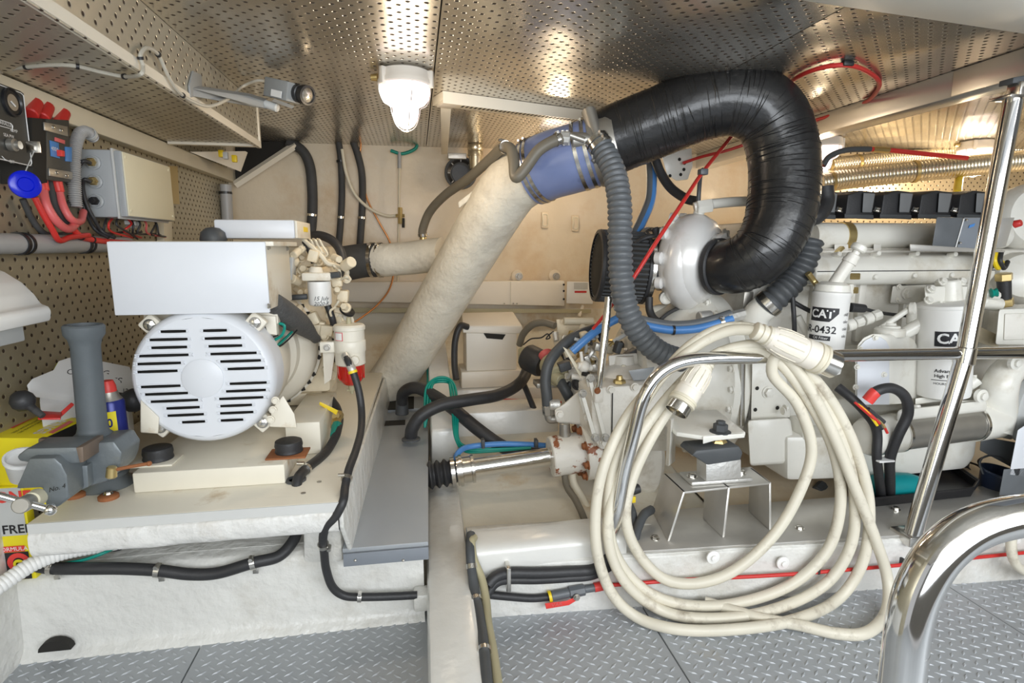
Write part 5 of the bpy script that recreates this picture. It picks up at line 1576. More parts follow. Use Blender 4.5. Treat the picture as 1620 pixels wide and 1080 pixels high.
# pair of crossing black hoses
o, p = hose('bilge_hose', 'thick black hose crossing behind, from the grey covers down to the shaft', 'hose', [(636, 642, 2.5), (638, 622, 2.48), (655, 613, 2.42), (680, 622, 2.36), (715, 645, 2.26), (755, 678, 2.16), (795, 706, 2.10), (830, 717, 2.08), (880, 715, 2.1)], .026, 'rubber_black', n=8, seg=14, group='crossing black bilge hoses')
part_of(o, 'end_fitting', MB().cyl(at(636, 655, 2.5), at(636, 634, 2.5), .030, .028, 14, .003), 'hose_dark')
o, p = hose('bilge_hose', 'thick black hose crossing in front, from the long grey cover to the cream box', 'hose', [(650, 690, 2.16), (653, 676, 2.15), (668, 656, 2.15), (700, 640, 2.17), (745, 632, 2.2), (790, 624, 2.26), (822, 606, 2.36), (834, 584, 2.45), (830, 572, 2.5)], .025, 'rubber_black', n=8, seg=14, group='crossing black bilge hoses')
part_of(o, 'grommet', MB().lathe([(.036, 0), (.036, .006), (.027, .010)], at(650, 684, 2.155) - up * .03, up, 20), 'hose_dark')
part_of(o, 'end_fitting', MB().cyl(at(829, 574, 2.48), at(828, 552, 2.52), .028, .024, 12, .003), 'hose_olive')
# green wires
for i, (lbl, off) in enumerate((('outer green wire of the loop over the white frame', 0), ('middle green wire of the loop over the white frame', 4), ('inner green wire of the loop over the white frame', 8))):
    hose('green_wire', lbl, 'wire', [(672, 676, 2.3), (672 + off, 640, 2.32), (675 + off, 612, 2.36), (690, 598 + off * .8, 2.40), (708, 598 + off * .8, 2.40), (720 - off, 612, 2.36), (724 - off, 650, 2.24), (724 - off * .5, 690, 2.13), (735, 705 + off, 2.08), (770, 710 + off * .5, 2.06), (840, 708, 2.05)], .0055, 'green_wire', group='green wires over the white frame')
hose('green_cable', 'thin green cable running up behind the white frame to the hull', 'wire', [(676, 650, 2.4), (677, 600, 2.7), (676, 560, 2.9), (678, 520, 3.1), (690, 495, 3.25)], .006, 'green_wire')
o, p = hose('water_pipe', 'bright blue plastic water pipe bending along the bilge beside the shaft', 'pipe', [(722, 745, 1.98), (720, 728, 1.99), (728, 713, 2.02), (745, 706, 2.05), (790, 702, 2.06), (840, 703, 2.06), (878, 706, 2.06)], .011, 'hose_blue')
for x_c in (764, 848):
    part_of(o, 'pipe_clip', MB().box(at(x_c, 701, 2.04), (.012, .03, .034), .002), 'hose_dark')
hose('red_wire', 'thin red wire along the inner stringer', 'wire', [(740, 632, 2.68), (800, 632, 2.68), (860, 634, 2.68), (890, 636, 2.66)], .005, 'red')

# ---- propeller shaft with bellows seal and rusty coupling
SY = 1.93
s0, s1 = at(690, 750, SY), at(890, 719, SY)
d = (s1 - s0).normalized()
def sh(x): return s0 + (s1 - s0) * ((x - 690) / 200.0)
t = Thing('propeller_shaft', 'polished steel propeller shaft with a black bellows seal and rusty white coupling', 'shaft')
t.part('shaft', MB().tube([sh(640), sh(900)], .034, 28), 'chrome')
q, rr = ribbed([sh(676), sh(722)], .052, .026, .014)
t.part('bellows', MB().tube(resample([sh(676), sh(722)], .003), [.050 - .012 * (0.5 + .5 * math.cos(2 * PI * i * .003 / .026)) for i in range(len(resample([sh(676), sh(722)], .003)))], 28), 'rubber_black')
t.part('seal_collar', MB().lathe([(.035, 0), (.052, 0), (.052, .02), (.046, .022), (.046, .05), (.05, .052), (.05, .062), (.036, .064)], sh(722), d, 28), 'steel')
t.part('seal_clamp', MB().band(sh(716), d, .050, .014, .003).band(sh(728), d, .053, .01, .003), 'steel')
f0 = sh(870)
cp = t.part('coupling', MB().lathe([(.036, 0), (.070, 0), (.074, .004), (.074, .125), (.072, .128)], f0, d, 36), 'rusty_white')
t.part('flange', MB().lathe([(.074, .118), (.102, .118), (.105, .122), (.105, .142), (.104, .143), (.104, .146), (.105, .147), (.105, .168), (.10, .172), (.05, .172)], f0, d, 40), 'rusty_white')
x_, y_, _ = frame_of(d)
for i in range(8):
    a = 2 * PI * i / 8 + .2
    t.part('flange_bolt', MB().bolt(f0 + d * .118 + (x_ * math.cos(a) + y_ * math.sin(a)) * .089, -d, .012, .016), 'rust', parent=cp)
t.done()

# ---- hoses in front of the raised bed end
pa = pathpx([(745, 845, 1.46), (744, 870, 1.40), (747, 905, 1.36), (752, 940, 1.31), (760, 980, 1.22), (766, 1030, 1.10), (772, 1100, .98)], 8)
pa = [p + Vector((0, 0, 0)) for p in pa]
o = solo('floor_hose', 'black hose running along the right side of the low white frame to the front', 'hose', MB().tube(pa, .0125, 12), 'hose_dark')
for k_ in (14, 26, 40):
    part_of(o, 'hose_clip', clamp_on(pa, k_, .0127, .012, .003, False), 'steel')
hose('olive_hose', 'olive yellow hose running along the black one by the low white frame', 'hose', [(750, 850, 1.45), (746, 858, 1.42), (750, 885, 1.385), (762, 915, 1.35), (769, 950, 1.29), (772, 985, 1.21), (780, 1030, 1.11), (790, 1100, .98)], .0105, 'hose_olive')
BG = 'black hoses along the raised bed end'
o, p = hose('bed_hose', 'upper black hose clipped across the raised end of the engine bed', 'hose', [(772, 925, 1.36), (785, 912, 1.37), (806, 906, 1.38), (850, 906, 1.38), (900, 904, 1.38), (940, 900, 1.385), (965, 880, 1.40), (985, 850, 1.45)], .0155, 'rubber_black', group=BG)
part_of(o, 'hose_clip', MB().box(at(803, 910, 1.385), (.012, .05, .07), .003), 'steel')
hose('bed_hose', 'lower black hose clipped across the raised end of the engine bed', 'hose', [(772, 938, 1.355), (785, 922, 1.365), (806, 917, 1.375), (850, 917, 1.375), (900, 914, 1.375), (938, 910, 1.38), (970, 892, 1.40), (1000, 862, 1.45)], .0115, 'rubber_black', group=BG)
t = Thing('drain_valve', 'grey green inline valve with a red lever on a black hose near the floor', 'valve')
t.part('hose', MB().tube(pathpx([(770, 940, 1.38), (800, 943, 1.38), (840, 946, 1.38), (868, 944, 1.38)]), .0105, 12), 'rubber_black')
b_ = t.part('valve_body', MB().cyl(at(872, 943, 1.375), at(902, 937, 1.375), .014, .013, 10, .002).cyl(at(900, 937, 1.375), at(925, 932, 1.375), .0165, .0155, 8, .002).cyl(at(924, 932, 1.375), at(942, 929, 1.375), .0105, seg=12), 'hose_grey')
t.part('yellow_band', MB().band(at(870, 943, 1.375), (1, 0, .18), .0145, .008, .001), 'yellow')
t.part('red_tail', MB().cyl(at(940, 929, 1.375), at(955, 926, 1.375), .0125, .0125, 12), 'red_bright')
lv = t.part('lever', MB().hexa([at(862, 954, 1.355), at(896, 950, 1.355), at(915, 942, 1.355), at(918, 946, 1.355), at(900, 957, 1.355), at(864, 963, 1.355)], [at(862, 954, 1.365), at(896, 950, 1.365), at(915, 942, 1.365), at(918, 946, 1.365), at(900, 957, 1.365), at(864, 963, 1.365)], .001), 'red_bright', label='red lever')
t.part('lettering', MB().text('VAR', .016, at(881, 956, 1.353), (1, 0, .12), up), 'pink_red', parent=lv)
t.part('stem_nut', MB().bolt(at(912, 944, 1.355), NY, .007, .009), 'steel_dull')
t.done()
o, p = hose('red_pipe', 'thin red pipe running along the face of the engine bed', 'pipe', [(950, 926, 1.37), (1000, 923, 1.37), (1080, 917, 1.345), (1250, 908, 1.328), (1430, 893, 1.31), (1620, 874, 1.295), (1700, 868, 1.285)], .0055, 'red')
for x in (1305, 1437, 1595):
    i = min(range(len(p)), key=lambda j: abs(p[j].x - at(x, 900, 1.31).x))
    part_of(o, 'pipe_clip', MB().box(p[i] + Vector((0, .004, .006)), (.008, .02, .022), .002), 'rubber_black')

# ================================================================ MAIN ENGINE
EX = Vector((1, 0, 0))
# ---- turbocharger
TC = at(1098, 412, 2.00)
ta = Vector((0.68, -0.73, -.04)).normalized()
t = Thing('turbocharger', 'white painted turbocharger housing with a black centre section below the exhaust elbow', 'turbocharger')
hs = t.part('housing', MB().lathe([(.06, -.10), (.12, -.095), (.150, -.075), (.162, -.05), (.170, -.03), (.172, -.005), (.166, .025), (.148, .056), (.122, .074), (.104, .078), (.100, .074), (.098, .09), (.104, .092), (.104, .108), (.085, .110)], TC, ta, 56), 'turbo_silver')
x_, y_, _ = frame_of(ta)
# volute scroll growing round the housing
mb = MB()
pts, rr = [], []
for i in range(40):
    a = R(-60 + i * 8.2)
    g = i / 39
    pts.append(TC + ta * (-.012) + (x_ * math.cos(a) + y_ * math.sin(a)) * (.112 + .012 * g))
    rr.append(.030 + .034 * g)
mb.tube(pts, rr, 18)
t.part('volute', mb, 'turbo_silver', parent=hs)
for i in range(7):
    a = R(75 + i * 34)
    q = TC + ta * -.082 + (x_ * math.cos(a) + y_ * math.sin(a)) * .158
    lg = t.part('clamp_lug', MB().lathe([(.022, 0), (.022, .02), (.014, .026)], q, ta, 14), 'turbo_silver', parent=hs)
for i in range(6):
    a = R(20 + i * 60)
    q = TC + ta * .092 + (x_ * math.cos(a) + y_ * math.sin(a)) * .104
    t.part('outlet_bolt', MB().bolt(q, ta, .013, .02), 'steel_dull', parent=hs)
cs = t.part('centre_section', MB().lathe([(.10, -.105), (.118, -.11), (.120, -.14), (.105, -.145), (.105, -.17), (.115, -.172), (.115, -.20), (.09, -.205), (.088, -.24)], TC, ta, 40), 'rubber_matt')
t.part('v_clamp', MB().band(TC + ta * -.115, ta, .118, .02, .006, 40).band(TC + ta * -.185, ta, .114, .016, .005, 40), 'steel_dull', parent=cs)
for (x, y) in ((1060, 360), (1052, 470)):
    t.part('heat_plug', MB().lathe([(.024, 0), (.024, .02), (.018, .024), (.011, .018), (0, .018)], at(x, y, 2.0), ta - EX * .8, 20, caps=False), 'engine_white', parent=hs)
t.part('support_strut', MB().hexa([at(1178, 462, 1.85), at(1192, 462, 1.85), at(1186, 520, 1.85), at(1172, 520, 1.85)], [at(1178, 462, 1.87), at(1192, 462, 1.87), at(1186, 520, 1.87), at(1172, 520, 1.87)], .001), 'steel_dull')
t.part('top_pipe', MB().tube(pathpx([(1098, 328, 2.0), (1115, 324, 1.99), (1150, 320, 1.98), (1185, 318, 1.98)]), .018, 12).cyl(at(1102, 328, 1.99), at(1126, 325, 1.98), .026, .026, 6, .003).cyl(at(1104, 345, 2.0), at(1108, 325, 2.0), .02, seg=10), 'engine_white')
t.part('oil_feed', MB().tube(pathpx([(1105, 318, 2.0), (1106, 300, 2.0), (1108, 280, 2.02), (1112, 268, 2.05)]), .008, 8), 'hose_dark')
t.done()
# air filter
a0, a1 = at(944, 420, 2.12), at(1012, 424, 2.10)
t = Thing('air_filter', 'round black pleated air filter at the left of the turbocharger', 'air filter')
ra_ = sz(a0, 56)
dd = (a1 - a0).normalized()
L_ = (a1 - a0).length
t.part('core', MB().lathe([(ra_ * .8, 0), (ra_ * .96, .004), (ra_ * .97, L_)], a0, dd, 40), 'slot_dark')
x2, y2, _ = frame_of(dd)
for i in range(44):
    a = 2 * PI * i / 44
    e = x2 * math.cos(a) + y2 * math.sin(a)
    t.part('pleat', MB().tube([a0 + e * ra_ * .86, a0 + dd * .012 + e * ra_ * .985, a0 + dd * L_ + e * ra_ * .985], .0042, 4), 'hose_dark')
t.part('end_ring', MB().lathe([(ra_ * .9, -.006), (ra_ * 1.0, -.004), (ra_ * 1.02, .006), (ra_ * .98, .014), (ra_ * .9, .008)], a0, dd, 40, caps=False).lathe([(ra_ * .98, 0), (ra_ * 1.02, .002), (ra_ * 1.02, .03), (ra_ * .7, .04)], a1, dd, 40), 'rubber_black')
t.part('clamp', MB().band(a1 + dd * .02, dd, ra_ * 1.02, .014, .003), 'steel')
t.part('vent_knob', MB().cyl(at(1040, 375, 2.0), at(1036, 360, 2.0), .012, .014, 12, .003).tube(pathpx([(1005, 385, 2.02), (1020, 376, 2.0), (1038, 372, 2.0)]), .008, 8), 'rubber_black')
t.done()

# ---- the engine itself
t = Thing('main_engine', 'large white marine diesel engine filling the right side of the room', 'engine')
blk = t.part('engine_block', MB().span((1.18, 1.86, .36), (3.3, 2.45, .99), .02), 'cast_white')
t.part('oil_pan', MB().hexa([(1.15, 1.80, .33), (2.15, 1.78, .33), (2.22, 2.4, .33), (1.15, 2.4, .33)], [(1.15, 1.77, .46), (2.22, 1.75, .46), (2.26, 2.4, .46), (1.15, 2.4, .46)], .02), 'engine_white', parent=None)
sp_ = [(1245, 762), (1400, 757), (1530, 744), (1545, 725), (1550, 690), (1245, 690)]
t.part('sump', MB().hexa([at(x, y, 1.665) for x, y in sp_], [at(x, y, 1.665) + Vector((0, .55, 0)) for x, y in sp_], .02), 'engine_white')
# flywheel bell housing, cone towards the gearbox
t.part('bell_housing', MB().lathe([(.17, 0), (.20, .01), (.215, .05), (.25, .12), (.29, .20), (.315, .26), (.33, .27), (.33, .33), (.30, .34)], (.80, 2.08, .50), EX, 56), 'engine_white')
for i in range(14):
    a = R(100 + i * 13)
    t.part('housing_bolt', MB().bolt(Vector((1.068, 2.08 + math.cos(a) * .318, .50 + math.sin(a) * .318)), -EX, .011, .014), 'engine_white')
# mounting plate with hex bolt and holes
pt = t.part('side_plate', MB().hexa([at(1190, 572, 1.74), at(1242, 568, 1.74), at(1250, 660, 1.74), at(1188, 664, 1.74)], [at(1190, 572, 1.76), at(1242, 568, 1.76), at(1250, 660, 1.76), at(1188, 664, 1.76)], .003), 'engine_white')
t.part('hex_bolt', MB().bolt(at(1215, 620, 1.74), NY, .017, .016), 'engine_white', parent=pt)
for (x, y) in ((1198, 614), (1195, 648), (1230, 645)):
    t.part('tapped_hole', MB().lathe([(0, 0), (.007, 0)], at(x, y, 1.7385), NY, 14, caps=False), 'slot_dark', parent=pt)
t.part('starter_box', MB().hexa([at(1182, 664, 1.68), at(1250, 660, 1.68), at(1256, 700, 1.68), at(1246, 733, 1.68), at(1186, 737, 1.68)], [at(1182, 664, 1.80), at(1250, 660, 1.80), at(1256, 700, 1.80), at(1246, 733, 1.80), at(1186, 737, 1.80)], .012), 'engine_white')
t.part('starter_flange', MB().lathe([(.05, 0), (.055, .004), (.055, .02), (.04, .024), (.03, .03), (.012, .032)], at(1255, 682, 1.72), EX, 28), 'engine_white')
for (x, y) in ((1241, 646), (1262, 715), (1238, 650)):
    t.part('flange_bolt', MB().bolt(at(x, y, 1.70), EX, .010, .012), 'engine_white')
t.part('vertical_rod', MB().cyl(at(1174, 572, 1.76), at(1172, 672, 1.76), .012, .012, 10).cyl(at(1182, 572, 1.78), at(1180, 660, 1.78), .008, .008, 8), 'steel')
# aftercooler: long rounded casing with bolts along top and bottom
c0, c1 = at(1282, 427, 1.80), at(1565, 426, 1.80)
hz = sz(c0, 27)
L_ = c1.x - c0.x
prof = [(-.11, -hz * .9), (-.13, -hz * .4), (-.125, hz * .3), (-.10, hz * .8), (-.05, hz), (.10, hz), (.10, -hz)]
t.part('aftercooler', MB().prism([Vector((c0.x, 1.90 + a, c0.z + b)) for a, b in prof], (L_, 0, 0), .012), 'engine_white')
t.part('aftercooler_seam', MB().box(Vector(((c0.x + c1.x) / 2, 1.772, c0.z - .004)), (L_ * .98, .003, .003)), 'slot_dark')
for x, y in ((1325, 404), (1387, 403), (1448, 403), (1508, 404), (1383, 440), (1444, 438), (1503, 437)):
    q = at(x, y, 1.79 if y < 420 else 1.775)
    t.part('casing_bolt', MB().cyl(q + Vector((0, .02, 0)), q + Vector((.0, -.012, .006)), .010, .009, 10, .002), 'engine_white')
# charge air pipe and its clamp
m0, m1 = at(1282, 374, 1.93), at(1480, 373, 1.93)
rm = sz(m0, 21)
t.part('charge_pipe', MB().tube([m0, m1 + EX * .3], rm, 28), 'engine_white')
t.part('pipe_clamp', MB().band(at(1334, 374, 1.93), EX, rm * 1.01, .03, .004).box(at(1325, 398, 1.86), (.05, .02, .012), .002, Matrix.Rotation(-.7, 3, 'Y')), 'brass')
t.part('pipe_bracket', MB().hexa([at(1288, 393, 1.88), at(1470, 392, 1.88), at(1470, 400, 1.88), at(1288, 402, 1.88)], [at(1288, 393, 1.95), at(1470, 392, 1.95), at(1470, 400, 1.95), at(1288, 402, 1.95)], .002), 'cast_white')
for x0_, x1_ in ((1320, 1342), (1382, 1394), (1438, 1475)):
    t.part('bracket_block', MB().hexa([at(x0_, 386, 1.87), at(x1_, 386, 1.87), at(x1_, 399, 1.87), at(x0_, 399, 1.87)], [at(x0_, 386, 1.9), at(x1_, 386, 1.9), at(x1_, 399, 1.9), at(x0_, 399, 1.9)], .002), 'cast_white')
# black valve covers with a paler front cheek
hd = t.part('head', MB().span((1.25, 2.0, .99), (3.2, 2.45, 1.09), .01), 'cast_white')
YV = 2.04
vc = [(1288, 1326), (1336, 1386), (1392, 1446), (1452, 1508), (1514, 1566), (1574, 1622)]
for i, (x0_, x1_) in enumerate(vc):
    w = x1_ - x0_
    pf = [(x0_, 345), (x1_ - 6, 345), (x1_ - 4, 338), (x1_, 304), (x1_ - w * .45, 301), (x0_ + w * .12, 308), (x0_ + 2, 338)]
    b_ = t.part('valve_cover', MB().hexa([at(x, y, YV) for x, y in pf], [at(x, y, YV) + Vector((0, .3, .012)) for x, y in pf], .006), 'rubber_black')
    ck = [(x1_ - w * .44, 336), (x1_ - w * .14, 336), (x1_ - w * .03, 306), (x1_ - w * .40, 305)]
    t.part('front_cheek', MB().hexa([at(x, y, YV - .012) for x, y in ck], [at(x, y, YV + .004) for x, y in ck], .003), 'cheek_grey', parent=b_)
    t.part('cover_flange', MB().hexa([at(x0_, 338, YV - .015), at(x1_ - 4, 340, YV - .015), at(x1_ - 4, 347, YV - .015), at(x0_, 345, YV - .015)], [at(x0_, 338, YV + .1), at(x1_ - 4, 340, YV + .1), at(x1_ - 4, 347, YV + .1), at(x0_, 345, YV + .1)], .002), 'hose_dark', parent=b_)
    t.part('cover_bolt', MB().bolt(at(x1_ + 1, 334, YV - .01), (0, -.4, 1), .011, .016), 'steel')
# grey control unit on its shelf
eu = t.part('control_unit', MB().hexa([at(1474, 392, 1.72), at(1512, 396, 1.72), at(1524, 344, 1.72), at(1482, 343, 1.72)], [at(1474, 392, 1.82), at(1512, 396, 1.82), at(1524, 344, 1.82), at(1482, 343, 1.82)], .004), 'hose_grey')
t.part('control_unit_half', MB().hexa([at(1513, 396, 1.725), at(1560, 394, 1.725), at(1572, 344, 1.725), at(1525, 344, 1.725)], [at(1513, 396, 1.82), at(1560, 394, 1.82), at(1572, 344, 1.82), at(1525, 344, 1.82)], .003), 'cover_grey_dark')
t.part('unit_seam', MB().tube([at(1512, 391, 1.717), at(1525, 346, 1.717)], .0022, 5), 'white_print', parent=eu)
t.part('maker_sticker', MB().quad(*[at(x, y, 1.722) for x, y in ((1532, 361), (1541, 358), (1543, 353), (1534, 356))]), 'hose_blue', parent=eu)
for (x, y) in ((1529, 348), (1519, 384)):
    t.part('unit_screw', MB().ball(at(x, y, 1.72), .005, 8), 'steel', parent=eu)
t.part('shelf_plate', MB().hexa([at(1440, 386, 1.70), at(1590, 396, 1.70), at(1590, 399, 1.70), at(1440, 397, 1.70)], [at(1440, 386, 1.84), at(1590, 396, 1.84), at(1590, 399, 1.84), at(1440, 397, 1.84)], .001), 'alu_plate')
t.part('side_shield', MB().hexa([at(1573, 392, 1.70), at(1591, 390, 1.70), at(1605, 344, 1.70), at(1586, 345, 1.70)], [at(1573, 392, 1.71), at(1591, 390, 1.71), at(1605, 344, 1.71), at(1586, 345, 1.71)], .001), 'alu_plate')
t.part('red_plug', MB().cyl(at(1604, 355, 1.74), at(1616, 352, 1.72), .014, .012, 12, .002), 'red')
# centre casting between aftercooler and tank: fuel pump group
t.part('fuel_pump', MB().hexa([at(1412, 452, 1.80), at(1465, 450, 1.80), at(1468, 482, 1.80), at(1408, 480, 1.80)], [at(1412, 452, 1.88), at(1465, 450, 1.88), at(1468, 482, 1.88), at(1408, 480, 1.88)], .006), 'cast_white')
for (x, y, r_b) in ((1434, 464, .02), (1422, 454, .010), (1421, 474, .010), (1470, 457, .010), (1468, 474, .010)):
    t.part('pump_bolt', MB().bolt(at(x, y, 1.798), NY, r_b * .8, r_b), 'cast_white')
t.part('pump_rib', MB().hexa([at(1462, 464, 1.77), at(1525, 466, 1.77), at(1525, 470, 1.77), at(1462, 468, 1.77)], [at(1462, 464, 1.85), at(1525, 466, 1.85), at(1525, 470, 1.85), at(1462, 468, 1.85)], .001), 'engine_white')
for i in range(5):
    t.part('casting_rib', MB().box(Vector((1.42 + i * .19, 1.855, .76)), (.03, .03, .22), .006), 'cast_white')
t.part('crankcase_rail', MB().span((1.25, 1.835, .60), (2.6, 1.865, .64), .006), 'cast_white')
t.part('inspection_cover', MB().box(Vector((1.50, 1.85, .70)), (.16, .03, .14), .012), 'cast_white')
# filter one: slanted, with a filler neck
f0, f1 = at(1300, 590, 1.66), at(1316, 462, 1.66)
fa = (f1 - f0).normalized()
kk = sz(f0, 1)
rf = 26.5 * kk
Lf = (f1 - f0).length
fl1 = t.part('oil_filter', MB().lathe([(rf * .8, 0), (rf * .97, .006), (rf, .02), (rf, Lf - .012), (rf * 1.02, Lf - .010), (rf * 1.02, Lf), (rf * .92, Lf + .004)], f0, fa, 40), 'white_plastic')


def wrap(p0, ax, r, a0, h0, off=.0007):
    fx = EX - ax * EX.dot(ax)
    fx.normalize()
    fy = fx.cross(ax)
    if fy.y > 0:
        fy = -fy
    return lambda u, v: p0 + ax * (h0 + v) + (fx * math.sin(a0 + u / r) + fy * math.cos(a0 + u / r)) * (r + off)


def patch(w, poly_u0, poly_u1, v0, v1, n=8, cut=0.0):
    m_ = MB()
    for i in range(n):
        a, b = poly_u0 + (poly_u1 - poly_u0) * i / n, poly_u0 + (poly_u1 - poly_u0) * (i + 1) / n
        ca = max(0, (i / n - .72) / .28) * cut
        cb_ = max(0, ((i + 1) / n - .72) / .28) * cut
        m_.quad(w(a, v0 + ca), w(b, v0 + cb_), w(b, v1), w(a, v1))
    return m_


w = wrap(f0, fa, rf, -.85, 0)
t.part('logo_patch', patch(w, -24 * kk, 18 * kk, 84 * kk, 105 * kk, 14, 13 * kk), 'black_print', parent=fl1)
t.part('logo', MB().text('CAT', 17 * kk, 0, 0, 0, bold=.03, fmap=wrap(f0, fa, rf, -1.05, 95 * kk, .0014)), 'white_print', parent=fl1)
t.part('part_number', MB().text('1R-0432', 15.5 * kk, 0, 0, 0, bold=.015, fmap=wrap(f0, fa, rf, -1.20, 71 * kk, .0012)), 'black_print', parent=fl1)
t.part('info_bar', patch(w, -24 * kk, 10 * kk, 55 * kk, 62 * kk), 'black_print', parent=fl1)
t.part('info_text', MB().text('Oil Filter', 6 * kk, 0, 0, 0, fmap=wrap(f0, fa, rf, -1.0, 58.5 * kk, .0014)), 'white_print', parent=fl1)
for i in range(4):
    t.part('icon', MB().text('ok%s' % '8o6e'[i], 7 * kk, 0, 0, 0, fmap=wrap(f0, fa, rf, .35, (96 - i * 11) * kk)), 'black_print', parent=fl1)
t.part('filter_head', MB().lathe([(rf * .96, 0), (rf * .9, .02), (rf * .6, .03)], f1 + fa * .004, fa, 32).hexa([at(1298, 455, 1.70), at(1352, 448, 1.70), at(1350, 470, 1.70), at(1300, 470, 1.70)], [at(1298, 455, 1.84), at(1352, 448, 1.84), at(1350, 470, 1.84), at(1300, 470, 1.84)], .008), 'engine_white')
n0, n1 = at(1318, 452, 1.66), at(1352, 402, 1.64)
nk = t.part('filler_neck', MB().cyl(n0, n1, .020, .020, 20, .003).band(n0 + (n1 - n0) * .78, n1 - n0, .020, .012, .003), 'cast_white')
t.part('filler_cap', MB().cyl(n1, n1 + (n1 - n0).normalized() * .016, .012, .012, 14).cyl(n1 + (n1 - n0).normalized() * .012, n1 + (n1 - n0).normalized() * .034, .024, .023, 24, .004), 'engine_white', parent=nk)
t.part('brass_fitting', MB().tube(pathpx([(1278, 432, 1.72), (1288, 445, 1.72), (1296, 455, 1.70)]), .010, 8), 'brass')
for (x, y) in ((1355, 437), (1352, 459)):
    t.part('banjo_bolt', MB().cyl(at(x - 10, y, 1.72), at(x + 6, y, 1.70), .012, .012, 6, .002), 'brass')
t.part('sender_plug', MB().cyl(at(1345, 486, 1.70), at(1368, 488, 1.70), .016, .014, 12, .002), 'rubber_black')
t.part('sender_lead', MB().tube(pathpx([(1366, 488, 1.70), (1395, 495, 1.72), (1440, 500, 1.75)]), .006, 8), 'rubber_black')
for i in range(4):
    t.part('hose_union', MB().cyl(at(1338 + i * 14, 516 - i * 5, 1.70), at(1350 + i * 14, 512 - i * 5, 1.70), .021 - .002 * (i % 2), seg=8 if i % 2 else 16, bev=.003), 'engine_white')
# arched oil separator tank
YT = 1.58
arch = [(1352, 640), (1352, 560), (1356, 545), (1366, 533), (1380, 527), (1394, 528), (1406, 535), (1412, 546), (1412, 640)]
vec = at(1452, 580, YT + .05) - at(1412, 580, YT)
A0 = [at(x, y, YT) for x, y in arch]
tk = t.part('separator_tank', MB().hexa(A0, [p + vec for p in A0], .006), 'engine_white')
ap = [(1356, 640), (1356, 562), (1360, 548), (1369, 538), (1381, 532), (1393, 533), (1402, 539), (1407, 549), (1407, 640)]
t.part('tank_cover', MB().hexa([at(x, y, YT - .006) for x, y in ap], [at(x, y, YT + .002) for x, y in ap], .002), 'generator_white', parent=tk)
for (x, y) in ((1384, 534), (1360, 552), (1355, 580), (1353, 612), (1398, 592)):
    t.part('cover_bolt', MB().bolt(at(x, y, YT - .006), NY, .007, .009), 'engine_white', parent=tk)
cc = at(1408, 521, YT + .06)
t.part('tank_cap', MB().lathe([(.045, -.02), (.046, 0), (.040, .006), (.030, .007), (.028, .013), (.018, .015), (.015, .022), (0, .023)], cc, up, 28, caps=False), 'engine_white', parent=tk)
d0, d1 = at(1386, 524, 1.66), at(1436, 490, 1.62)
dp = t.part('dipstick_tube', MB().tube([d0, d1], .009, 10), 'engine_white')
t.part('dipstick_eye', MB().lathe([(.012, 0), (.019, 0), (.019, .012), (.012, .012), (.012, 0)], d1 + Vector((.004, -.006, .006)), (.5, -.85, .1), 20, caps=False).lathe([(0, .011), (.012, .011)], d1 + Vector((.004, -.006, .006)), (.5, -.85, .1), 16, caps=False), 'engine_white', parent=dp)
g0, g1 = at(1426, 530, 1.66), at(1496, 490, 1.60)
fn = t.part('filler_tube', MB().cyl(g0, g1, .022, .022, 20).band(g0 + (g1 - g0) * .62, g1 - g0, .022, .006, .002), 'engine_white')
t.part('chrome_cap', MB().lathe([(.030, 0), (.031, .006), (.026, .010), (.014, .010), (.012, .018), (0, .018)], g1, g1 - g0, 28, caps=False), 'chrome', parent=fn)
t.part('cap_lever', MB().tube([g1 + (g1 - g0).normalized() * .012, g1 + (g1 - g0).normalized() * .03 + Vector((.04, 0, -.012))], .005, 6), 'steel', parent=fn)
# filter two
f0, f1 = at(1490, 625, 1.60), at(1497, 480, 1.60)
fa = (f1 - f0).normalized()
kk = sz(f0, 1)
rf = 37 * kk
Lf = (f1 - f0).length
fl2 = t.part('fuel_filter', MB().lathe([(rf * .8, 0), (rf * .97, .006), (rf, .02), (rf, Lf - .012), (rf * 1.02, Lf - .010), (rf * 1.02, Lf), (rf * .92, Lf + .004)], f0, fa, 44), 'white_plastic')
w = wrap(f0, fa, rf, -.55, 0)
t.part('logo_patch', patch(w, -22 * kk, 26 * kk, 86 * kk, 109 * kk, 10), 'black_print', parent=fl2)
t.part('logo', MB().text('CAT', 21 * kk, 0, 0, 0, bold=.03, fmap=wrap(f0, fa, rf, -.50, 97.5 * kk, .0016)), 'white_print', parent=fl2)
t.part('logo_triangle', patch(wrap(f0, fa, rf, -.50, 0, .002), -5 * kk, 5 * kk, 88.5 * kk, 92 * kk, 2), 'black_print', parent=fl2)
t.part('part_number', MB().text('308-9679', 14 * kk, 0, 0, 0, bold=.015, fmap=wrap(f0, fa, rf, -.50, 72 * kk, .0012)), 'black_print', parent=fl2)
t.part('info_text', MB().text('Advanced', 7.5 * kk, 0, 0, 0, bold=.015, align='LEFT', fmap=wrap(f0, fa, rf, -1.1, 48 * kk, .0012)), 'black_print', parent=fl2)
t.part('info_text', MB().text('High Efficiency', 7 * kk, 0, 0, 0, bold=.015, align='LEFT', fmap=wrap(f0, fa, rf, -1.1, 40 * kk, .0012)), 'black_print', parent=fl2)
t.part('rule_line', patch(w, -24 * kk, 26 * kk, 33 * kk, 34 * kk), 'black_print', parent=fl2)
t.part('info_text', MB().text('HOURS/DATE', 5 * kk, 0, 0, 0, align='LEFT', fmap=wrap(f0, fa, rf, -1.12, 28 * kk, .0012)), 'black_print', parent=fl2)
t.part('handwriting', MB().text('26', 11 * kk, 0, 0, 0, shear=.3, fmap=wrap(f0, fa, rf, -.25, 24 * kk, .0012)), 'black_print', parent=fl2)
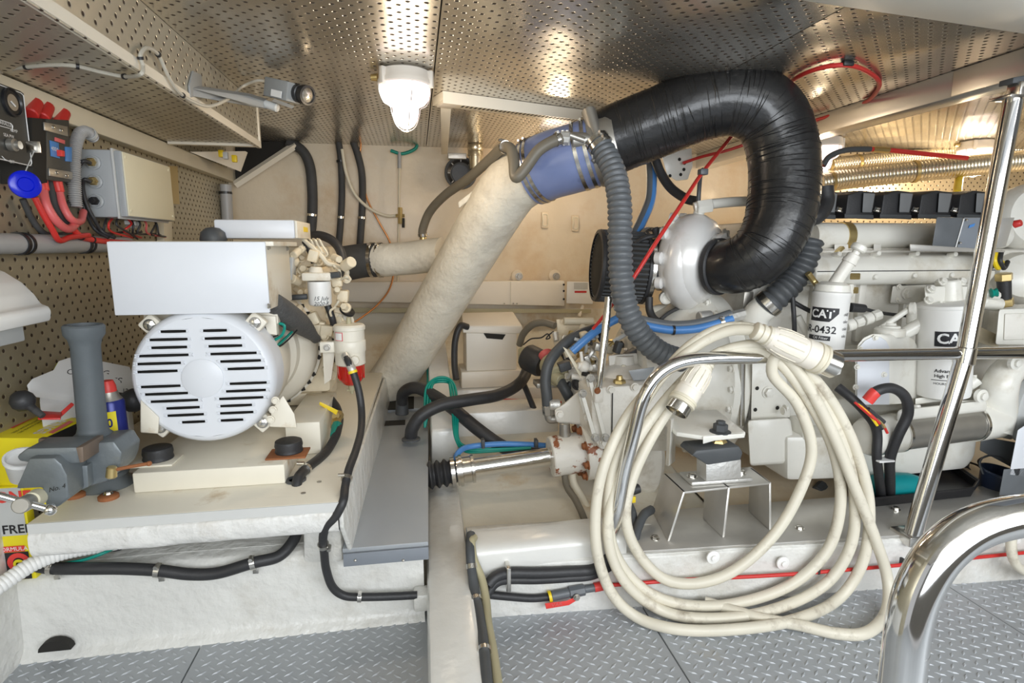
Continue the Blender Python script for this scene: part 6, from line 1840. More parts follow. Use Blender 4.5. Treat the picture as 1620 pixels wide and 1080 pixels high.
t.part('handwriting', MB().text('1 Nov', 10 * kk, 0, 0, 0, shear=.3, fmap=wrap(f0, fa, rf, -.35, 13 * kk, .0012)), 'black_print', parent=fl2)
t.part('filter_head', MB().hexa([at(1462, 452, 1.62), at(1535, 452, 1.62), at(1533, 480, 1.62), at(1464, 480, 1.62)], [at(1462, 452, 1.76), at(1535, 452, 1.76), at(1533, 480, 1.76), at(1464, 480, 1.76)], .008).cyl(at(1500, 482, 1.64), at(1500, 442, 1.64), .042, .036, 24, .004), 'engine_white')
for (x, y) in ((1490, 446), (1520, 446), (1472, 458), (1468, 476)):
    t.part('head_bolt', MB().bolt(at(x, y, 1.615), (0, -.8, .6), .011, .014), 'engine_white')
t.part('elbow_stub', MB().cyl(at(1446, 482, 1.66), at(1447, 512, 1.66), .022, .024, 16, .003), 'engine_white')
# oil cooler along the bottom: white ends, brushed steel barrel
o0, o1 = at(1375, 690, 1.56), at(1568, 664, 1.60)
da = (o1 - o0).normalized()
Lo = (o1 - o0).length
ro = sz(o0, 31)
ck = t.part('oil_cooler', MB().lathe([(ro * .5, -.03), (ro * .85, -.02), (ro, .0), (ro, Lo * .19), (ro * .94, Lo * .20)], o0, da, 40), 'engine_white')
t.part('cooler_end', MB().lathe([(ro * .94, 0), (ro * 1.02, .004), (ro * 1.02, .03), (ro, .036), (ro, .09), (ro * .8, .12)], o0 + da * Lo * .84, da, 40), 'engine_white', parent=ck)
t.part('cooler_barrel', MB().cyl(o0 + da * Lo * .19, o0 + da * Lo * .85, ro * .93, ro * .93, 40), 'steel_dull', parent=ck, label='brushed steel barrel')
for u_ in (.21, .83):
    t.part('cooler_band', MB().band(o0 + da * Lo * u_, da, ro * .95, .01, .004, 40), 'steel', parent=ck)
t.part('cooler_saddle', MB().hexa([at(1420, 648, 1.525), at(1560, 632, 1.54), at(1562, 650, 1.54), at(1418, 667, 1.525)], [at(1420, 648, 1.75), at(1560, 632, 1.75), at(1562, 650, 1.75), at(1418, 667, 1.75)], .01), 'engine_white')
t.part('pipe_bracket', MB().hexa([at(1448, 630, 1.60), at(1492, 624, 1.60), at(1494, 634, 1.60), at(1448, 640, 1.60)], [at(1448, 630, 1.70), at(1492, 624, 1.70), at(1494, 634, 1.70), at(1448, 640, 1.70)], .003), 'engine_white')
t.part('drain_boss', MB().cyl(at(1452, 658, 1.54), at(1450, 640, 1.55), .013, .011, 10, .002), 'engine_white')
t.part('drain_boss', MB().cyl(at(1522, 620, 1.58), at(1545, 600, 1.57), .014, .02, 10, .002), 'engine_white')
t.part('junction_block', MB().hexa([at(1520, 596, 1.58), at(1546, 592, 1.58), at(1544, 612, 1.58), at(1522, 616, 1.58)], [at(1520, 596, 1.66), at(1546, 592, 1.66), at(1544, 612, 1.66), at(1522, 616, 1.66)], .004), 'engine_white')
t.part('lever_arm', MB().hexa([at(1512, 634, 1.56), at(1552, 632, 1.56), at(1553, 638, 1.56), at(1514, 642, 1.56)], [at(1512, 634, 1.6), at(1552, 632, 1.6), at(1553, 638, 1.6), at(1514, 642, 1.6)], .002), 'engine_white')
# big cooling elbow at the right end
el = t.part('water_elbow', MB().tube(pathpx([(1566, 678, 1.60), (1576, 650, 1.60), (1580, 618, 1.58), (1592, 590, 1.58), (1620, 574, 1.58), (1680, 570, 1.60)], 8), [.062 - .0006 * i for i in range(41)], 24), 'engine_white')
for (x, y) in ((1602, 573), (1549, 625)):
    t.part('elbow_bolt', MB().lathe([(.022, 0), (.022, .012), (.012, .014), (.012, .022), (.006, .024)], at(x, y, 1.53), NY, 20), 'engine_white', parent=el)
# casings at the far right edge
t.part('front_cover', MB().hexa([at(1580, 488, 1.60), at(1660, 486, 1.60), at(1660, 546, 1.60), at(1574, 546, 1.60)], [at(1580, 488, 1.75), at(1660, 486, 1.75), at(1660, 546, 1.75), at(1574, 546, 1.75)], .010), 'engine_white')
t.part('cover_rim', MB().hexa([at(1590, 496, 1.595), at(1660, 494, 1.595), at(1660, 536, 1.595), at(1588, 538, 1.595)], [at(1590, 496, 1.605), at(1660, 494, 1.605), at(1660, 536, 1.605), at(1588, 538, 1.605)], .003), 'cast_white')
t.part('coolant_housing', MB().lathe([(.03, -.10), (.10, -.09), (.13, -.05), (.135, .02), (.11, .06), (.05, .07)], at(1625, 345, 1.95), (-.2, -.9, .1), 36), 'engine_white')
t.part('thermostat_housing', MB().lathe([(.06, -.1), (.09, -.06), (.10, 0), (.08, .06), (.04, .08)], at(1612, 440, 1.82), (-.5, -.8, .2), 32), 'engine_white')
t.part('regulator', MB().cyl(at(1588, 440, 1.76), at(1590, 480, 1.76), .022, .02, 16, .002), 'rubber_black')
t.part('regulator_cap', MB().cyl(at(1588, 432, 1.76), at(1588, 444, 1.76), .027, .027, 6, .003), 'brass')
t.part('regulator_cap', MB().cyl(at(1590, 472, 1.76), at(1591, 484, 1.76), .026, .026, 6, .003), 'brass')
t.part('valve_group', MB().cyl(at(1554, 464, 1.68), at(1578, 468, 1.68), .018, .016, 10, .003).cyl(at(1550, 476, 1.70), at(1580, 482, 1.70), .026, .024, 20, .003), 'engine_white')
t.part('green_tap', MB().lathe([(.012, 0), (.018, .004), (.012, .012), (.016, .02)], at(1566, 464, 1.66), (.8, -.5, .2), 8), 'green_wire')
for i, x in enumerate((1562, 1575, 1584)):
    t.part('loom', MB().tube(pathpx([(x, 398, 1.72), (x - 2, 412, 1.70), (x + 4, 424, 1.71), (x + 10, 414, 1.73)]), .008, 8), ('rubber_black', 'yellow', 'rubber_black')[i])
t.part('lower_bracket', MB().hexa([at(1540, 512, 1.72), at(1580, 530, 1.72), at(1580, 552, 1.72), at(1545, 540, 1.72)], [at(1540, 512, 1.76), at(1580, 530, 1.76), at(1580, 552, 1.76), at(1545, 540, 1.76)], .003), 'generator_beige')
pu = t.part('pulley', MB().lathe([(.02, -.01), (.11, -.006), (.12, .0), (.12, .02), (.11, .026), (.11, .034), (.12, .04), (.12, .06)], at(1632, 648, 1.62), (-.35, .9, 0), 40), 'grey_light')
for i in range(6):
    a = i * PI / 3
    t.part('pulley_hole', MB().lathe([(0, 0), (.011, 0)], at(1632, 648, 1.62) + Vector((.35, -.9, 0)).normalized() * .011 + Vector((math.cos(a) * .06, math.cos(a) * .024, math.sin(a) * .06)), (.35, -.9, 0), 12, caps=False), 'slot_dark', parent=pu)
t.part('engine_foot', MB().hexa([at(1610, 680, 1.50), at(1640, 660, 1.50), at(1660, 760, 1.50), at(1596, 752, 1.50)], [at(1610, 680, 1.6), at(1640, 660, 1.6), at(1660, 760, 1.6), at(1596, 752, 1.6)], .004), 'generator_white')
t.part('front_foot_plate', MB().hexa([at(1552, 690, 1.66), at(1610, 700, 1.62), at(1606, 742, 1.62), at(1550, 712, 1.66)], [at(1552, 690, 1.72), at(1610, 700, 1.72), at(1606, 742, 1.72), at(1550, 712, 1.72)], .003), 'hose_grey')
t.done()

# corrugated hose under the elbow and its white elbow
pa = pathpx([(1282, 378, 1.78), (1272, 412, 1.78), (1252, 446, 1.78), (1228, 470, 1.78), (1206, 488, 1.80)], 10)
q, rr = ribbed(pa, .046, .022, .007)
t = Thing('coolant_hose', 'black corrugated coolant hose curving down behind the exhaust elbow', 'hose')
t.part('hose', MB().tube(q, rr, 20), 'hose_dark')
t.part('hose_clamp', clamp_on(q, len(q) - 8, .0465, .024, .004), 'steel')
t.part('white_elbow', MB().tube(pathpx([(1210, 485, 1.79), (1196, 500, 1.81), (1190, 530, 1.84)]), .046, 18), 'engine_white')
t.done()
hose('breather_hose', 'fat black breather hose end just right of the exhaust elbow', 'hose', [(1305, 296, 1.95), (1306, 320, 1.94), (1294, 340, 1.92), (1276, 348, 1.92)], .030, 'rubber_black', seg=16)
hose('coolant_lead', 'thin black lead hanging below the corrugated hose', 'cable', [(1254, 470, 1.74), (1256, 500, 1.73), (1257, 525, 1.74)], .008, 'rubber_black')
hose('coolant_lead', 'thin black lead running from the corrugated hose behind the slanted filter', 'cable', [(1256, 478, 1.76), (1270, 486, 1.75), (1290, 496, 1.74)], .008, 'rubber_black')
hose('white_pipe', 'slim white pipe slanting behind the cable coil left of the slanted filter', 'pipe', [(1262, 500, 1.76), (1275, 525, 1.75), (1284, 545, 1.76)], .012, 'engine_white')

# ================================================================ GEARBOX
t = Thing('marine_gearbox', 'white cast gearbox with control levers behind the propeller coupling', 'gearbox')
hs = t.part('housing', MB().hexa([at(935, 622, 1.78), at(948, 612, 1.78), at(1050, 606, 1.78), at(1060, 715, 1.78), at(950, 712, 1.78), at(936, 690, 1.78)], [at(935, 622, 1.78) + Vector((0, .42, 0)), at(948, 612, 1.78) + Vector((0, .42, 0)), at(1050, 606, 1.78) + Vector((0, .42, 0)), at(1060, 715, 1.78) + Vector((0, .42, 0)), at(950, 712, 1.78) + Vector((0, .42, 0)), at(936, 690, 1.78) + Vector((0, .42, 0))], .012), 'cast_white')
t.part('split_line', MB().tube([at(969, 618, 1.775), at(968, 690, 1.775)], .002, 4), 'slot_dark', parent=hs)
t.part('lower_case', MB().lathe([(.10, 0), (.15, .01), (.17, .05), (.18, .20), (.16, .22)], at(938, 712, 2.0), EX, 40), 'cast_white')
dm = t.part('top_dome', MB().lathe([(.11, -.03), (.11, .02), (.095, .05), (.06, .075), (.04, .08), (.036, .11), (0, .112)], at(985, 608, 1.96), up, 36, caps=False), 'cast_white')
t.part('breather_bolt', MB().cyl(at(980, 606, 1.80), at(980, 600, 1.80), .022, .020, 6, .002).cyl(at(980, 600, 1.80), at(980, 594, 1.80), .012, .010, 10), 'brass')
t.part('valve_block', MB().hexa([at(962, 562, 1.95), at(1008, 558, 1.95), at(1012, 582, 1.95), at(964, 586, 1.95)], [at(962, 562, 2.08), at(1008, 558, 2.08), at(1012, 582, 2.08), at(964, 586, 2.08)], .006), 'cast_white')
t.part('cover_plate', MB().hexa([at(994, 586, 1.82), at(1036, 580, 1.82), at(1026, 600, 1.82), at(1002, 602, 1.82)], [at(994, 586, 1.84), at(1036, 580, 1.84), at(1026, 600, 1.84), at(1002, 602, 1.84)], .002), 'cover_grey')
t.part('side_arm', MB().hexa([at(890, 640, 1.92), at(915, 618, 1.92), at(940, 628, 1.92), at(946, 668, 1.92), at(920, 672, 1.92), at(880, 668, 1.92), at(876, 648, 1.92)], [at(890, 640, 2.02), at(915, 618, 2.02), at(940, 628, 2.02), at(946, 668, 2.02), at(920, 672, 2.02), at(880, 668, 2.02), at(876, 648, 2.02)], .010), 'cast_white')
for (xa, ya, xb, yb) in ((917, 622, 926, 654), (930, 600, 946, 668), (936, 606, 950, 664)):
    t.part('web_rib', MB().hexa([at(xa - 3, ya, 1.84), at(xa + 3, ya, 1.84), at(xb + 3, yb, 1.84), at(xb - 3, yb, 1.84)], [at(xa - 3, ya, 1.93), at(xa + 3, ya, 1.93), at(xb + 3, yb, 1.93), at(xb - 3, yb, 1.93)], .002), 'engine_white')
t.part('control_lever', MB().hexa([at(890, 548, 1.90), at(897, 552, 1.90), at(924, 594, 1.88), at(918, 597, 1.88)], [at(890, 548, 1.92), at(897, 552, 1.92), at(924, 594, 1.90), at(918, 597, 1.90)], .003), 'cable_cream')
jn = t.part('lever_joint', MB().ball(at(924, 580, 1.88), .022, 14).cyl(at(914, 578, 1.88), at(936, 582, 1.88), .012, seg=10), 'cast_white')
t.part('joint_knurl', MB().cyl(at(927, 588, 1.87), at(926, 594, 1.87), .014, seg=10), 'slot_dark', parent=jn)
t.part('lever_rod', MB().cyl(at(919, 556, 1.89), at(922, 578, 1.88), .006, seg=8), 'cast_white')
t.part('upper_arm', MB().tube(pathpx([(905, 595, 1.96), (915, 596, 1.95), (925, 600, 1.93)]), .012, 10), 'cast_white')
for (x, y) in ((966, 616), (1004, 612), (930, 660), (955, 700), (885, 655)):
    t.part('case_bolt', MB().bolt(at(x, y, 1.778 if x > 940 else 1.83), NY, .011, .012), 'cast_white')
t.part('oil_cooler_stub', MB().cyl(at(868, 640, 1.95), at(885, 640, 1.95), .02, .022, 12, .003), 'alu_cast')
t.part('bottom_stub', MB().cyl(at(893, 668, 1.93), at(894, 690, 1.93), .02, .022, 12, .003), 'steel_dull')
t.done()
# small fittings crowding the gap above the gearbox
t = Thing('gearbox_fittings', 'crowded small valves, unions and wires above the gearbox beside the chrome rod', 'fittings')
rg = random.Random(21)
mm_ = ['cast_white', 'alu_cast', 'hose_dark', 'cable_cream', 'brass', 'steel_dull', 'rubber_black', 'grey_light', 'generator_beige']
for i in range(46):
    x, y = rg.uniform(890, 1000), rg.uniform(530, 612)
    Y = 2.0 + rg.uniform(-.06, .10)
    p = at(x, y, Y)
    m_ = mm_[i % len(mm_)]
    kd = i % 3
    if kd == 0:
        t.part('union', MB().bolt(p, Vector((rg.uniform(-1, 1), -1, rg.uniform(-.4, .8))), rg.uniform(.010, .018), rg.uniform(.014, .035)), m_)
    elif kd == 1:
        q = at(x + rg.uniform(-22, 22), y + rg.uniform(-25, 25), Y + .02)
        t.part('small_pipe', MB().tube(spline([p, (p + q) / 2 + Vector((rg.uniform(-.03, .03), -.02, .015)), q], 5), rg.uniform(.004, .009), 7), m_)
    else:
        t.part('small_block', MB().box(p, (rg.uniform(.02, .05), .04, rg.uniform(.02, .045)), .005, Matrix.Rotation(rg.uniform(-.6, .6), 3, 'Y')), m_)
t.done()
for i, (pts, m_, lbl) in enumerate((([(930, 598, 1.77), (940, 640, 1.765), (954, 692, 1.762)], 'engine_white', 'flat white link bar slanting down the gearbox, right of the pair'), ([(918, 622, 1.77), (925, 650, 1.765), (938, 692, 1.762)], 'engine_white', 'flat white link bar slanting down the gearbox, left of the pair'))):
    p = [at(*q) for q in pts]
    t = Thing('link_bar', lbl, 'linkage', 'link bars on the gearbox')
    t.part('bar', MB().hexa([p[0], p[0] + Vector((.014, 0, 0)), p[2] + Vector((.014, 0, 0)), p[2]], [p[0] + Vector((0, .01, 0)), p[0] + Vector((.014, .01, 0)), p[2] + Vector((.014, .01, 0)), p[2] + Vector((0, .01, 0))], .002), m_)
    for e in (p[0], p[2]):
        t.part('pivot', MB().bolt(e + Vector((.007, -.002, 0)), NY, .011, .012), 'steel_dull')
    t.done()
# chrome lever standing in front (stop pull rod)
t = Thing('chrome_rod', 'upright polished steel stay rod in front of the gearbox', 'stay rod')
t.part('rod', MB().tube([at(963, 470, 1.80), at(951, 585, 1.76), at(947, 616, 1.76)], .0125, 14), 'chrome')
t.part('foot', MB().box(at(946, 624, 1.76), (.03, .03, .05), .005), 'cast_white')
t.part('foot_bolt', MB().bolt(at(945, 618, 1.743), NY, .008, .008), 'rust')
t.done()
# clutter of pumps and fittings behind the gearbox lever
t = Thing('raw_water_pump', 'greenish bronze pump with a dark motor behind the gearbox levers', 'pump')
t.part('motor', MB().lathe([(.02, 0), (.05, .006), (.056, .02), (.056, .09), (.05, .1)], at(862, 578, 2.22), (-.6, .7, .25), 28), 'rubber_black')
t.part('pump_body', MB().cyl(at(872, 575, 2.15), at(884, 596, 2.05), .05, .045, 18, .006), 'hose_olive')
t.part('outlet', MB().cyl(at(878, 596, 2.06), at(888, 602, 2.03), .026, .024, 14, .003), 'hose_olive')
t.part('red_cap', MB().cyl(at(862, 558, 2.2), at(866, 566, 2.18), .03, .028, 14, .004), 'pink_red')
t.part('base', MB().box(at(870, 606, 2.12), (.12, .08, .02), .003), 'steel_dull')
t.done()
t = Thing('valve_manifold', 'pale manifold of small valves and hose tails behind the gearbox', 'manifold')
t.part('rail', MB().cyl(at(892, 508, 2.35), at(938, 508, 2.35), .016, .016, 12), 'cable_cream')
rg = random.Random(5)
for i in range(7):
    x = 878 + i * 9
    y = 512 + rg.uniform(0, 22)
    t.part('valve', MB().cyl(at(x, y, 2.3), at(x + rg.uniform(-5, 5), y + 14, 2.28), .014, .012, 8, .002), ('alu_cast', 'cable_cream', 'hose_dark', 'brass')[i % 4])
    t.part('hose_tail', MB().tube(pathpx([(x, y + 10, 2.3), (x + rg.uniform(-8, 8), y + 26, 2.28), (x + rg.uniform(-14, 10), y + 44, 2.28)]), rg.uniform(.006, .012), 8), ('cable_cream', 'rubber_black', 'grey_light', 'hose_dark')[i % 4])
t.part('bracket', MB().hexa([at(880, 505, 2.37), at(940, 505, 2.37), at(935, 560, 2.37), at(885, 560, 2.37)], [at(880, 505, 2.4), at(940, 505, 2.4), at(935, 560, 2.4), at(885, 560, 2.4)], .003), 'generator_beige')
t.done()
hose('water_hose', 'brown hose bending from the manifold down behind the cream box', 'hose', [(878, 515, 2.36), (860, 510, 2.40), (842, 514, 2.44), (828, 528, 2.5), (822, 545, 2.54)], .016, 'hose_brown')
hose('sense_wire', 'thin curled black wire beside the manifold hose', 'wire', [(876, 524, 2.34), (868, 530, 2.34), (864, 536, 2.34), (870, 534, 2.34), (866, 528, 2.34), (856, 534, 2.36), (840, 536, 2.4), (828, 545, 2.45)], .003, 'rubber_black')
# black hoses around the gearbox
o, p = hose('gearbox_hose', 'thick dark hose arching from the gearbox elbow up past the levers', 'hose', [(867, 652, 1.96), (865, 625, 1.96), (863, 600, 1.97), (868, 575, 1.98), (882, 555, 2.0), (905, 535, 2.02), (935, 522, 2.05), (960, 516, 2.08)], .020, 'hose_dark', seg=14)
part_of(o, 'end_fitting', MB().cyl(at(867, 640, 1.96), at(868, 656, 1.96), .024, .022, 8, .003).tube(pathpx([(868, 652, 1.96), (870, 662, 1.96), (882, 662, 1.96)]), .017, 10), 'steel_dull')
hose('gearbox_hose', 'short dark hose leaving the bronze pump towards the stringer', 'hose', [(884, 600, 2.05), (893, 615, 2.02), (902, 632, 2.02), (908, 645, 2.05)], .020, 'hose_dark', seg=14)
hose('stringer_hose', 'thin black hose slanting over the inner stringer below the cream box', 'hose', [(828, 606, 2.44), (836, 625, 2.4), (846, 650, 2.36)], .013, 'rubber_black')
hose('red_line', 'thin red line from the bilge up past the chrome rod', 'pipe', [(938, 520, 1.90), (950, 506, 1.88), (968, 483, 1.84), (985, 460, 1.84)], .0055, 'red')
hose('water_hose', 'blue hose diving from behind the ribbed hose to the gearbox', 'hose', [(985, 500, 1.95), (965, 510, 1.95), (945, 522, 1.94), (925, 538, 1.93), (905, 556, 1.93)], .015, 'hose_blue', seg=12)
o, p = hose('water_hose', 'blue hose running right from the ribbed hose under the turbocharger', 'hose', [(1010, 512, 1.84), (1035, 518, 1.83), (1065, 522, 1.82), (1100, 520, 1.81), (1130, 513, 1.80), (1158, 504, 1.80)], .015, 'hose_blue', seg=12)
part_of(o, 'grey_liner', MB().tube([q_ + Vector((0, .012, .016)) for q_ in p], .015, 12), 'hose_grey')
part_of(o, 'end_clamp', clamp_on(p, len(p) - 6, .0152, .014, .003), 'steel')
part_of(o, 'hose_union', MB().cyl(at(1150, 504, 1.81), at(1178, 496, 1.82), .022, .02, 8, .003).cyl(at(1105, 503, 1.86), at(1125, 501, 1.86), .024, seg=10, bev=.003), 'alu_cast')
part_of(o, 'cable_tie', clamp_on(p, 16, .0155, .008, .002, False), 'black_plastic')
o, p = hose('water_hose', 'blue striped hose dropping from the black elbow behind the ribbed hose', 'hose', [(1030, 258, 2.25), (1031, 285, 2.24), (1028, 318, 2.22), (1014, 352, 2.18), (1000, 378, 2.15)], .021, 'hose_grey', seg=14)
part_of(o, 'blue_stripe', MB().tube([q_ + Vector((.004, -.010, 0)) for q_ in p], .0135, 10), 'hose_blue', 'blue stripe')
hose('vent_hose', 'black hose bending under the exhaust elbow to the turbocharger', 'hose', [(1036, 250, 2.2), (1046, 275, 2.18), (1062, 298, 2.14), (1085, 314, 2.08), (1100, 318, 2.04)], .018, 'rubber_black', seg=14)
hose('oil_drain', 'black drain hose curving below the turbocharger', 'hose', [(1027, 470, 2.0), (1028, 492, 1.99), (1040, 508, 1.96), (1070, 514, 1.92), (1095, 512, 1.9)], .014, 'rubber_black', seg=12)
hose('oil_drain', 'thin dark lead under the turbocharger', 'cable', [(1045, 505, 1.97), (1058, 495, 1.98), (1075, 486, 2.0)], .007, 'rubber_matt')
hose('exhaust_stay', 'cream bracket pipe below the turbocharger', 'pipe', [(1032, 492, 2.1), (1050, 488, 2.1), (1075, 487, 2.1), (1100, 492, 2.1)], .02, 'generator_cream')
# white plate with holes behind the elbow
t = Thing('pierced_plate', 'white pierced bracket plate below the middle of the exhaust elbow', 'bracket')
pp_ = [(1046, 244), (1094, 234), (1096, 262), (1088, 284), (1070, 286), (1055, 276)]
b_ = t.part('plate', MB().hexa([at(x, y, 2.28) for x, y in pp_], [at(x, y, 2.30) for x, y in pp_], .003), 'engine_white')
for (x, y) in ((1060, 278), (1077, 276), (1082, 268), (1083, 258), (1075, 252)):
    t.part('hole', MB().lathe([(0, 0), (.007, 0)], at(x, y, 2.278), NY, 12, caps=False), 'slot_dark', parent=b_)
t.part('drop_arm', MB().cyl(at(1075, 245, 2.30), Vector((at(1075, 245, 2.30).x, 2.30, ZC)), .012, seg=8), 'engine_white')
t.done()
# red remote cables with tie
o, p = hose('red_cable', 'red pull cable slanting down from under the elbow past the turbocharger', 'cable', [(1162, 210, 2.08), (1112, 272, 2.00), (1080, 320, 1.92), (1040, 380, 1.86), (1003, 438, 1.84), (985, 460, 1.84)], .0072, 'red')
part_of(o, 'cable_tie', MB().box(at(1112, 272, 1.99), (.03, .03, .022), .004), 'hose_grey')
hose('red_cable', 'red cable crossing to the pierced plate below the elbow', 'cable', [(1080, 258, 2.25), (1110, 248, 2.24), (1150, 238, 2.22), (1180, 228, 2.2)], .006, 'red')
pa = spline([atz(1225, 150, ZC - .01), atz(1262, 122, ZC - .01), atz(1300, 107, ZC - .01), atz(1340, 103, ZC - .012), atz(1370, 112, ZC - .01), atz(1390, 128, ZC - .01), atz(1388, 143, ZC - .01), atz(1372, 160, ZC - .01), atz(1340, 173, ZC - .01), atz(1300, 187, ZC - .02), atz(1262, 197, ZC - .02)], 8)
o = solo('red_cable', 'red cable looping across the perforated ceiling right of the elbow', 'cable', MB().tube(pa, .007, 8), 'red')
for k_ in (24, 62):
    part_of(o, 'cable_clip', MB().box(pa[k_] + Vector((0, 0, .004)), (.035, .022, .016), .004), 'black_plastic')
# black and red cable towards the far right
o, p = hose('harness_cable', 'black and red cable bending over the foil duct right of the elbow', 'cable', [(1302, 262, 2.45), (1312, 248, 2.45), (1335, 238, 2.45), (1365, 236, 2.45), (1400, 237, 2.45), (1460, 243, 2.42), (1530, 250, 2.40)], .011, 'red')
part_of(o, 'black_sleeve', MB().tube(p[:28], .013, 10), 'hose_dark')
part_of(o, 'brass_splice', MB().tube(p[28:34], .014, 8), 'brass')
# foil ducts
DG = 'foil ventilation ducts over the engine'
for lbl, pts, r in (('silver foil flexible duct running over the black valve covers', [(1296, 290, 2.72), (1340, 283, 2.70), (1420, 274, 2.62), (1500, 266, 2.55), (1580, 258, 2.50), (1680, 250, 2.45)], .052),
                    ('second foil duct higher up behind the first', [(1310, 262, 3.0), (1400, 252, 2.98), (1500, 244, 2.96), (1680, 232, 2.9)], .042)):
    pa = pathpx(pts, 10)
    q, rr = ribbed(pa, r, .016, .004)
    o = solo('foil_duct', lbl, 'duct', MB().tube(q, rr, 20), 'duct_foil', DG)
    for x in (1335, 1440, 1600):
        i = min(range(len(q)), key=lambda j: abs(q[j].x - at(x, 270, 2.62).x))
        part_of(o, 'hanger_band', clamp_on(q, i, r * 1.01, .016, .003, False), 'brass')
hose('yellow_loom', 'yellow and black cable dropping behind the valve covers near the chrome post', 'cable', [(1518, 276, 2.6), (1516, 290, 2.5), (1514, 306, 2.42)], .018, 'yellow')

# ================================================================ ENGINE MOUNT
t = Thing('engine_mount', 'aluminium engine mount bracket with a rubber block and big dark nut behind the cable coil', 'engine mount')
zt = at(1081, 778, 1.45).z
ft = lambda x, y: atz(x, y, zt)
fb = lambda x, y: atz(x, y, .161)
top = [ft(1081, 778), ft(1219, 763), ft(1188, 738), ft(1050, 749)]
t.part('bracket_top', MB().prism([p - up * .006 for p in top], (0, 0, .006), .001), 'alu_plate')
for a, b, c, d in (((1081, 778), (1056, 856), (1031, 807), (1050, 749)), ((1152, 771), (1143, 850), (1112, 820), (1116, 745)), ((1217, 763), (1217, 838), (1184, 808), (1186, 740))):
    poly = [ft(*a), fb(*b), fb(*c), ft(*d)]
    t.part('bracket_leg', MB().prism(poly, (.007, 0, 0), .001), 'alu_plate')
bc = ft(1132, 757)
t.part('base_flange', MB().box(bc + up * .007, (.20, .085, .013), .006), 'alu_cast')
for s in (-1, 1):
    t.part('flange_bolt', MB().bolt(bc + Vector((s * .08, -.005, .013)), up, .012, .012), 'steel')
cs = [at(1117, 762, 1.455), at(1173, 757, 1.455), at(1173, 727, 1.455), at(1160, 722, 1.455), at(1135, 724, 1.455), at(1117, 732, 1.455)]
t.part('cast_block', MB().hexa(cs, [p + Vector((0, .06, 0)) for p in cs], .004), 'alu_cast')
rb = [at(1095, 720, 1.45), at(1102, 712, 1.45), at(1170, 706, 1.45), at(1176, 716, 1.45), at(1172, 728, 1.45), at(1120, 736, 1.45)]
t.part('rubber_block', MB().hexa(rb, [p + Vector((0, .085, 0)) for p in rb], .005), 'hose_dark')
st = at(1137, 720, 1.50)
t.part('stud', MB().cyl(st, at(1137, 684, 1.50), .014, .014, 14), 'brass')
t.part('lower_nut', MB().lathe([(.024, 0), (.024, .012), (.018, .02)], at(1137, 704, 1.50), up, 6), 'brass')
arm = [(1056, 664), (1066, 652), (1135, 650), (1178, 684), (1178, 690), (1172, 692), (1112, 698), (1076, 684)]
za = at(1137, 684, 1.50).z
ap = [atz(1052, 668, za), atz(1066, 650, za), atz(1134, 648, za), atz(1180, 684, za), atz(1112, 690, za), atz(1070, 684, za)]
t.part('arm_plate', MB().prism([p - up * .012 for p in ap], (0, 0, .014), .004), 'engine_white')
t.part('arm_web', MB().hexa([at(1112, 690, 1.47), at(1178, 685, 1.47), at(1178, 692, 1.47), at(1130, 697, 1.47), at(1112, 702, 1.47)], [at(1112, 690, 1.485), at(1178, 685, 1.485), at(1178, 692, 1.485), at(1130, 697, 1.485), at(1112, 702, 1.485)], .002), 'engine_white')
t.part('arm_bracket', MB().hexa([at(1056, 662, 1.56), at(1062, 664, 1.52), at(1058, 738, 1.52), at(1053, 736, 1.56)], [at(1066, 656, 1.74), at(1070, 658, 1.74), at(1068, 730, 1.74), at(1062, 728, 1.74)], .003), 'engine_white')
t.part('top_nut', MB().lathe([(.028, 0), (.030, .003), (.021, .005), (.021, .024), (.013, .027), (.013, .034), (0, .035)], Vector((st.x, st.y, za + .002)), up, 6, caps=False).lathe([(.031, 0), (.031, .003)], Vector((st.x, st.y, za + .001)), up, 20), 'hose_dark')
t.done()
o, p = hose('bilge_hose', 'black hose lying behind the engine mount bracket', 'hose', [(1110, 800, 1.80), (1150, 799, 1.78), (1200, 800, 1.78), (1250, 793, 1.78), (1285, 782, 1.8), (1300, 770, 1.84)], .016, 'rubber_black', seg=12)
part_of(o, 'hose_union', MB().cyl(at(1292, 778, 1.80), at(1302, 766, 1.82), .022, .02, 8, .003), 'hose_dark')
t = Thing('y_hose', 'black hose branch with yellow ends between the coil and the mount bracket', 'hose')
t.part('left_leg', MB().tube(pathpx([(1000, 862, 1.46), (1002, 838, 1.50), (1000, 812, 1.54), (992, 792, 1.58)]), .014, 10), 'hose_dark')
t.part('right_leg', MB().tube(pathpx([(1002, 862, 1.45), (1008, 838, 1.48), (1018, 815, 1.52), (1030, 806, 1.56)]), .014, 10), 'hose_dark')
t.part('yellow_tag', MB().box(at(998, 790, 1.55), (.03, .008, .02), .002), 'yellow')
t.part('plug', MB().cyl(at(1000, 775, 1.55), at(1012, 772, 1.55), .016, .014, 10, .002), 'rubber_black')
t.done()
hose('bilge_hose', 'cream hose hanging under the rusty coupling', 'hose', [(893, 750, 1.9), (897, 770, 1.86), (910, 790, 1.80), (922, 815, 1.74), (930, 840, 1.7)], .012, 'hose_brown')
hose('bilge_hose', 'pale cream pipe beside the hose under the rusty coupling', 'pipe', [(905, 748, 1.92), (908, 765, 1.90), (922, 790, 1.86), (935, 815, 1.8)], .014, 'cable_cream')

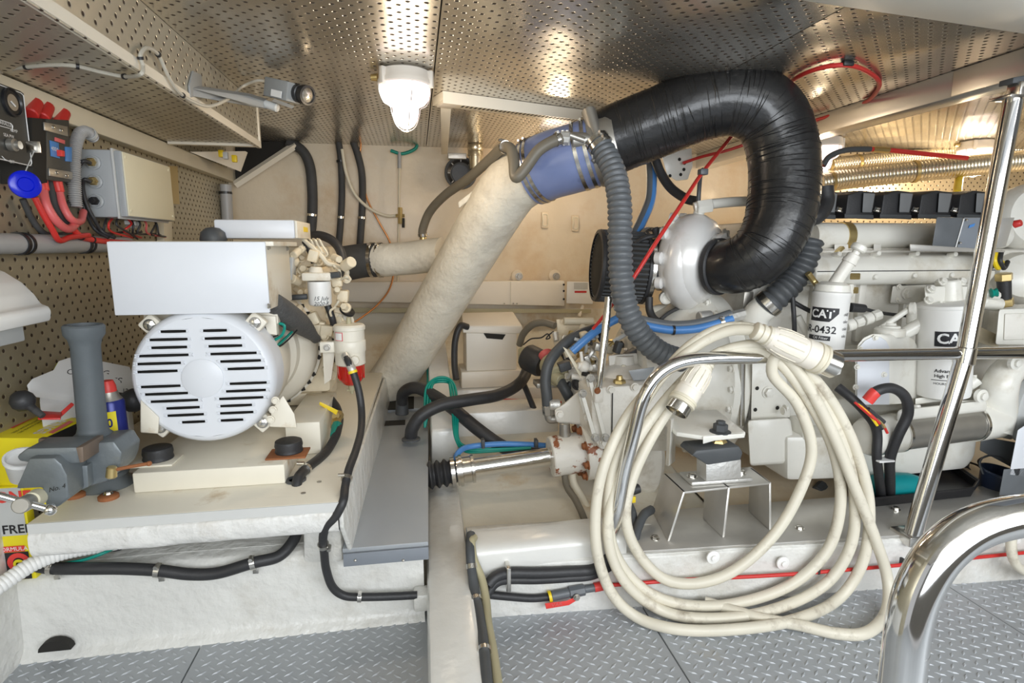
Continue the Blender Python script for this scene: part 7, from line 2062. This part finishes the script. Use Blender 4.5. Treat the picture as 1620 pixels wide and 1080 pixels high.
# ================================================================ CHROME GUARD RAIL
t = Thing('guard_rail', 'polished steel guard rail with a leaning post in front of the engine', 'rail')
YR = 1.385
hp = spline([atz(962, 862, .162), at(975, 815, YR), at(987, 750, YR), at(1003, 685, YR), at(1018, 630, YR), at(1040, 595, YR), at(1072, 575, YR), at(1120, 567, YR), at(1200, 565, YR), at(1350, 562, YR), at(1520, 559, YR), at(1720, 556, YR)], 10)
t.part('top_rail', MB().tube(hp, .0175, 20), 'chrome')
jt = at(1527, 560, YR - .005)
p_top, p_bot = Vector((0, 0, 0)), Vector((0, 0, 0))
p_top = at(1603, 158, YR + .02)
p_bot = at(1444, 846, YR - .045)
ps = t.part('post', MB().tube([p_bot, jt, p_top], .0235, 24), 'chrome')
t.part('joint_sleeve', MB().cyl(jt - (p_top - jt).normalized() * .03, jt + (p_top - jt).normalized() * .02, .0275, .0275, 22, .003), 'chrome', parent=ps)
d_ = (p_bot - jt).normalized()
t.part('post_foot', MB().box(p_bot + Vector((.0, .01, -.008)), (.07, .075, .03), .004), 'steel', parent=ps)
t.part('top_plate', MB().box(p_top + up * .004, (.09, .06, .008), .002).box(p_top + up * .025 + Vector((0.02, 0, 0)), (.05, .04, .04), .004), 'steel', parent=ps)
t.part('top_arm', MB().hexa([p_top + Vector((-.02, -.01, .04)), p_top + Vector((.16, -.01, .06)), p_top + Vector((.16, .03, .06)), p_top + Vector((-.02, .03, .04))], [p_top + Vector((-.02, -.01, .055)), p_top + Vector((.16, -.01, .09)), p_top + Vector((.16, .03, .09)), p_top + Vector((-.02, .03, .055))], .002), 'hose_dark', parent=ps)
t.done()
# nearer grab rail at the bottom right corner
gp = [at(1426, 1080, .36), at(1431, 1035, .36), at(1439, 980, .36), at(1455, 928, .36), at(1486, 877, .36), at(1535, 838, .36), at(1600, 818, .36), at(1700, 806, .36)]
b0 = gp[0]
gp = [Vector((b0.x, b0.y, 0.002)), Vector((b0.x, b0.y, .3))] + gp
e_ = gp[-1]
gp += [Vector((e_.x + .1, e_.y, e_.z)), Vector((e_.x + .3, e_.y - .02, e_.z))]
t = Thing('grab_rail', 'thick polished steel grab rail bending in the lower right corner', 'rail')
r_ = sz(at(1440, 1000, .36), 32)
t.part('tube', MB().tube(spline(gp, 10), r_, 36), 'chrome')
t.part('floor_flange', MB().lathe([(r_ * 2, 0), (r_ * 2, .006), (r_ * 1.2, .010)], Vector((b0.x, b0.y, .0005)), up, 28), 'steel')
t.done()

# ================================================================ SHORE POWER CABLE COILED OVER THE RAIL
YF, YK = 1.335, 1.43           # in front of / behind the rail
def lp(pts):
    out = []
    for x, y, Y in pts:
        p = at(x, y, Y)
        out.append(p if p.z > .0175 else atz(x, y, .0175))       # lies on the floor plates
    return out

loopA = [(1150, 524, 1.395), (1105, 545, 1.425), (1050, 592, YK), (990, 662, 1.425), (951, 752, 1.40), (942, 850, 1.37), (962, 928, 1.335), (1003, 973, 1.31), (1065, 994, 1.295), (1150, 996, 1.29), (1250, 982, 1.29), (1325, 948, 1.295), (1366, 885, 1.30), (1375, 800, 1.31), (1356, 718, 1.32), (1322, 645, 1.33), (1278, 588, 1.34)]
loopB = [(1225, 548, 1.37), (1170, 548, 1.40), (1120, 568, 1.43), (1062, 622, YK + .01), (1008, 695, 1.425), (972, 775, 1.40), (962, 850, 1.375), (985, 915, 1.345), (1040, 962, 1.32), (1110, 978, 1.31), (1210, 968, 1.305), (1300, 928, 1.305), (1345, 865, 1.31), (1352, 785, 1.32), (1334, 705, 1.33), (1298, 632, 1.34), (1258, 580, 1.345)]
loopC = [(1215, 528, 1.38), (1150, 518, 1.41), (1090, 548, 1.44), (1035, 612, YK + .02), (990, 690, 1.43), (965, 765, 1.41), (968, 860, 1.38), (1010, 925, 1.35), (1075, 955, 1.325), (1160, 955, 1.315), (1250, 925, 1.315), (1310, 868, 1.32), (1330, 790, 1.33), (1318, 710, 1.34), (1282, 638, 1.345), (1240, 580, 1.355)]
loopD = [(1200, 552, 1.385), (1150, 558, 1.41), (1105, 590, 1.44), (1050, 660, 1.44), (1005, 745, 1.42), (990, 815, 1.395), (1008, 872, 1.37), (1050, 915, 1.345), (1105, 922, 1.335), (1165, 900, 1.33), (1225, 845, 1.33), (1265, 778, 1.335), (1284, 710, 1.345), (1262, 640, 1.35), (1222, 592, 1.36)]
tail = [(1235, 560, 1.35), (1275, 605, 1.33), (1315, 680, 1.315), (1350, 765, 1.30), (1382, 845, 1.285), (1404, 915, 1.275), (1402, 968, 1.265), (1372, 1000, 1.26), (1325, 1002, 1.262), (1262, 988, 1.27), (1205, 978, 1.29), (1150, 962, 1.32), (1110, 950, 1.345)]
start = [(1222, 534, 1.34), (1205, 527, 1.345), (1185, 522, 1.36)]
seq = lp(start) + lp(loopA) + lp(loopB) + lp(loopC) + lp(loopD) + lp(tail)
cp = resample(spline(seq, 10), .012)
t = Thing('shore_power_cable', 'thick off white shore power cable coiled over the chrome rail', 'cable')
t.part('cable', MB().tube(cp, .0148, 14), 'cable_white')


def plug(t, p0, p1, s=.17):
    d = (p1 - p0).normalized()
    L = (p1 - p0).length
    rr = L * s
    t.part('strain_relief', MB().lathe([(rr * .55, -.12 * L), (rr * .62, -.11 * L), (rr * .62, -.07 * L), (rr * .56, -.065 * L), (rr * .56, -.04 * L), (rr * .66, -.035 * L), (rr * .66, .01 * L), (rr * .6, .015 * L), (rr * .6, .04 * L), (rr * .72, .05 * L), (rr * .74, .1 * L)], p0, d, 24), 'cable_white')
    b = t.part('plug_body', MB().lathe([(rr * .72, .08 * L), (rr * .92, .2 * L), (rr * .98, .45 * L), (rr * .94, .55 * L), (rr * 1.0, .56 * L), (rr * 1.0, .72 * L)], p0, d, 32), 'warm_plastic')
    x_, y_, _ = frame_of(d)
    for i in range(12):
        a = 2 * PI * i / 12
        e = x_ * math.cos(a) + y_ * math.sin(a)
        t.part('grip_rib', MB().tube([p0 + d * .14 * L + e * rr * .84, p0 + d * .3 * L + e * rr * .99, p0 + d * .5 * L + e * rr * .98], .0018, 5), 'cable_white', parent=b)
    t.part('locking_ring', MB().lathe([(rr * 1.0, .72 * L), (rr * 1.08, .73 * L), (rr * 1.08, .77 * L), (rr * 1.02, .78 * L), (rr * 1.02, .80 * L), (rr * 1.08, .81 * L), (rr * 1.08, .84 * L), (rr * .98, .85 * L)], p0, d, 32), 'cable_cream')
    sh_ = t.part('metal_shell', MB().lathe([(rr * .9, .84 * L), (rr * .92, 1.02 * L), (rr * .84, 1.02 * L), (rr * .82, .90 * L), (0, .90 * L)], p0, d, 32, caps=False), 'steel')
    for i in range(3):
        a = 2 * PI * i / 3
        e = x_ * math.cos(a) + y_ * math.sin(a)
        t.part('pin', MB().box(p0 + d * .94 * L + e * rr * .4, (.006, .006, .006), .001), 'brass', parent=sh_)


plug(t, at(1206, 528, 1.335), at(1318, 577, 1.30), .185)
plug(t, at(1116, 577, 1.40), at(1070, 650, 1.365), .225)
t.part('tail_end', MB().tube(lp([(1113, 582, 1.40), (1122, 566, 1.405), (1140, 556, 1.41)]), .0146, 14), 'cable_white')
t.done()

# ================================================================ BLACK CABLE LOOP WITH RED TAPE
pa = pathpx([(1408, 800, 1.58), (1408, 760, 1.53), (1408, 725, 1.50), (1420, 690, 1.48), (1436, 655, 1.47), (1432, 628, 1.46), (1412, 614, 1.46), (1388, 618, 1.46), (1372, 634, 1.47)], 8)
o = solo('starter_cable', 'thick black cable looping up with a red taped end right of the coil', 'cable', MB().tube(pa, .0155, 12), 'rubber_black')
part_of(o, 'red_tape', MB().tube(pa[-8:], .0172, 12), 'red_bright', 'red tape')
part_of(o, 'white_tie', MB().box(at(1397, 727, 1.495), (.055, .036, .006), .002), 'white_print')
hose('starter_cable', 'thick black cable rising beside the red taped one', 'cable', [(1396, 800, 1.58), (1390, 750, 1.52), (1387, 720, 1.50), (1388, 690, 1.50), (1384, 672, 1.50), (1372, 655, 1.50), (1350, 632, 1.52), (1325, 612, 1.56)], .0145, 'rubber_black', seg=12)
t = Thing('bare_wire_ends', 'frayed red and yellow wire ends beside the red taped cable', 'wire')
for i, m_ in enumerate(('red', 'yellow', 'red', 'rubber_black', 'brass', 'red')):
    t.part('wire_end', MB().tube(pathpx([(1352 + i * 5, 636 + i * 3, 1.47), (1368 + i * 5, 650 + i * 3, 1.46), (1384 + i * 4, 664 + i * 3 + (i % 2) * 6, 1.455)]), .004, 6), m_)
t.part('lug', MB().cyl(at(1372, 648, 1.47), at(1398, 668, 1.46), .010, .008, 8), 'rubber_black')
t.done()

# ================================================================ DRIP TRAY, BOTTLE, BUCKET
t = Thing('drip_tray', 'shallow black plastic tray on the bed below the engine', 'tray')
zb = .17
tp = [atz(1370, 800, zb), atz(1540, 782, zb), atz(1548, 770, zb), atz(1500, 736, zb), atz(1372, 735, zb)]
inn = [p + (sum((q for q in tp), Vector()) / 5 - p) * .06 for p in tp]
mb = MB()
n = len(tp)
lowp = [Vector((p.x, p.y, .161)) + (sum((q for q in tp), Vector()) / 5 - Vector((p.x, p.y, zb))) * .05 for p in tp]
lowp = [Vector((p.x, p.y, .161)) for p in lowp]
rimh = up * .022
vs = lowp + [p + rimh for p in tp] + [p + rimh for p in inn] + [Vector((p.x, p.y, .166)) for p in inn]
fs = [tuple(range(n))[::-1], tuple(range(3 * n, 4 * n))]
for k_ in range(3):
    for i in range(n):
        j = (i + 1) % n
        fs.append((k_ * n + i, k_ * n + j, (k_ + 1) * n + j, (k_ + 1) * n + i))
t.part('tray', MB().add(vs, fs), 'black_plastic')
t.part('rim', MB().tube([p + rimh for p in tp], .005, 8, closed=True), 'black_plastic')
t.done()
t = Thing('teal_bottle', 'teal plastic bottle lying in the black drip tray', 'bottle')
b0, b1 = at(1430, 772, 1.60), at(1450, 775, 1.60)
t.part('bottle', MB().lathe([(.02, -.12), (.045, -.11), (.048, -.02), (.044, .02), (.03, .06), (.02, .075), (.02, .09)], b0 + up * .008, EX, 24), 'teal')
t.part('cap', MB().cyl(b0 + up * .008 + EX * .088, b0 + up * .008 + EX * .11, .022, .02, 16, .003), 'white_print')
t.done()
t = Thing('bucket', 'dark blue bucket with a wire handle below the front of the engine', 'bucket')
bb = at(1574, 790, 1.60)
bz = at(1574, 790, 1.60).z
t.part('shell', MB().lathe([(0, 0), (.052, 0), (.056, .004), (.068, .10), (.073, .102), (.073, .108), (.066, .108), (.054, .012), (0, .010)], Vector((bb.x, bb.y, bz)), (.12, -.1, 1), 36, caps=False), 'bucket_blue')
t.part('handle', MB().tube(spline([Vector((bb.x - .065, bb.y, bz + .10)), Vector((bb.x - .05, bb.y + .03, bz + .13)), Vector((bb.x, bb.y + .05, bz + .145)), Vector((bb.x + .05, bb.y + .03, bz + .14)), Vector((bb.x + .075, bb.y, bz + .105))], 6), .003, 6), 'hose_dark')
t.done()
t = Thing('float_switch', 'small black bilge float switch on the cream bilge floor', 'float switch')
fs_ = at(1515, 732, 1.90)
t.part('body', MB().box(fs_, (.07, .05, .035), .008), 'black_plastic')
t.part('lead', MB().tube(pathpx([(1524, 728, 1.89), (1545, 735, 1.84), (1555, 742, 1.82), (1548, 728, 1.86), (1570, 718, 1.86)]), .004, 6), 'rubber_black')
t.part('grille', MB().ring(fs_ + Vector((-.01, -.02, -.012)), (0, -.3, 1), .035, .005), 'hose_dark')
t.done()
t = Thing('steel_plate', 'grey steel panel standing beside the blue bucket at the right edge', 'panel')
sp = [(1588, 742), (1640, 738), (1640, 790), (1580, 786)]
t.part('panel', MB().hexa([at(x, y, 1.50) for x, y in sp], [at(x, y, 1.52) for x, y in sp], .002), 'hose_grey')
t.part('edge_strip', MB().hexa([at(1582, 783, 1.495), at(1640, 786, 1.495), at(1640, 792, 1.495), at(1580, 788, 1.495)], [at(1582, 783, 1.53), at(1640, 786, 1.53), at(1640, 792, 1.53), at(1580, 788, 1.53)], .001), 'steel')
t.done()
hose('hanging_cable', 'end of a white cable hanging at the right edge above the floor', 'cable', [(1605, 815, 1.28), (1600, 850, 1.27), (1602, 880, 1.26), (1615, 900, 1.26), (1650, 915, 1.26)], .013, 'cable_white')
